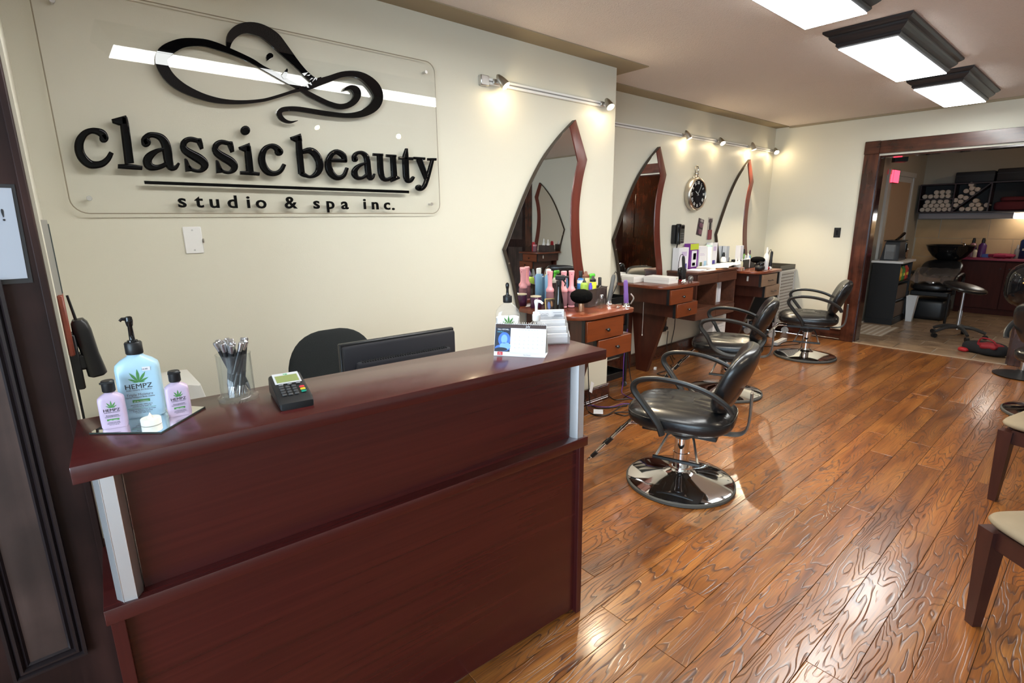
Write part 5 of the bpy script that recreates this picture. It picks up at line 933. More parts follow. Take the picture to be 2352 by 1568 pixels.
# ------------------------------------------------------------------ salon chairs
def salon_chair(label, loc, face, zs=0.0, leg_rest=True, loop=False):
    """local +x is forward; hydraulic base at the origin"""
    t = thing('salon_chair', label, 'chair', loc, face)
    MB().lathe([(.285, 0), (.305, .004), (.305, .018), (.296, .024)], n=56, cap1=False).obj('base_rim', RUBBER, t)
    MB().lathe([(.297, .022), (.285, .027), (.20, .044), (.10, .066), (.060, .078), (.052, .086), (.050, .10)], n=56, cap0=True).obj('base_plate', CHROME, t, angle=50)
    MB().lathe([(.046, .09), (.046, .19), (.042, .192), (.042, .30)], n=32).obj('cylinder', CHROME, t)
    z = zs
    MB().lathe([(.046, .28), (.07, .30), (.075, .335 + z)], n=24).obj('cylinder_head', BLACK, t)
    lo_ = MB().lathe([(.052, .296), (.052, .310)], n=24, cap0=False, cap1=False).obj('pump_lever', STEEL, t)
    for s_ in (-1, 1): MB().tube([(.050 * s_, .012, .305), (.072 * s_, .055, .298), (.115 * s_, .135, .190)], .007, n=8).obj('lever_arm', STEEL, lo_)
    MB().tube([(-.128, .137, .188), (.128, .137, .188)], .0105, n=8).obj('pedal', BLACK, lo_)
    MB().box(-.20, .20, -.13, .13, .335 + z, .362 + z, .004).box(.14, .235, -.07, .07, .325 + z, .362 + z, .004).obj('mechanism_plate', BLACK, t)
    # cushion with stitched ribs running front to back
    def rib(p):
        if p.z > .01 and abs(p.y) < .185:
            p = p.copy(); p.z += .0045 * cos(p.y * 2 * pi / .062) - .002
        return p
    MB().sell((.01, 0, .432 + z), (.285, .262, .078), 2.7, 3.0, 72, 26, f=rib).obj('seat', LEATHER, t, angle=70)
    MB().tube([(.01 + .283 * cs(cos(q), 3), .26 * cs(sin(q), 3), .452 + z) for q in [2 * pi * k / 40 for k in range(40)]], .004, n=5, closed=True).obj('piping', LEATHER, t)
    # backrest
    BM = T(-.262, 0, .665 + z) @ Matrix.Rotation(radians(-22), 4, 'Y')
    def taper(p):
        p = p.copy(); s_ = 1.0 - .10 * max(0, -p.z / .19); p.y *= s_; p.x += .10 * (p.y / .25) ** 2 * .45; return p
    MB().sell((0, 0, 0), (.052, .250, .195), 3.0, 2.9, 40, 26, M=BM, f=taper).obj('backrest', LEATHER, t, angle=70)
    # grey bracket from under the seat up the back
    MB().tube([(-.15, 0, .348 + z), (-.25, 0, .346 + z), (-.315, 0, .368 + z), (-.338, 0, .44 + z), (-.338, 0, .60 + z)], .034, n=10, smooth=4, flat=.22, up=(0, 1, 0)).obj('back_bracket', GREYM, t)
    # looped arms
    for s_ in (-1, 1):
        y = .292 * s_
        A = [(.05, y * .97, .385 + z), (.075, y * 1.0, .45 + z), (.155, y * 1.04, .555 + z), (.205, y * 1.06, .625 + z), (.185, y * 1.06, .672 + z), (.10, y * 1.05, .695 + z), (-.03, y * 1.03, .69 + z), (-.16, y * .99, .655 + z), (-.245, y * .93, .60 + z), (-.275, y * .86, .555 + z)]
        if loop: A = A[2:] + [(-.245, y * .90, .49 + z), (-.15, y * .96, .425 + z), (-.02, y * 1.0, .405 + z), (.09, y * 1.02, .45 + z)]
        MB().tube(A, .0185, n=10, smooth=5, flat=.72, closed=loop).obj('armrest', mat('black urethane', (.018, .018, .018), .38), t)
    if leg_rest:
        fb = MB()
        for s_ in (-1, 1):
            fb.tube([(.16, .085 * s_, .35 + z), (.27, .085 * s_, .345 + z), (.295, .085 * s_, .335 + z), (.50, .105 * s_, .09 + z), (.515, .105 * s_, .075 + z)], .0085, n=8)
        fo = fb.obj('foot_rest', CHROME, t)
        for s_ in (-1, 1):
            for xa, za, xb, zb in ((.385, .228, .420, .186), (.475, .120, .505, .085)):
                MB().cyl((xa, (.085 + .02 * (xa - .295) / .205) * s_, za + z), (xb, (.085 + .02 * (xb - .295) / .205) * s_, zb + z), .0125, n=10).obj('rubber_sleeve', BLACK, fo)
        MB().tube([(.515, -.15, .073 + z), (.515, .15, .073 + z)], .0085, n=8).obj('toe_bar', CHROME, fo)
    return t
def cs(v, e): return math.copysign(abs(v) ** (2 / e), v)
salon_chair('black salon chair nearest the desk, on a chrome disc base', (2.548, 1.47, 0), radians(109))
salon_chair('black salon chair half hidden behind the nearest one, before the walnut wall cabinet', (4.27, 2.09, 0), radians(113), loop=True)
salon_chair('black salon chair by the cased opening, in front of the far corner station', (6.05, 2.095, 0), radians(110))
salon_chair('black salon chair cut off by the right edge of the photo', (5.52, .125, 0), radians(-25), zs=.03)

# ------------------------------------------------------------------ waiting chairs
def waiting_chair(label, corner, a):
    """local origin at the front-left leg; front edge runs along +x, the seat goes towards -y"""
    t = thing('waiting_chair', label, 'chair', (corner[0], corner[1], 0), a)
    S_ = .45
    for x, y in ((.0, 0), (S_, 0)):
        R = []
        for z, h in ((0, .017), (.05, .019), (.40, .030)):
            R.append([Vector((x + sx * h, y + sy * h, z)) for sx, sy in ((-1, -1), (1, -1), (1, 1), (-1, 1))])
        MB().rings(R).obj('leg', CHAIRW, t, smooth=False)
    for x in (0, S_):
        b = MB(); R = []
        for z, h, yy in ((0, .018, -.50), (.40, .026, -S_ + .02), (.95, .018, -.55)):
            R.append([Vector((x + sx * h, yy + sy * h, z)) for sx, sy in ((-1, -1), (1, -1), (1, 1), (-1, 1))])
        b.rings(R).obj('leg', CHAIRW, t, smooth=False)
    for x0, x1, y0, y1 in ((.02, S_ - .02, -.012, .012), (.02, S_ - .02, -S_ + .01, -S_ + .034), (-.012, .012, -S_ + .04, -.02), (S_ - .012, S_ + .012, -S_ + .04, -.02)):
        MB().box(x0, x1, y0, y1, .335, .41, .002).obj('apron', CHAIRW, t)
    MB().sell((S_ / 2, -S_ / 2 + .004, .437), (S_ / 2 + .038, S_ / 2 + .038, .034), 2.6, 7, 48, 14).obj('seat', BEIGEF, t, angle=70)
    for z in (.60, .74, .88):
        MB().box(.0, S_, -.545 + (.95 - z) * .1, -.525 + (.95 - z) * .1, z - .035, z + .035, .003).obj('back_slat', CHAIRW, t)
    return t
waiting_chair('dark wood chair with a beige seat, nearest at the right edge', (2.395, .135), radians(-40))
waiting_chair('dark wood chair with a beige seat, second one, before the cut-off salon chair', (3.62, .235), radians(-14))

# ------------------------------------------------------------------ ceiling lights
def ceiling_light(label, x0, x1, y0, y1):
    t = thing('ceiling_light', label, 'light', ((x0 + x1) / 2, (y0 + y1) / 2, ZC), group='black framed ceiling lights')
    hx, hy = (x1 - x0) / 2, (y1 - y0) / 2
    ins = [(.0, .105), (-.004, .100), (.004, .094), (.012, .088), (.018, .080), (.016, .070), (.030, .060), (.044, .048), (.050, .040), (.050, .030), (.066, .022), (.078, .012), (.078, .0)]
    R = []
    # stepped crown moulding, from the lens up to the ceiling
    for d, h in ins:
        R.append([Vector((sx * (hx + d), sy * (hy + d), -h)) for sx, sy in ((-1, -1), (1, -1), (1, 1), (-1, 1))])
    MB().rings(R, False, False).obj('crown_frame', LAMPF, t, smooth=False)
    MB().box(-hx - .002, hx + .002, -hy - .002, hy + .002, -.1035, -.098).obj('diffuser', PANEL, t, smooth=False)
    return t
for lab, x0, x1, y0, y1 in (('lit ceiling light in a black crown frame, longest, cut off at the top', .44, 3.285, 1.045, 1.335),
                            ('lit ceiling light in a black crown frame, the middle one', 3.84, 5.065, 1.045, 1.345),
                            ('lit ceiling light in a black crown frame, the farthest', 5.51, 6.59, 1.035, 1.330)):
    ceiling_light(lab, x0, x1, y0, y1)

# ------------------------------------------------------------------ track lights
def track(label, p0, p1, lamps, y):
    """rail on the wall facing -y between x = p0 and p1; lamps: (x, aim vector, power)"""
    t = thing('track_light', label, 'light', (0, 0, 0))
    z = 2.312
    MB().box(p0, p1, y - .022, y, z - .018, z + .018, .002).obj('rail', WHITE, t)
    MB().box(p0 + .05, p1, y - .0235, y - .0215, z - .004, z + .004).obj('groove', mat('grey slot', (.25, .24, .23), .5), t, smooth=False)
    MB().box(p0 - .012, p0 + .05, y - .03, y, z - .03, z + .028, .004).obj('end_feed', STEEL, t)
    for x, aim, pw in lamps:
        a = Vector(aim).normalized()
        c = Vector((x, y - .075, z - .005))
        hd = MB().box(x - .035, x + .035, y - .034, y - .022, z - .016, z + .016, .003).obj('lamp_adapter', STEEL, t)
        MB().cyl((x, y - .034, z), c - a * .01, .006, n=8).obj('stem', STEEL, hd)
        hdn = MB()
        M_ = T(*c) @ a.to_track_quat('Z', 'Y').to_matrix().to_4x4()
        hdn.lathe([(.004, -.055), (.014, -.045), (.022, -.02), (.027, .01), (.030, .034), (.027, .034), (.024, .012), (.012, -.012)], n=24, cap1=False, M=M_).obj('lamp_head', NICKEL, t)
        MB().lathe([(.001, .026), (.026, .026), (.027, .033), (.018, .039), (.001, .041)], n=20, M=M_).obj('bulb', BULB, t)
        l = bpy.data.lights.new('track_spot', 'SPOT'); l.energy = pw; l.color = (1.0, .83, .58); l.spot_size = radians(70); l.spot_blend = .8; l.shadow_soft_size = .015
        o = bpy.data.objects.new('track_spot', l); COL.objects.link(o)
        o.location = c + a * .05; o.rotation_euler = (-a).to_track_quat('Z', 'Y').to_euler()
        # stray light a reflector lamp leaks sideways onto the wall
        l2 = bpy.data.lights.new('track_glow', 'POINT'); l2.energy = pw * .012; l2.color = (1.0, .80, .5); l2.shadow_soft_size = .012
        o2 = bpy.data.objects.new('track_glow', l2); COL.objects.link(o2); o2.location = c + a * .055
    return t
SP = SPOT_POWER
track('two-lamp white track light above the mirror on the projecting wall', 2.085, 3.225, [(2.20, (.35, -.55, -.75), SP), (3.205, (-.12, -.70, -.85), SP * 1.25)], W)
track('four-lamp white track light above the wall clock in the recess', 3.60, 7.13, [(5.02, (.30, -.35, -.8), SP), (5.70, (-.25, -.65, -.8), SP), (6.45, (.15, -.25, -.85), SP), (7.07, (-.5, -.55, -.7), SP)], YR)

# ------------------------------------------------------------------ clock, phone, packs on the recess wall
ck = thing('wall_clock', 'nickel pocket-watch wall clock with a black roman dial', 'clock', (5.300, YR, 1.742))
RC = .172
MB().lathe([(RC * .94, 0), (RC, .01), (RC * 1.02, .04), (RC, .062), (RC * .95, .074), (RC * .88, .078), (RC * .85, .072), (RC * .85, .066)], n=56, M=Matrix.Rotation(pi / 2, 4, 'X'), cap1=False).obj('case', NICKEL, ck)
MB().lathe([(.001, .060), (RC * .87, .060), (RC * .87, .0655), (.001, .0655)], n=48, M=Matrix.Rotation(pi / 2, 4, 'X')).obj('dial', BLACKG, ck)
NUM = ['XII', 'I', 'II', 'III', 'IIII', 'V', 'VI', 'VII', 'VIII', 'IX', 'X', 'XI']
DIALW = mat('dial white', (.62, .62, .60), .5)
for k, s_ in enumerate(NUM):
    a = 2 * pi * k / 12
    o = text('numeral', s_, .042, DIALW, ck, (0, 0, 0), ext=.0004, bold=.0012)
    o.matrix_local = Matrix.Rotation(a, 4, 'Y') @ T(0, -.0662, RC * .60) @ Matrix.Rotation(pi / 2, 4, 'X') @ Matrix.Diagonal((.8, 1, 1, 1))
for a, l, w_, nm in ((-60, .055, .009, 'hour_hand'), (35, .115, .005, 'minute_hand')):
    MB().box(-w_ / 2, w_ / 2, -.0685, -.0675, -.02, l, M=Matrix.Rotation(radians(a), 4, 'Y')).obj(nm, DIALW, ck, smooth=False)
MB().cyl((0, -.069, 0), (0, -.066, 0), .008, n=14).obj('pin', NICKEL, ck)
MB().lathe([(.016, RC), (.02, RC + .01), (.014, RC + .022), (.024, RC + .034), (.024, RC + .046), (.014, RC + .052)], n=18, c=(0, -.036, 0)).obj('crown', NICKEL, ck)
MB().tube([(.031 * cos(a), -.036, RC + .078 + .040 * sin(a)) for a in [2 * pi * k / 24 for k in range(24)]], .007, n=8, closed=True).obj('ring', NICKEL, ck)
for s_ in (-1, 1): MB().sell((.05 * s_, -.036, RC * .985), (.014, .014, .012), nu=14, nv=8).obj('lug', NICKEL, ck)

tp = thing('wall_phone', 'black corded wall phone left of the boxes on the walnut cabinet', 'phone', (5.02, YR, 1.33))
MB().box(-.085, .105, -.045, 0, -.10, .095, .008, 2).obj('base', BLACK, tp)
MB().loft([(-.105, .022, .020, 3), (-.10, .026, .026, 3), (-.06, .022, .020, 3), (.06, .022, .020, 3), (.095, .027, .026, 3), (.105, .022, .020, 3)], 20, c=(-.045, -.062, 0)).obj('handset', BLACKG, tp)
k_ = MB()
for r in range(4):
    for c in range(3): k_.box(.01 + c * .028, .028 + c * .028, -.049, -.044, -.075 + r * .024, -.062 + r * .024, .001)
k_.obj('keypad', mat('grey phone keys', (.13, .13, .13), .5), tp)
MB().box(.0, .095, -.047, -.044, .055, .082).obj('display', BLACKG, tp, smooth=False)
MB().tube([(-.045, -.06, -.10), (-.05, -.055, -.15), (-.03, -.045, -.20), (-.035, -.04, -.255), (-.02, -.04, -.20), (-.025, -.04, -.14), (.0, -.03, -.10)], .006, n=6, smooth=4).obj('coiled_cord', BLACK, tp)
PK1 = mat('purple blister pack', (.16, .07, .10), .35); PK2 = mat('dark red blister pack', (.20, .03, .045), .35)
pk = thing('hair_accessory_pack', 'tilted purple blister pack hanging left on the recess wall', 'package', (5.505, YR, 1.392), 0)
MB().box(-.058, .058, -.004, 0, -.092, .092, M=Matrix.Rotation(radians(12), 4, 'Y')).obj('card', mat('dark pack card', (.075, .05, .055), .5), pk, smooth=False)
for z, m_ in ((.02, PK1), (-.05, PK1)):
    MB().sell((0, -.010, z), (.038, .012, .027), 3, 3, 20, 8, M=Matrix.Rotation(radians(12), 4, 'Y')).obj('clip_shape', m_, pk)
MB().sell((0, -.008, .07), (.03, .008, .016), 3, 3, 16, 8, M=Matrix.Rotation(radians(12), 4, 'Y')).obj('hang_tab', mat('pale pack plastic', (.30, .26, .25), .3), pk)
pk2 = thing('hair_accessory_pack', 'long dark red blister pack hanging right on the recess wall', 'package', (5.715, YR, 1.37), 0)
MB().box(-.050, .050, -.004, 0, -.125, .125, M=Matrix.Rotation(radians(4), 4, 'Y')).obj('card', mat('pale pack card', (.42, .37, .33), .5), pk2, smooth=False)
MB().box(-.042, .042, -.014, -.004, -.12, -.01, .004).obj('red_pouch', PK2, pk2)
MB().box(-.020, .020, -.010, -.004, -.01, .075, .003).obj('brush_handle', BLACK, pk2)
MB().sell((0, -.008, .09), (.036, .008, .024), 3, 3, 16, 8).obj('hang_tab', mat('dark pack card', (.075, .05, .055), .5), pk2)

op = thing('light_switch', 'black light switch plate on the back wall', 'switch', (XB, 2.292, 1.304))
MB().box(-.006, 0, -.036, .036, -.058, .058, .002).obj('plate', BLACK, op)
MB().box(-.011, -.005, -.012, .012, -.028, .028, .002).obj('toggle', BLACKG, op)

# ------------------------------------------------------------------ things on the first styling station
S1X, S1Y = 0, 0
def jar(name, label, cat, loc, prof, m, cap=None, capm=None, n=20, rz=0, group=None, capname='cap', bodyname='body'):
    t = thing(name, label, cat, loc, rz, group)
    MB().lathe(prof, n=n).obj(bodyname, m, t, angle=45)
    if cap: MB().lathe(cap, n=n).obj(capname, capm or BLACK, t, angle=45)
    return t
ZS = ZT1 + .0004
PINK = mat('pink plastic', (.80, .36, .40), .35); PINKC = mat('pink velcro sleeve', (.34, .16, .19), .9, bump=.6, bscale=400)
for k, (x, y, lb) in enumerate(((2.515, 2.515, 'pink handled round brush standing upright, left of the dark spray bottle'), (2.572, 2.44, 'pink handled round brush standing upright, just right of the dark spray bottle'), (2.632, 2.425, 'pink handled round brush standing upright, nearest the smoked organizer'))):
    t = thing('round_brush', lb, 'brush', (x, y, ZS), .4 * k, 'pink brushes on the first station')
    MB().lathe([(.019, 0), (.023, .003), (.023, .012), (.02, .014)], n=18).obj('foot_ring', PINK, t)
    MB().lathe([(.020, .014), (.026, .03), (.027, .09), (.024, .112)], n=18).obj('barrel', PINKC, t)
    MB().lathe([(.026, .110), (.028, .113), (.027, .128), (.019, .138), (.0155, .15), (.015, .19), (.018, .225), (.020, .247), (.017, .251)], n=18).obj('handle', PINK, t)
    MB().cyl((-.021, 0, .228), (.021, 0, .228), .003, n=8).obj('hang_hole', mat('deep pink', (.30, .05, .08), .6), t)
t = thing('spray_bottle', 'dark translucent trigger spray bottle before the pink brushes', 'bottle', (2.463, 2.382, ZS), radians(30))
MB().lathe([(.034, 0), (.037, .004), (.036, .03), (.030, .075), (.020, .125), (.0155, .165), (.0155, .176)], n=24).obj('body', clear('smoked bottle', (.10, .075, .07), 1.6, haze=.35, hazecol=(.02, .016, .016)), t)
MB().lathe([(.018, .172), (.018, .197), (.013, .20)], n=20).obj('collar', BLACK, t)
MB().box(-.012, .012, -.045, .022, .203, .236, .006).box(-.006, .006, -.066, -.043, .220, .232, .002).obj('trigger_head', BLACK, t)
MB().tube([(0, -.03, .205), (0, -.045, .185), (0, -.040, .165)], [.006, .004], n=8).obj('trigger', BLACK, t)
MB().cyl((0, 0, .01), (0, 0, .172), .003, n=8).obj('dip_tube', BLACK, t)
t = thing('vanity_brush', 'fat round black bristle brush with a copper handle', 'brush', (2.552, 2.262, ZS), 0)
MB().lathe([(.018, 0), (.020, .002), (.019, .055), (.0175, .062)], n=22).obj('handle', mat('copper handle', (.62, .36, .24), .25, metal=.9), t)
def fuzz(p): return p * (1 + .05 * (random.random() - .5))
MB().sell((0, 0, .10), (.073, .073, .046), 2.2, 2, 40, 22, f=fuzz).obj('bristles', mat('black bristle', (.004, .004, .004), 1.0, spec=.05), t, angle=20)
t = thing('picture_card', 'gold framed picture card leaning on the spray bottle', 'card', (2.425, 2.42, ZS), radians(-25))
CM = Matrix.Rotation(radians(-14), 4, 'X')
MB().box(-.034, .034, -.003, .003, 0, .082, M=CM).obj('gold_frame', mat('gold paint', (.50, .40, .16), .35, metal=.5), t, smooth=False)
MB().box(-.029, .029, -.0038, -.003, .005, .077, M=CM).obj('picture', mat('dark picture card', (.04, .025, .02), .4), t, smooth=False)
for u, w, a, bb, m_ in ((-.008, .035, .010, .026, mat('blue figure tone', (.10, .16, .40), .5)), (.012, .045, .007, .020, mat('tan figure tone', (.35, .18, .08), .5))):
    MB().poly([CM @ Vector((u + a * cos(q), -.0041, w + bb * sin(q))) for q in [2 * pi * k / 16 for k in range(16)]]).obj('figure', m_, t, smooth=False)
t = jar('cream_jar', 'dark purple jar with a pale rim at the back left of the first station', 'jar', (2.44, 2.575, ZS), [(.034, 0), (.038, .004), (.038, .074), (.036, .076)], mat('dark purple glass', (.06, .015, .05), .2), [(.0385, .076), (.0385, .082), (.03, .084)], mat('pale gold rim', (.55, .48, .33), .35))
t = thing('perfume_bottle', 'small square clear perfume bottle before the smoked organizer', 'bottle', (2.762, 2.268, ZS), radians(12))
MB().box(-.034, .034, -.013, .013, 0, .062, .004, 2).obj('flask', GLASS, t)
MB().box(-.028, .028, -.009, .009, .006, .040).obj('perfume', clear('pale perfume', (.93, .92, .84), .6), t, smooth=False)
MB().lathe([(.010, .062), (.010, .070), (.0135, .071), (.0135, .088), (.012, .090)], n=18).obj('stopper', CHROME, t)
# smoked organizer and what stands in it
OA = radians(9); OX, OY = 2.690, 2.325
def og(u, v): return (OX + u * cos(OA) - v * sin(OA), OY + u * sin(OA) + v * cos(OA), ZS + .0045)
t = thing('organizer_bin', 'smoked translucent organizer bin full of bottles on the first station', 'bin', (OX, OY, ZS), OA)
b = MB(); bw, bd, bh = .255, .175, .118
b.box(0, bw, 0, bd, 0, .004).box(0, bw, 0, .003, .004, bh).box(0, bw, bd - .003, bd, .004, bh).box(0, .003, .003, bd - .003, .004, bh).box(bw - .003, bw, .003, bd - .003, .004, bh)
b.obj('bin_wall', DKACR, t, smooth=False)
b = MB(); b.box(-.003, bw + .003, -.003, .004, bh, bh + .004).box(-.003, bw + .003, bd - .004, bd + .003, bh, bh + .004).box(-.003, .004, .004, bd - .004, bh, bh + .004).box(bw - .004, bw + .003, .004, bd - .004, bh, bh + .004)
b.obj('rim', mat('smoked rim', (.07, .055, .052), .3), t, smooth=False)
LIME = mat('lime bottle', (.26, .42, .05), .3); YEL = mat('yellow bottle', (.60, .62, .04), .3); BLU = mat('blue can', (.04, .16, .42), .25, metal=.3); CRM = mat('cream can', (.60, .55, .30), .35)
jar('hair_product', 'lime green bottle with a dark nozzle in the organizer, leftmost', 'bottle', og(.032, .052), [(.025, 0), (.027, .003), (.027, .148), (.020, .160), (.014, .163)], LIME, [(.013, .163), (.012, .172), (.006, .178), (.003, .196), (.001, .198)])
jar('hair_product', 'tall blue and white spray can with a black cap in the organizer', 'can', og(.078, .112), [(.022, 0), (.024, .003), (.024, .168), (.020, .180), (.010, .188)], BLU, [(.011, .188), (.012, .196), (.0145, .232), (.013, .234)])
MB().lathe([(.0245, .150), (.0245, .172)], n=20, cap0=False, cap1=False).obj('white_band', WHITE, bpy.data.objects['hair_product.001'])
jar('hair_product', 'small violet-blue spray bottle at the front of the organizer', 'bottle', og(.078, .030), [(.019, 0), (.021, .003), (.021, .085), (.012, .100)], mat('pale clear bottle', (.62, .62, .70), .2), [(.0125, .100), (.0125, .138), (.009, .142), (.008, .156), (.005, .158)], mat('violet blue cap', (.08, .05, .55), .35))
jar('hair_product', 'yellow green bottle with a black flip top in the organizer', 'bottle', og(.124, .040), [(.023, 0), (.025, .003), (.025, .155), (.022, .160)], YEL, [(.0215, .160), (.0215, .176), (.012, .184), (.008, .198), (.006, .200)])
jar('hair_product', 'tall cream spray can with a brown cap in the organizer', 'can', og(.150, .115), [(.025, 0), (.027, .003), (.027, .180), (.022, .188)], CRM, [(.027, .182), (.026, .196), (.013, .206), (.010, .222), (.007, .226)], mat('brown cap', (.16, .06, .03), .4))
jar('hair_product', 'slim white tube standing in the organizer between the cream can and the green sprayer', 'tube', og(.186, .070), [(.014, 0), (.015, .002), (.016, .166), (.004, .172)], mat('ivory tube', (.74, .72, .62), .4))
t = jar('spray_bottle', 'small white bottle with a bright green trigger head in the organizer', 'bottle', og(.214, .115), [(.023, 0), (.025, .003), (.025, .125), (.013, .150)], WHITE, [(.013, .150), (.012, .178)], mat('bright green', (.10, .52, .05), .4), capname='collar')
MB().box(-.014, .045, -.012, .012, .176, .204, .008).obj('trigger_head', mat('bright green', (.10, .52, .05), .4), t)
jar('hair_product', 'dark bottle with a long black cap at the right end of the organizer', 'bottle', og(.226, .045), [(.022, 0), (.024, .003), (.024, .115), (.013, .128)], mat('brown black glass', (.02, .012, .010), .1), [(.012, .128), (.012, .178), (.009, .182)])
t = thing('pouch', 'translucent blue pouch standing behind the pink brushes', 'pouch', (2.70, 2.56, ZS), radians(8))
MB().loft([(0, .042, .014, 4), (.05, .045, .016, 4), (.165, .045, .006, 4), (.18, .045, .003, 4)], 24).obj('bag', mat('blue pouch', (.10, .20, .33), .25), t)
jar('hair_product', 'pale blue spray can with a white shoulder behind the pink brushes', 'can', (2.585, 2.600, ZS), [(.024, 0), (.026, .003), (.026, .20), (.018, .215)], mat('pale blue can', (.20, .38, .55), .3), [(.016, .215), (.018, .222), (.018, .250), (.012, .254)], WHITE)
# hot tools in holders at the right front corner
def wand(name, label, loc, lean, rz, m, h):
    t = thing(name, label, 'curling iron', loc, rz)
    MB().lathe([(.028, 0), (.028, .004), (.022, .010), (.018, .03), (.017, .03)], n=22).obj('holder_cup', CHROME, t)
    M_ = T(0, 0, .012) @ Matrix.Rotation(lean, 4, 'Y')
    MB().lathe([(.012, 0), (.0165, .01), (.0165, h * .45), (.0145, h * .52), (.015, h * .9), (.011, h)], n=18, M=M_).obj('handle', m, t)
    return t, M_
VIO = mat('violet plastic', (.17, .09, .33), .4)
t, M_ = wand('curling_iron', 'violet curling iron standing in a holder at the station corner', (2.905, 2.165, ZS), radians(-6), 0, VIO, .175)
MB().tube([(.02, -.02, .02), (.04, -.03, .06), (.03, -.01, .09)], .005, n=6, smooth=3).obj('clip_wire', STEEL, t)
t, M_ = wand('curling_iron', 'grey curling iron with a looped cord standing behind the violet one', (2.900, 2.315, ZS), radians(14), 0, mat('slate plastic', (.075, .08, .085), .45), .20)
MB().tube([(.045, 0, .20), (.06, 0, .225), (.085, 0, .21), (.09, .0, .14), (.07, .03, .05), (.05, .05, .006)], .003, n=6, smooth=4).obj('cord', BLACK, t)
t = thing('hair_clip', 'small silver hair clips lying beside the violet curling iron', 'clip', (2.83, 2.175, ZS), radians(20))
MB().tube([(-.03, 0, .006), (0, .006, .012), (.032, -.004, .005)], [.005, .002], n=8).obj('jaw', STEEL, t)
MB().tube([(-.03, .004, .004), (.0, -.006, .006), (.03, .006, .004)], [.004, .002], n=8).obj('jaw', STEEL, t)
t = thing('comb_tray', 'dark shallow tray of silver clips behind the curling irons', 'tray', (2.84, 2.56, ZS), 0)
MB().box(-.07, .07, -.05, .05, 0, .022, .004).obj('tray', BLACK, t)
for k in range(6):
    MB().box(-.055 + .02 * k, -.043 + .02 * k, -.03, .035, .022, .030, .002).obj('clip', CHROME, t)

# ------------------------------------------------------------------ second station
def carton(name, label, cat, loc, w, d, h, m, rz=0, lid=None, group=None):
    t = thing(name, label, cat, loc, rz, group)
    if lid:
        MB().box(-w / 2 + .002, w / 2 - .002, -d / 2 + .002, d / 2 - .002, 0, h * .55, .001).obj('tray', m, t, smooth=False)
        MB().box(-w / 2, w / 2, -d / 2, d / 2, h * .5, h, .001).obj('lid', m, t, smooth=False)
    else:
        MB().box(-w / 2, w / 2, -d / 2, d / 2, 0, h, .001).obj('carton', m, t, smooth=False)
    return t
CARD = mat('white carton', (.80, .77, .73), .6)
t = carton('lidded_box', 'low white lidded box nearest the front of the second station', 'box', (4.272, 2.80, ZS), .165, .27, .058, CARD, radians(2), True)
MB().box(.04, .07, -.1362, -.1352, .036, .050).obj('gold_print', mat('pale gold print', (.60, .52, .36), .5), t, smooth=False)
carton('lidded_box', 'low white lidded box behind the other, against the mirror of the second station', 'box', (4.145, 3.022, ZS), .19, .135, .058, CARD, radians(4), True)
t, M_ = wand('curling_iron', 'black flat iron standing upright at the right end of the second station', (4.455, 2.665, ZS), radians(-10), 0, mat('black urethane', (.018, .018, .018), .38), .235)
MB().tube([(-.04, 0, .245), (-.06, 0, .262), (-.085, .01, .23), (-.09, .02, .05), (-.07, .03, .006)], .003, n=6, smooth=4).obj('cord', BLACK, t)
t = thing('hair_dryer', 'black hair dryer nozzle down with a red ring on the second station', 'hair dryer', (4.525, 2.735, ZS), 0)
MB().lathe([(.022, 0), (.026, .002), (.030, .014)], n=20).obj('red_ring', RED, t)
MB().lathe([(.030, .014), (.034, .05), (.040, .085), (.040, .105), (.030, .125), (.010, .132)], n=22).obj('barrel', BLACKG, t)
MB().tube([(.03, 0, .09), (.055, .01, .06), (.062, .012, .02)], .014, n=10).obj('grip', BLACK, t)
t = thing('hair_dryer', 'grey dryer diffuser lying beside the black flat iron on the second station', 'hair dryer', (4.49, 2.62, ZS), 0)
MB().sell((0, 0, .03), (.028, .024, .03), 2.2, 2.2, 22, 12).obj('bowl', mat('gunmetal', (.20, .19, .18), .3, metal=.6), t)
for k, (x, y) in enumerate(((4.40, 2.612), (4.425, 2.585), (4.545, 2.645))):
    t = thing('clip', ('small shiny clip left of the dryer parts on the second station', 'small shiny clip at the front edge of the second station', 'small white clip right of the dryer parts on the second station')[k], 'clip', (x, y, ZS), .6 * k)
    MB().tube([(-.02, 0, .006), (0, .004, .010), (.022, 0, .004)], [.006, .003], n=8).obj('jaw', WHITE if k == 2 else STEEL, t)
    MB().cyl((-.004, -.006, .009), (-.004, .006, .009), .005, n=10).obj('spring', STEEL, t)
t = thing('pull_cord', 'thin white cord with a bead hanging at the side of the second station', 'cord', (4.16, 2.90, .735), 0)
MB().cyl((0, 0, -.33), (0, 0, 0), .0018, n=6).obj('string', IVORY, t)
MB().sell((0, 0, -.335), (.006, .006, .010), nu=12, nv=8).obj('bead', IVORY, t)

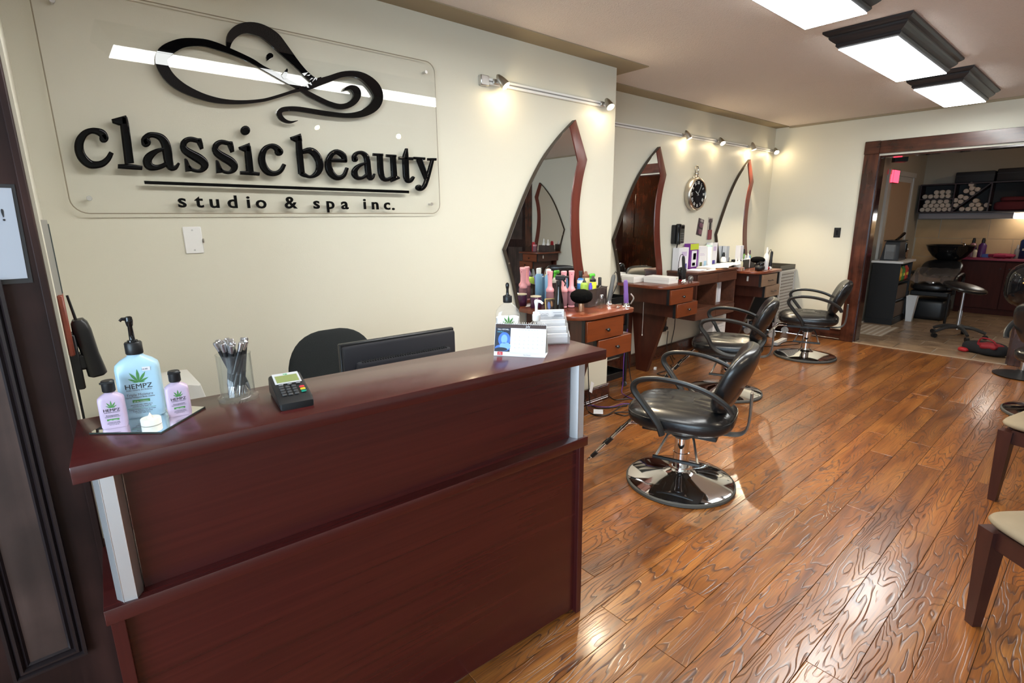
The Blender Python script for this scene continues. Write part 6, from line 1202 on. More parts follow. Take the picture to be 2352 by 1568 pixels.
# ------------------------------------------------------------------ on and in the walnut cabinet
ZCb = .9525
PUR = mat('purple print', (.16, .03, .26), .5); DBL = mat('navy print', (.07, .05, .30), .5); LGR = mat('lime print', (.50, .60, .04), .5); LBL = mat('pale blue print', (.35, .55, .72), .5); LAV = mat('lavender print', (.55, .45, .65), .5)
def product_box(label, x, w, h, m, deco, y=3.085):
    t = carton('product_box', label, 'box', (x, y, ZCb), w, .075, h, m)
    for nm, u0, u1, w0, w1, mm in deco:
        MB().box(u0 * w, u1 * w, -.0386, -.0374, w0 * h, w1 * h).obj(nm, mm, t, smooth=False)
    return t
WB = mat('white product carton', (.78, .77, .80), .5)
product_box('white and lavender product box, leftmost on the walnut cabinet', 5.055, .19, .235, WB, [('print_block', -.1, .35, .06, .28, DBL), ('print_block', -.2, .3, .62, .82, LAV)])
product_box('purple product box with a lime corner on the walnut cabinet', 5.263, .17, .27, PUR, [('white_panel', -.30, .30, .08, .72, WB), ('lime_corner', -.5, .48, .76, .995, LGR), ('dark_photo', -.12, .22, .36, .62, mat('brown photo tone', (.10, .05, .04), .5)), ('print_block', -.18, .16, .12, .24, LAV)])
product_box('white product box with a small green picture between the purple box and the white bottle', 5.452, .165, .235, WB, [('green_picture', -.38, -.08, .08, .26, mat('olive print', (.12, .14, .04), .5)), ('print_block', .15, .48, .05, .30, LBL), ('print_lines', -.4, .2, .58, .60, LAV), ('print_lines', -.4, .1, .64, .66, LAV)])
t = jar('hair_product', 'tall white bottle with a mint cap between the white boxes on the walnut cabinet', 'bottle', (5.588, 3.06, ZCb), [(.040, 0), (.043, .004), (.043, .205), (.035, .222)], WHITE, [(.034, .220), (.034, .240), (.03, .243)], mat('mint cap', (.50, .72, .66), .4))
product_box('white product box with a navy square, rightmost on the walnut cabinet', 5.692, .115, .265, WB, [('navy_square', -.35, .15, .10, .26, DBL), ('print_block', -.25, .25, .66, .84, LAV)], y=3.08)
t = thing('towel', 'folded white towel spread over the right end of the walnut cabinet', 'towel', (0, 0, 0))
R = []
nx = 18
for k in range(nx + 1):
    x = 5.28 + .60 * k / nx
    z = ZCb + .004 + .010 * abs(sin(k * .9)) * .5 + (.012 if k > 12 else 0)
    y0 = 2.800 + .03 * sin(k * .7) + .02 * (k / nx); y1 = 3.02 - .015 * sin(k * .5)
    R.append([Vector((x, y0, z)), Vector((x, y0 - .004, z + .008)), Vector((x, y0 + .02, z + .017 + .004 * sin(k * 1.3))), Vector((x, (y0 + y1) / 2, z + .020 + .004 * sin(k * .8))), Vector((x, y1, z + .014)), Vector((x, y1, z))])
MB().rings(R).obj('folded_cloth', mat('white terry', (.80, .78, .74), .95, bump=.3, bscale=300), t, angle=70)
carton('folder', 'orange folder lying under the white towel on the walnut cabinet', 'folder', (5.42, 2.83, ZCb), .26, .06, .003, mat('orange card', (.42, .16, .03), .6))
carton('booklet', 'white booklet lying before the lavender box on the walnut cabinet', 'booklet', (5.12, 2.93, ZCb), .20, .15, .007, PAPER, radians(10))
carton('booklet', 'white leaflet lying at the front edge of the walnut cabinet', 'booklet', (5.20, 2.825, ZCb), .16, .07, .003, PAPER, radians(-6))
t = jar('hair_product', 'white bottle with a turquoise label in the right cubby', 'bottle', (5.405, 2.90, .5725), [(.035, 0), (.038, .004), (.038, .155), (.022, .175), (.020, .195)], WHITE)
MB().lathe([(.0385, .01), (.0385, .075)], n=20, cap0=False, cap1=False).obj('turquoise_label', mat('turquoise', (.07, .45, .52), .4), t)
t = jar('hair_product', 'tall white bottle in the middle of the right cubby', 'bottle', (5.487, 2.905, .5725), [(.033, 0), (.036, .004), (.036, .19), (.024, .215)], WHITE)
t = carton('product_box', 'narrow white box at the right of the bottles in the right cubby', 'box', (5.555, 2.91, .5725), .055, .07, .23, WB)
t = carton('storage_carton', 'tall white carton standing on the floor under the walnut cabinet', 'box', (5.66, 2.975, .0005), .29, .15, .40, CARD)
for k in range(5): MB().box(-.10, .10 - .02 * (k % 3), -.0762, -.0752, .16 + .035 * k, .17 + .035 * k).obj('print_line', mat('pale grey print', (.62, .62, .62), .6), t, smooth=False)

# ------------------------------------------------------------------ far corner station
def vial(label, x, y, h, r, m=WHITE, capm=WHITE, z=ZS, name='hair_product', pump=False, cat='bottle', group=None):
    t = jar(name, label, cat, (x, y, z), [(r * .93, 0), (r, .003), (r, h * .62), (r * .45, h * .74)], m, [(r * .45, h * .74), (r * .45, h * .88), (r * .3, h)], capm, n=16, group=group)
    if pump: MB().tube([(0, 0, h * .97), (-r * .9, -r * .4, h * .96)], [.006, .004], n=6).obj('spout', capm, t)
    return t
def caddy(label, x, y, w, d, h):
    t = thing('caddy', label, 'caddy', (x, y, ZS), 0)
    b = MB(); b.box(-w / 2, w / 2, -d / 2, d / 2, 0, .004).box(-w / 2, w / 2, -d / 2, -d / 2 + .004, .004, h).box(-w / 2, w / 2, d / 2 - .004, d / 2, .004, h).box(-w / 2, -w / 2 + .004, -d / 2 + .004, d / 2 - .004, .004, h).box(w / 2 - .004, w / 2, -d / 2 + .004, d / 2 - .004, .004, h)
    b.obj('tray_wall', BLACK, t, smooth=False); return t
caddy('small black caddy at the left rear of the far corner station', 5.905, 3.03, .13, .09, .085)
caddy('long black caddy full of white bottles at the rear of the far corner station', 6.19, 2.94, .33, .13, .105)
zc_ = ZS + .0045
vial('white bottle with a black wire bail in the small caddy of the far corner station', 5.88, 3.03, .19, .034, z=zc_, capm=BLACK)
vial('short white jar in the small caddy of the far corner station', 5.94, 3.035, .13, .022, z=zc_)
carton('product_box', 'tall grey-white box standing behind the small caddy of the far corner station', 'box', (6.005, 3.07, ZS), .07, .05, .26, mat('grey white carton', (.56, .58, .62), .5))
t = carton('product_box', 'tall white box at the left end of the long black caddy', 'box', (6.075, 2.94, zc_), .075, .06, .265, WB)
carton('product_box', 'slim pale blue box next to the tall white box in the long caddy', 'box', (6.128, 2.95, zc_), .022, .05, .22, LBL)
vial('small white pump bottle standing before the long caddy, left one', 5.905, 2.885, .13, .022, pump=True)
vial('small white pump bottle standing before the long caddy, right one', 5.955, 2.875, .145, .024, pump=True)
vial('thin clear tube standing before the tall white box of the far station', 6.005, 2.865, .125, .014, m=mat('pale yellow tube', (.66, .62, .40), .4))
vial('round white jar at the left of the long caddy', 6.17, 2.905, .15, .026, z=zc_)
vial('white jar in the middle of the long caddy', 6.222, 2.90, .165, .027, z=zc_)
vial('white jar with a blue cap in the long caddy', 6.275, 2.905, .14, .024, z=zc_, capm=mat('sky blue cap', (.20, .38, .75), .4))
vial('dark green topped bottle at the back of the long caddy', 6.195, 2.975, .225, .026, m=mat('pale green bottle', (.45, .55, .32), .4), capm=BLACK, z=zc_)
vial('black topped green bottle at the back right of the long caddy', 6.262, 2.975, .215, .030, m=mat('green bottle', (.16, .30, .06), .4), capm=BLACK, z=zc_)
vial('lime tube with a dark cap at the right end of the long caddy', 6.325, 2.93, .20, .020, m=LIME, capm=mat('plum cap', (.10, .03, .06), .4), z=zc_)
vial('tall white bottle standing in front of the long caddy', 6.165, 2.66, .255, .028)
t = thing('vanity_brush', 'fat round black brush lying against the tall white bottle of the far station', 'brush', (6.06, 2.71, ZS), 0)
MB().sell((0, 0, .115), (.085, .075, .036), 2.2, 2, 32, 16, f=fuzz).obj('bristles', mat('black bristle', (.004, .004, .004), 1.0, spec=.05), t, angle=20)
MB().lathe([(.02, 0), (.022, .004), (.018, .08), (.016, .085)], n=16).obj('handle', BLACK, t)
t = thing('hair_dryer', 'black dryer diffuser sitting at the front of the far corner station', 'hair dryer', (5.975, 2.64, ZS), 0)
MB().sell((0, 0, .035), (.060, .050, .035), 2.2, 2.2, 26, 14).obj('bowl', BLACK, t)
MB().sell((.01, 0, .075), (.042, .038, .030), 2.2, 2.2, 22, 12).obj('neck', BLACKG, t)
t = carton('product_box', 'small colourful box at the left of the far corner station', 'box', (5.86, 2.80, ZS), .10, .05, .035, mat('mixed print', (.45, .24, .20), .5), radians(8))
for u, m_ in ((-.042, LGR), (-.018, PUR), (.010, mat('orange print', (.62, .24, .04), .5)), (.034, mat('turquoise', (.07, .45, .52), .4))):
    MB().box(u - .009, u + .009, -.0262, -.0252, .006, .030).obj('print_patch', m_, t, smooth=False)
t, M_ = wand('curling_iron', 'black curling iron with a looped cord at the right end of the far corner station', (6.285, 2.66, ZS), radians(3), 0, BLACK, .19)
MB().tube([(.005, 0, .20), (-.03, 0, .225), (-.07, 0, .19), (-.06, .03, .08)], .003, n=6, smooth=4).obj('cord', BLACK, t)
t = thing('hair_clip', 'red hair clip between the white bottle and the black curling iron of the far station', 'clip', (6.225, 2.66, ZS), 0)
MB().sell((0, 0, .014), (.026, .018, .014), 2, 2, 18, 10).obj('grip', RED, t)
MB().tube([(.02, 0, .010), (.035, -.01, .006), (.045, -.02, .004)], .004, n=6).obj('prong', STEEL, t)

# ------------------------------------------------------------------ trolleys and the floor
t = thing('tool_trolley', 'black shelved tool trolley in the recess right of the first station', 'trolley', (3.585, 2.93, 0), 0)
for x in (-.16, .16):
    for y in (-.15, .15):
        p_ = MB().box(x - .012, x + .012, y - .012, y + .012, .05, .80).obj('post', BLACK, t, smooth=False)
        MB().cyl((x - .009, y, .026), (x + .009, y, .026), .026, n=16).obj('caster', RUBBER, p_)
for z in (.10, .30, .52, .78):
    b = MB(); b.box(-.165, .165, -.155, .155, z, z + .006)
    for x0, x1, y0, y1 in ((-.165, .165, -.158, -.152), (-.165, .165, .152, .158), (-.168, -.162, -.155, .155), (.162, .168, -.155, .155)): b.box(x0, x1, y0, y1, z, z + .055)
    b.obj('shelf_tray', mat('gloss black tray', (.01, .01, .011), .2), t, smooth=False)
MB().box(-.16, .16, .14, .148, .10, .78).obj('back_sheet', BLACK, t, smooth=False)
for lb, x, m_, z in (('lime green sponge on a tray of the tool trolley', 3.56, mat('lime sponge', (.45, .62, .05), .8), .307), ('dusty pink sponge on a tray of the tool trolley', 3.50, mat('pink sponge', (.45, .18, .14), .8), .307)):
    s_ = thing('sponge', lb, 'sponge', (x, 2.86, z), 0)
    MB().sell((0, 0, .034), (.042, .03, .034), 3, 3, 20, 10).obj('foam', m_, s_)
t = thing('rolling_cart', 'tall black rolling cart with a perforated silver front in the far corner', 'cart', (6.925, 2.90, 0), 0)
MB().box(-.225, .225, -.19, .19, .845, .865, .003).obj('top', BLACK, t)
b = MB()
for x0, x1, y0, y1 in ((-.225, .225, -.19, -.182), (-.225, .225, .182, .19), (-.225, -.217, -.182, .182), (.217, .225, -.182, .182)): b.box(x0, x1, y0, y1, .865, .905)
b.obj('tray_rim', mat('dark grey rim', (.05, .045, .035), .35), t, smooth=False)
MB().box(-.22, .22, -.185, .185, .20, .845).obj('drawer_body', BLACK, t, smooth=False)
b = MB()
for x in (-.222, .204): b.box(x, x + .018, -.202, -.185, .14, .845)
b.box(-.204, .204, -.202, -.185, .828, .845).box(-.204, .204, -.202, -.185, .20, .216)
b.obj('silver_frame', ALU, t, smooth=False)
MB().box(-.204, .204, -.196, -.188, .216, .828).obj('perforated_panel', mat('pale grey panel', (.42, .40, .37), .5), t, smooth=False)
b = MB()
for i in range(10):
    for j in range(15): b.cyl((-.165 + .0365 * i, -.1975, .25 + .039 * j), (-.165 + .0365 * i, -.1955, .25 + .039 * j), .0085, n=8)
tag(b.obj('perforations', mat('brown hole', (.06, .035, .02), .8), t, smooth=False), kind='stuff')
for x in (-.19, .19):
    for y in (-.16, .16):
        l_ = MB().cyl((x, y, .09), (x, y, .20), .010, n=10).box(x - .016, x + .016, y - .012, y + .012, .06, .10, .003).obj('leg', ALU, t)
        w_ = MB().cyl((x - .014, y, .042), (x + .014, y, .042), .042, n=22).obj('caster', mat('translucent wheel', (.52, .50, .47), .3), l_)
t = carton('power_strip', 'white power strip lying on the floor before the rolling cart', 'power strip', (6.50, 2.545, .0005), .33, .055, .035, WHITE, radians(4))
for k in range(4): MB().box(-.12 + .065 * k, -.09 + .065 * k, -.012, .012, .034, .0358).obj('socket', mat('pale grey print', (.62, .62, .62), .6), t, smooth=False)
t = thing('wall_outlet', 'black plug in a wall outlet beside the leg of the second station', 'outlet', (4.90, YR, .345), 0)
MB().box(-.04, .04, -.008, 0, -.06, .06, .002).obj('plate', BLACK, t); MB().box(-.02, .02, -.045, -.008, -.035, .0, .004).obj('plug', BLACK, t)
def cord(label, pts, m, r=.0042, z=None):
    o = MB().tube([(p[0], p[1], (p[2] if len(p) > 2 else r + .0006)) for p in pts], r, n=6, smooth=5).obj('loose_cable', m)
    return tag(o, label, 'cord')
PCO = mat('violet cord', (.12, .04, .24), .45)
cord('violet cord hanging from the tool trolley down to the floor', [(3.70, 2.735, .55), (3.66, 2.73, .30), (3.62, 2.70, .08), (3.581, 2.679), (3.526, 2.573), (3.50, 2.487), (3.44, 2.40)], PCO)
cord('violet cord running along the floor from the pillar baseboard', [(3.10, 2.655), (3.139, 2.640), (3.16, 2.571), (3.239, 2.503), (3.362, 2.49), (3.42, 2.405), (3.45, 2.30)], PCO)
cord('black cord looping on the floor beside the white slip', [(3.02, 2.645, .30), (3.04, 2.64, .12), (3.05, 2.62), (3.0, 2.543), (2.989, 2.461), (3.053, 2.421), (3.192, 2.44), (3.33, 2.465), (3.41, 2.42), (3.44, 2.33)], BLACK)
cord('black cord running down the pillar wall to the cable tangle', [(3.08, 2.652, .45), (3.10, 2.65, .20), (3.116, 2.645, .03), (3.12, 2.60), (3.13, 2.545), (3.233, 2.488), (3.34, 2.44)], BLACK)
cord('small black cord loop lying apart on the floor', [(3.145, 2.416), (3.201, 2.374), (3.246, 2.324), (3.162, 2.312), (3.136, 2.356), (3.140, 2.41)], BLACK)
cord('black cord at the foot of the tool trolley, nearest the pillar', [(3.46, 2.775, .10), (3.45, 2.74, .02), (3.392, 2.638), (3.397, 2.585), (3.497, 2.53), (3.51, 2.44)], BLACK)
cord('black cord at the right side of the tool trolley', [(3.775, 2.80, .45), (3.79, 2.76, .15), (3.76, 2.70, .02), (3.689, 2.63), (3.562, 2.60), (3.476, 2.578)], BLACK)
cord('black cord looping before the leg of the second station', [(4.90, 3.085, .30), (4.86, 3.06, .12), (4.74, 2.90), (4.65, 2.875), (4.60, 2.82), (4.455, 2.80), (4.302, 2.80), (4.288, 2.733), (4.356, 2.705), (4.455, 2.76)], BLACK)
cord('black cord hanging below the walnut cabinet', [(5.05, 3.10, .45), (5.06, 3.11, .30), (5.0, 3.10, .12), (4.96, 3.05, .02), (4.90, 2.98)], BLACK)
cord('dark cord curled on the floor beside the far salon chair', [(6.10, 2.62), (6.40, 2.45), (6.62, 2.36), (6.70, 2.45), (6.55, 2.52), (6.42, 2.50)], BLACK)
t = carton('paper_slip', 'white paper slip lying on the floor among the cords', 'paper', (3.052, 2.503, .0098), .075, .10, .0006, PAPER, radians(-50))
t = thing('paper_tag', 'white paper tag hanging on the cords before the pillar baseboard', 'tag', (3.125, 2.640, .166), radians(20))
MB().box(-.035, .035, -.0008, 0, -.045, .040, M=Matrix.Rotation(radians(28), 4, 'Y')).obj('tag_card', PAPER, t, smooth=False)
t = carton('plug_adapter', 'small white plug on the floor before the leg of the second station', 'plug', (4.42, 2.905, .0005), .04, .025, .022, WHITE, .4)

# ------------------------------------------------------------------ back room behind the cased opening
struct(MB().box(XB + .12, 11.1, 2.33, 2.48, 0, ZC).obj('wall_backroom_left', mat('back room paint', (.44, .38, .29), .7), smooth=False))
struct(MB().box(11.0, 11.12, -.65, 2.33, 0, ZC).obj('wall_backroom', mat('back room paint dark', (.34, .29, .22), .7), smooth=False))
struct(MB().box(XB + .12, 11.1, -.75, -.6, 0, ZC).obj('wall_backroom_right', TRIMW, smooth=False))
d3 = struct(MB().box(8.7, 9.7, -.61, -.585, 0, 2.1).obj('door_3', TRIMW, smooth=False))
for a_, b_, c_, e_ in ((8.8, 9.15, .2, .95), (9.25, 9.6, .2, .95), (8.8, 9.15, 1.1, 1.98), (9.25, 9.6, 1.1, 1.98)):
    MB().box(a_, b_, -.588, -.572, c_, e_, .008).obj('door_panel', TRIMW, d3)
WT = struct(MB().box(10.988, 11.0, -.6, 2.33, 0, 1.43).obj('wall_tiling', mat('pale tile grout', (.46, .40, .31), .8), smooth=False))
WTM = mat('sand wall tile', (.46, .29, .14), .3, var=.2, vscale=4)
b = MB().box(-.006, 0, -.2985, .2985, -.148, .148, .001)
bmesh.ops.recalc_face_normals(b.bm, faces=b.bm.faces[:]); wtm = bpy.data.meshes.new('tile'); b.bm.to_mesh(wtm); b.bm.free(); wtm.materials.append(WTM)
for i in range(4):
    for j in range(4):
        y = .20 + .602 * j + (.30 if i % 2 else 0)
        if y > 2.05: continue
        o = bpy.data.objects.new('tile', wtm); COL.objects.link(o); o.parent = WT; o.location = (10.988, y, .23 + .3 * i + .15)
b = MB().box(-.006, 0, -.155, .155, -.148, .148, .001)
bmesh.ops.recalc_face_normals(b.bm, faces=b.bm.faces[:]); wth = bpy.data.meshes.new('tile'); b.bm.to_mesh(wth); b.bm.free(); wth.materials.append(WTM)
for i in (1, 3):
    o = bpy.data.objects.new('tile', wth); COL.objects.link(o); o.parent = WT; o.location = (10.988, 2.166, .23 + .3 * i + .15)
# door with blind in the left wall of the back room
d2 = struct(MB().box(8.98, 10.30, 2.31, 2.33, 0, 2.06).obj('door_2', mat('door white', (.52, .49, .45), .5), smooth=False))
MB().box(9.16, 10.12, 2.300, 2.312, .25, 1.98).obj('blind', mat('tan blind', (.42, .27, .16), .7), d2, smooth=False)
for x in (8.98, 10.26): MB().box(x, x + .06, 2.297, 2.31, 0, 2.06).obj('stile', mat('door white', (.52, .49, .45), .5), d2, smooth=False)
MB().box(8.96, 10.34, 2.29, 2.312, 2.06, 2.13).obj('head_trim', mat('door white', (.52, .49, .45), .5), d2, smooth=False)
t = thing('exit_sign', 'glowing red sign box on the left wall of the back room', 'sign', (9.06, 2.298, 2.035), 0)
MB().box(-.02, .25, -.030, .03, -.09, .09, .004).obj('housing', mat('red lamp housing', (.4, .02, .03), .4), t)
MB().box(-.015, .245, -.034, -.029, -.083, .083).obj('lit_face', emission('lit red face', (1.0, .05, .09), 1.6), t, smooth=False)
MB().box(-.0235, -.0195, -.028, .028, -.083, .083).obj('lit_end', emission('lit red face', (1.0, .05, .09), 1.6), t, smooth=False)
t = thing('loudspeaker', 'black loudspeaker on a bracket high on the back room wall', 'speaker', (8.95, 2.21, 2.31), radians(25))
MB().box(-.075, .075, -.09, .07, -.10, .09, .006).obj('cabinet', BLACK, t); MB().cyl((0, .065, 0), (0, .13, .02), .012, n=8).obj('bracket', BLACK, t)
MB().lathe([(.05, 0), (.052, .003), (.02, .004)], n=20, c=(0, 0, 0), M=T(0, -.09, -.01) @ Matrix.Rotation(pi / 2, 4, 'X')).obj('cone', mat('speaker cone', (.03, .03, .03), .7), t)

t = thing('coffee_cabinet', 'black narrow cabinet with a white top inside the back room', 'cabinet', (8.70, 2.10, 0), 0)
MB().box(.0, .62, -.155, .175, .0, .075).obj('plinth', BLACK, t, smooth=False)
MB().box(.012, .030, -.155, .175, .075, .855).obj('end_panel', BLACK, t, smooth=False); MB().box(.60, .62, -.155, .175, .075, .855).obj('end_panel', BLACK, t, smooth=False)
MB().box(.03, .60, .155, .175, .075, .855).obj('back_panel', BLACK, t, smooth=False)
for z in (.075, .33, .58, .835): MB().box(.03, .60, -.15, .155, z, z + .02).obj('shelf', BLACK, t, smooth=False)
MB().box(-.02, .64, -.185, .19, .856, .886, .003).obj('white_top', mat('white worktop', (.70, .68, .66), .35), t)
for k, (z, h, m_) in enumerate(((.095, .20, 'brown carton one'), (.35, .19, 'brown carton two'))):
    carton('carton', ('brown carton on the bottom shelf of the black cabinet', 'brown carton on the middle shelf of the black cabinet')[k], 'box', (9.03, 2.06, z + .001), .48, .20, h, mat('dull brown card', (.13, .09, .065), .8))
for k, (x, z, m_, lb) in enumerate(((8.86, .601, mat('yellow red wrapper', (.62, .30, .02), .4), 'yellow and red snack packet on the top shelf of the black cabinet, leftmost'), (9.02, .601, mat('green wrapper', (.07, .25, .05), .4), 'green snack packet in the middle of the top shelf of the black cabinet'), (9.18, .601, mat('red wrapper', (.55, .05, .03), .4), 'red snack packet on the top shelf of the black cabinet, farthest'))):
    t = thing('snack_packet', lb, 'packet', (x, 1.985, z), 0)
    MB().loft([(0, .055, .012, 4), (.02, .065, .028, 3), (.16, .065, .028, 3), (.19, .062, .004, 4), (.205, .062, .002, 4)], 20).obj('wrapper', m_, t)
    MB().box(-.04, .04, -.0295, -.026, .07, .11).obj('label_patch', mat('packet label', (.75, .62, .10), .5), t, smooth=False)
t = thing('coffee_machine', 'black capsule coffee machine with a raised lever on the white top', 'coffee machine', (8.95, 2.10, .8865), 0)
b = MB(); R = []
for z, x0, x1, y0, y1 in ((0, -.19, .17, -.10, .115), (.04, -.18, .17, -.10, .11), (.25, -.13, .15, -.085, .085), (.262, -.12, .14, -.075, .075)):
    R.append([Vector((x0, y0, z)), Vector((x1, y0, z)), Vector((x1, y1, z)), Vector((x0, y1, z))])
b.rings(R).obj('body', mat('charcoal body', (.035, .036, .040), .35), t, smooth=False)
MB().box(-.16, .20, -.095, .10, .262, .274, .003).obj('lid', BLACK, t)
MB().tube([(-.02, -.0, .27), (.10, -.02, .315), (.20, -.03, .355)], [.016, .022], n=10, flat=1.6).obj('lever', BLACKG, t)
MB().box(.15, .20, -.10, -.02, .10, .24, .006).obj('brew_head', BLACKG, t); MB().box(.17, .26, -.09, .03, 0, .03, .004).obj('drip_tray', BLACKG, t)
MB().box(-.23, -.16, -.05, .06, .02, .22, .004).obj('water_tank', clear('tank plastic', (.8, .82, .84), 1.0, haze=.15), t)
t = jar('capsule_jar', 'clear jar of brown capsules beside the coffee machine', 'jar', (9.27, 2.05, .8865), [(.04, 0), (.042, .003), (.042, .13), (.040, .132)], clear('jar glass', (.85, .80, .76), 1.0, haze=.25, hazecol=(.35, .18, .10)), [(.043, .132), (.043, .145), (.03, .147)], mat('pale lid', (.6, .55, .5), .5))
t = thing('paper_bin', 'white tapered paper bin beside the black cabinet', 'bin', (9.24, 1.865, 0), 0)
R = []
for z, h, k in ((0.0, .035, 1), (.37, .062, 1)):
    R.append([Vector((sx * h, sy * h, z)) for sx, sy in ((-1, -1), (1, -1), (1, 1), (-1, 1))])
MB().rings(R, True, False).rings([[p * .0 + Vector((p.x * .95, p.y * .95, max(p.z, .004))) for p in r] for r in R], True, False).obj('bin_wall', mat('white bin', (.62, .61, .60), .6), t, smooth=False)
t = thing('door_mat', 'beige striped mat on the tiles before the black cabinet', 'mat', (8.17, 2.03, 0), 0)
MB().box(-.38, .38, -.21, .21, 0.0003, .006).obj('mat_base', mat('mat tan', (.34, .27, .20), .95), t, smooth=False)
for k in range(6): MB().box(-.38, .38, -.195 + .07 * k, -.170 + .07 * k, .006, .0075).obj('stripe', mat('mat pale stripe', (.48, .42, .35), .95), t, smooth=False)

# wall shelf with rolled towels
SX0, SX1 = 10.70, 10.985
sh = thing('towel_shelf', 'dark wall shelf with a diagonal divider, full of rolled towels', 'shelf', (SX0, 0, 1.53), 0)
DSH = mat('dark red brown board', (.022, .007, .007), .4)
ys = [2.275, 1.845, 1.42, .98]
MB().box(0, .285, ys[3] - .4, ys[0] + .02, 0, .018).obj('bottom_board', DSH, sh, smooth=False)
MB().box(0, .285, ys[3] - .4, ys[0] + .02, .427, .445).obj('top_board', DSH, sh, smooth=False)
for y in ys: MB().box(0, .285, y, y + .018, .018, .427).obj('upright', DSH, sh, smooth=False)
MB().box(.005, .28, ys[1] + .018, ys[0], .205, .221).obj('mid_shelf', DSH, sh, smooth=False)
MB().box(.275, .285, ys[3] - .4, ys[0], .018, .427).obj('back_board', mat('near black board', (.008, .006, .006), .6), sh, smooth=False)
yA, yB = ys[1], ys[2] + .018
ang = atan2(.409, yA - yB)
MB().box(.005, .28, 0, sqrt(.409 ** 2 + (yA - yB) ** 2) , -.008, .008, M=T(0, yA, .022) @ Matrix.Rotation(pi - ang, 4, 'X')).obj('diagonal_board', DSH, sh, smooth=False)
TWL = mat('rolled terry', (.58, .47, .38), .95, bump=.2, bscale=200)
def roll_mesh():
    b = MB(); b.lathe([(.0, -.115), (.022, -.113), (.033, -.106), (.0345, 0), (.033, .106), (.022, .113), (.0, .115)], n=14, M=Matrix.Rotation(pi / 2, 4, 'Y'))
    P = [(-.1155 - .001 * 0, (.004 + .0034 * k / 3) * cos(k * .7), (.004 + .0034 * k / 3) * sin(k * .7)) for k in range(24)]
    b.tube(P, .0022, n=4)
    return b
r0 = None
def roll(y, z, comp, lab):
    global r0
    loc = (SX0 + .135, y, 1.53 + z)
    if r0 is None:
        r0 = tag(roll_mesh().obj('rolled_towel', TWL), lab, 'towel', comp); r0.location = loc; return
    o = r0.copy(); COL.objects.link(o); o.location = loc; o['label'] = lab; o['group'] = comp
rr_ = .0352
def row(y0, n, z, c, lab, step=2 * rr_):
    for k in range(n): roll(y0 - step * k, z, c, lab)
zb = .018 + rr_
row(2.232, 6, zb, 'towels lower left', 'rolled white towel in the lower left compartment of the towel shelf', .0712)
row(2.197, 5, zb + .061, 'towels lower left', 'rolled white towel in the lower left compartment of the towel shelf', .0712)
row(2.180 - .0, 4, zb + .122, 'towels lower left', 'rolled white towel in the lower left compartment of the towel shelf', .080)
zm = .221 + rr_
row(2.225, 5, zm, 'towels upper left', 'rolled white towel in the upper left compartment of the towel shelf', .0735)
row(2.225 - .0735 * 1.5 - .03, 3, zm + .062, 'towels upper left', 'rolled white towel in the upper left compartment of the towel shelf', .0735)
dv = Vector((0, -cos(ang), sin(ang))); nv_ = Vector((0, sin(ang), cos(ang)))
base = Vector((0, yA, .022))
for s_, lv in ((.085, 1), (.160, 1), (.235, 1), (.330, 1), (.405, 1), (.130, 2.0), (.205, 2.0), (.370, 2.0), (.300, 2.3), (.40, 2.85)):
    p = base + dv * s_ + nv_ * (.010 + rr_ * (1 if lv == 1 else (1 + (lv - 1) * 1.75)))
    roll(p.y, p.z, 'towels above the diagonal', 'rolled white towel above the diagonal board of the towel shelf')
row(1.735, 4, zb, 'towels below the diagonal', 'rolled white towel below the diagonal board of the towel shelf', .0745)
row(1.625, 2, zb + .061, 'towels below the diagonal', 'rolled white towel below the diagonal board of the towel shelf', .0745)
roll(1.59, zb + .122, 'towels below the diagonal', 'rolled white towel below the diagonal board of the towel shelf')
roll(1.452, zb + .055, 'towel alone', 'single rolled towel at the right of the diagonal board')
for lb, y0, y1, h in (('black storage case on the towel shelf, left one', 1.42, 1.88, .16), ('taller black storage case on the towel shelf, right one', .96, 1.40, .18)):
    t = thing('storage_case', lb, 'case', (10.84, (y0 + y1) / 2, 1.9755), 0)
    MB().box(-.11, .11, -(y1 - y0) / 2, (y1 - y0) / 2, 0, h, .015, 2).obj('case', mat('case black', (.012, .012, .013), .6), t)
    MB().box(-.112, .112, -(y1 - y0) / 2 - .002, (y1 - y0) / 2 + .002, h * .62, h * .66).obj('seam', BLACK, t, smooth=False)
t = thing('folded_cape', 'dark red folded cape lying in the right compartment of the towel shelf', 'cape', (10.84, 1.19, 1.5485), 0)
MB().sell((0, 0, .07), (.12, .19, .07), 4, 4, 24, 12).obj('cloth', mat('dark red cloth', (.09, .012, .018), .9), t)
MB().sell((.0, -.02, .17), (.11, .15, .035), 4, 4, 24, 10).obj('upper_fold', mat('dark red cloth', (.09, .012, .018), .9), t)
t = thing('strip_light', 'grey strip light under the towel shelf, lit only at its right end', 'light', (10.80, 1.65, 1.452), 0)
MB().box(-.05, .05, -.52, .62, -.015, .075, .006).obj('housing', mat('grey lilac housing', (.22, .20, .21), .45), t)
MB().box(-.045, .045, -.72, -.53, -.018, .06, .006).obj('lit_tube', emission('lit tube', (1.0, .98, .90), 9.0), t)

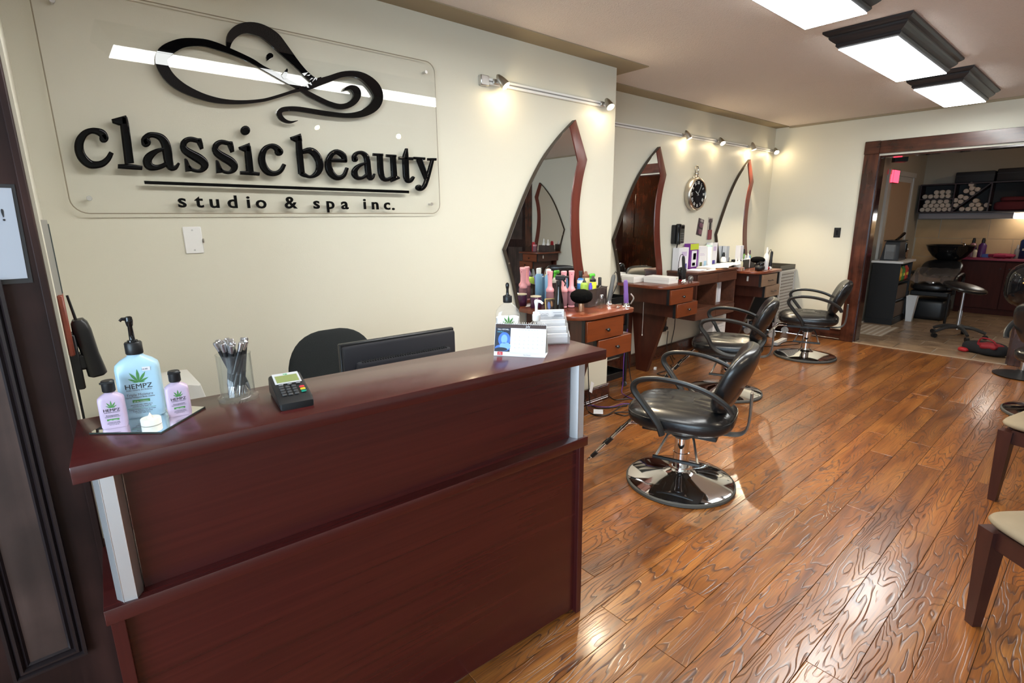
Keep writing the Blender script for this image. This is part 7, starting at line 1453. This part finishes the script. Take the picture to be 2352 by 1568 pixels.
# shampoo bowl, backwash chair, stool
t = thing('shampoo_bowl', 'black round shampoo bowl on the back wall of the back room', 'bowl', (10.15, 1.69, .82), 0)
MB().lathe([(.04, -.02), (.10, .0), (.20, .07), (.265, .16), (.29, .225), (.305, .235), (.295, .240), (.27, .225), (.20, .12), (.08, .05), (.001, .045)], n=40).obj('basin', BLACKG, t, angle=60)
MB().tube([(.22, -.12, .22), (.22, -.12, .26), (.16, -.10, .27)], .012, n=8, smooth=3).obj('faucet', CHROME, t)
MB().box(.10, .82, -.02, .16, .02, .18, .01).obj('wall_arm', BLACKG, t)
MB().cyl((.05, 0, -.819), (.05, 0, .0), .06, n=18).obj('drain_column', BLACK, t)
t = thing('backwash_chair', 'black backwash chair in front of the shampoo bowl', 'chair', (9.72, 1.72, 0), 0)
MB().sell((0, 0, 0), (.06, .245, .22), 3, 2.6, 36, 18, M=T(.22, 0, .72) @ Matrix.Rotation(radians(62), 4, 'Y')).obj('backrest', LEATHER, t)
MB().sell((-.12, 0, .49), (.27, .25, .06), 3, 3, 36, 12).obj('seat', LEATHER, t)
MB().box(-.30, .10, -.22, .22, .36, .43, .01).obj('seat_frame', BLACK, t)
for s_ in (-1, 1):
    MB().tube([(-.33, .28 * s_, .42), (-.36, .28 * s_, .62), (-.18, .285 * s_, .665), (.16, .28 * s_, .655), (.22, .27 * s_, .50)], .022, n=8, smooth=4).obj('armrest', BLACK, t)
    MB().tube([(-.34, .24 * s_, .42), (-.35, .24 * s_, .0)], .016, n=8).obj('front_leg', BLACK, t)
MB().box(-.22, .22, -.20, .20, 0, .30, .06, 3).obj('base_box', BLACK, t)
t = thing('plastic_cape', 'clear plastic cape draped over the backwash chair', 'cape', (-.03, -.035, .002))
R = []
for k in range(15):
    y = 1.50 + .51 * k / 14
    R.append([Vector((9.86 - .02 * sin(k), y, .735 + .008 * sin(k * 1.7))), Vector((9.60 + .02 * sin(k * 1.3), y, .665 + .012 * sin(k * 2.1))), Vector((9.44, y, .60 + .015 * sin(k * 1.1))), Vector((9.40, y, .56 + .02 * cos(k * 1.4))), Vector((9.402, y, .556 + .02 * cos(k * 1.4))), Vector((9.445, y, .596 + .015 * sin(k * 1.1))), Vector((9.602 + .02 * sin(k * 1.3), y, .661 + .012 * sin(k * 2.1))), Vector((9.861 - .02 * sin(k), y, .731 + .008 * sin(k * 1.7)))])
MB().rings(R).obj('sheet', clear('cape plastic', (.93, .92, .92), 2.5, rough=.12, haze=.12, hazecol=(.5, .45, .42)), t, angle=70)
t = thing('rolling_stool', 'black rolling stool with a tilted round seat and five casters', 'stool', (8.40, 1.19, 0), radians(15))
MB().sell((0, 0, 0), (.225, .225, .038), 2.6, 2.0, 36, 12, M=T(0, 0, .625) @ Matrix.Rotation(radians(12), 4, 'X') @ Matrix.Rotation(radians(-6), 4, 'Y')).obj('seat', LEATHER, t)
MB().cyl((0, 0, .10), (0, 0, .34), .021, n=18).cyl((0, 0, .34), (0, 0, .60), .014, n=16).obj('gas_column', STEEL, t)
MB().box(-.07, .07, -.07, .07, .575, .60, .004).obj('seat_plate', BLACK, t)
for k in range(5):
    a = 2 * pi * k / 5 + .9
    L5 = MB().tube([(.02 * cos(a), .02 * sin(a), .135), (.15 * cos(a), .15 * sin(a), .125), (.275 * cos(a), .275 * sin(a), .075)], [.026, .018], n=8, smooth=3).obj('base_arm', mat('grey nylon', (.035, .034, .033), .45), t)
    cx, cy = .275 * cos(a), .275 * sin(a)
    MB().cyl((cx - .018 * sin(a), cy + .018 * cos(a), .028), (cx + .018 * sin(a), cy - .018 * cos(a), .028), .028, n=16).obj('caster', BLACK, L5)

# cupboard with the pink top
t = thing('cupboard', 'dark red two-door cupboard with a crimson top in the back room', 'cabinet', (10.70, 1.08, 0), 0)
RB = wood('dark red cupboard board', (.040, .009, .007), (.060, .013, .010), .6, (20, 20, 3), bump=.02, spec=.2)
MB().box(.02, .27, -.50, .54, .0, .82).obj('carcass', RB, t, smooth=False)
for y0, y1, hy in ((-.495, .015, -.03), (.022, .535, .07)):
    d_ = MB().box(0, .02, y0, y1, .09, .80, .003).obj('door', RB, t)
    MB().cyl((-.018, hy, .70), (0, hy, .70), .010, n=10).obj('knob', BLACK, d_)
MB().box(-.025, .275, -.52, .56, .82, .855, .003).obj('crimson_top', mat('crimson laminate', (.28, .018, .05), .3), t)
def pump(label, y, x, h, r, m, capm=BLACK, name='pump_bottle'):
    return vial(label, x, y, h, r, m, capm, .8555, name, True)
pump('pink pump bottle on the crimson top', 1.535, 10.85, .29, .048, mat('dusty pink bottle', (.34, .15, .17), .4))
pump('dark purple pump bottle on the crimson top', 1.425, 10.88, .29, .050, mat('dark purple bottle', (.07, .015, .10), .35))
pump('small cream pump bottle before the pink one on the crimson top', 1.485, 10.76, .16, .026, mat('cream bottle', (.60, .52, .38), .4))
t = carton('wipe_pack', 'blue wipe pack lying on the crimson top', 'packet', (10.86, 1.365, .8555), .10, .08, .05, mat('royal blue pack', (.03, .07, .28), .4))
t = thing('crumpled_cloth', 'crumpled crimson cloth lying on the crimson top', 'cloth', (10.78, 1.17, .8555), 0)
MB().sell((0, 0, .035), (.09, .14, .035), 2.4, 2.4, 24, 12, f=lambda p: p * (1 + .18 * sin(p.y * 60) * cos(p.x * 50))).obj('cloth', mat('crimson cloth', (.30, .02, .06), .8), t)
MB().sell((.0, -.09, .045), (.05, .06, .022), 2.4, 2.4, 20, 10).obj('cloth_fold', mat('crimson cloth', (.30, .02, .06), .8), t)
vial('grey spray bottle left of the tall navy jar on the crimson top', 10.82, 1.02, .20, .030, mat('grey bottle', (.28, .27, .27), .4), mat('pale cap', (.55, .54, .52), .4), .8555, 'spray_bottle')
t = jar('disinfectant_jar', 'tall navy disinfectant jar with a silver lid on the crimson top', 'jar', (10.85, .93, .8555), [(.075, 0), (.078, .004), (.078, .26), (.06, .28)], mat('navy jar', (.01, .02, .07), .2), [(.062, .28), (.06, .31), (.02, .33), (.018, .36), (.004, .365)], CHROME)
MB().box(-.0795, -.0775, -.035, .035, .12, .15).obj('label_print', mat('pale cap', (.55, .54, .52), .4), t, smooth=False)

# hood dryer chair at the right edge, red and black bag
t = thing('hood_dryer', 'black hood dryer with brass dots at the right edge before the casing', 'hair dryer', (6.76, .43, 0), 0)
MB().sell((0, 0, .86), (.22, .245, .21), 3.0, 2.6, 36, 20).obj('hood', BLACKG, t)
MB().cyl((0, 0, .05), (0, 0, .70), .022, n=14).obj('pole', STEEL, t)
MB().lathe([(.20, 0), (.21, .01), (.05, .045), (.03, .06)], n=30).obj('foot', BLACK, t)
for dz in (.0, .035): MB().sell((-.212, .10, .93 - dz), (.008, .010, .007), nu=10, nv=6).obj('brass_dot', mat('brass', (.6, .42, .15), .3, metal=1.0), t)
t = thing('tote_bag', 'slumped black and red bag on the tiles by the right casing', 'bag', (7.60, .80, .0003), radians(-20))
MB().sell((0, 0, .065), (.13, .20, .065), 3, 2.6, 30, 14, f=lambda p: p * (1 + .07 * sin(p.x * 30 + p.y * 22))).obj('bag_body', mat('black canvas', (.012, .012, .014), .9), t)
MB().sell((-.06, -.06, .105), (.085, .10, .035), 2.6, 2.6, 24, 10, f=lambda p: p * (1 + .15 * sin(p.x * 60) * sin(p.y * 50))).obj('red_lining', mat('red cloth', (.26, .012, .02), .7), t)
MB().sell((-.10, .16, .025), (.04, .05, .025), 2.6, 2.6, 18, 8).obj('red_corner', mat('bright red cloth', (.40, .015, .02), .6), t)
MB().tube([(-.08, -.15, .08), (-.10, -.10, .17), (-.08, .02, .18), (-.07, .06, .09)], .008, n=6, smooth=4).obj('strap', mat('red cloth', (.26, .012, .02), .7), t)

# unseen light added to brighten the back room, and white bottles on the station by the dark closed door
t = thing('added_dome_light', 'added round warm ceiling light brightening the back room', 'light', (9.3, .1, ZC), 0)
MB().lathe([(.17, 0), (.17, -.025), (.15, -.03)], n=30).obj('base_ring', NICKEL, t)
MB().lathe([(.148, -.028), (.13, -.06), (.08, -.085), (.001, -.095)], n=30).obj('dome', emission('added warm light', (1.0, .80, .56), 24.0), t)
t = thing('organizer_bin', 'smoked organizer bin on the station beside the dark closed door', 'bin', (6.93, -1.73, ZS), 0)
b = MB(); b.box(-.08, .08, -.13, .13, 0, .004)
for x0, x1, y0, y1 in ((-.08, -.077, -.13, .13), (.077, .08, -.13, .13), (-.077, .077, -.13, -.127), (-.077, .077, .127, .13)): b.box(x0, x1, y0, y1, .004, .12)
b.obj('bin_wall', DKACR, t, smooth=False)
for k, (x, y, h, lb) in enumerate(((6.89, -1.65, .22, 'tall white bottle at the left of the smoked bin by the dark door'), (6.95, -1.71, .20, 'white bottle in the middle of the smoked bin by the dark door'), (6.91, -1.78, .23, 'tallest white bottle in the smoked bin by the dark door'), (6.95, -1.83, .18, 'short white bottle at the right of the smoked bin by the dark door'))):
    vial(lb, x, y, h, .028, z=ZS + .0045)
t = jar('cream_jar', 'pink jar on the station beside the dark closed door', 'jar', (6.83, -1.94, ZS), [(.035, 0), (.038, .003), (.038, .10)], PINKC, [(.039, .10), (.039, .125), (.03, .128)], PINK)
t = jar('hair_product', 'red can on the station beside the dark closed door', 'can', (6.90, -2.05, ZS), [(.03, 0), (.032, .003), (.032, .15)], RED, [(.028, .15), (.024, .17)], RED)
# second pair of halogen heads on the ceiling nearer the street side; the sign mirrors them
t = thing('track_light', 'two-lamp ceiling track over the waiting chairs, mirrored in the acrylic sign', 'light', (0, 0, 0))
MB().box(2.0, 3.5, -.445, -.405, ZC - .025, ZC, .002).obj('rail', WHITE, t)
for x, aim in ((2.27, (.15, .75, -.65)), (3.23, (-.15, .75, -.65))):
    a = Vector(aim).normalized(); c = Vector((x, -.425, ZC - .12))
    hd = MB().box(x - .03, x + .03, -.44, -.41, ZC - .045, ZC - .025, .003).obj('lamp_adapter', STEEL, t)
    MB().cyl((x, -.425, ZC - .045), c, .006, n=8).obj('stem', STEEL, hd)
    M_ = T(*c) @ a.to_track_quat('Z', 'Y').to_matrix().to_4x4()
    MB().lathe([(.004, -.055), (.014, -.045), (.022, -.02), (.027, .01), (.030, .034), (.027, .034), (.024, .012), (.012, -.012)], n=24, cap1=False, M=M_).obj('lamp_head', NICKEL, t)
    MB().lathe([(.001, .026), (.026, .026), (.027, .033), (.018, .039), (.001, .041)], n=20, M=M_).obj('bulb', BULB, t)
    l = bpy.data.lights.new('track_spot', 'SPOT'); l.energy = 22; l.color = (1.0, .85, .62); l.spot_size = radians(80); l.spot_blend = .9; l.shadow_soft_size = .02
    o = bpy.data.objects.new('track_spot', l); COL.objects.link(o); o.location = c + a * .05; o.rotation_euler = (-a).to_track_quat('Z', 'Y').to_euler()
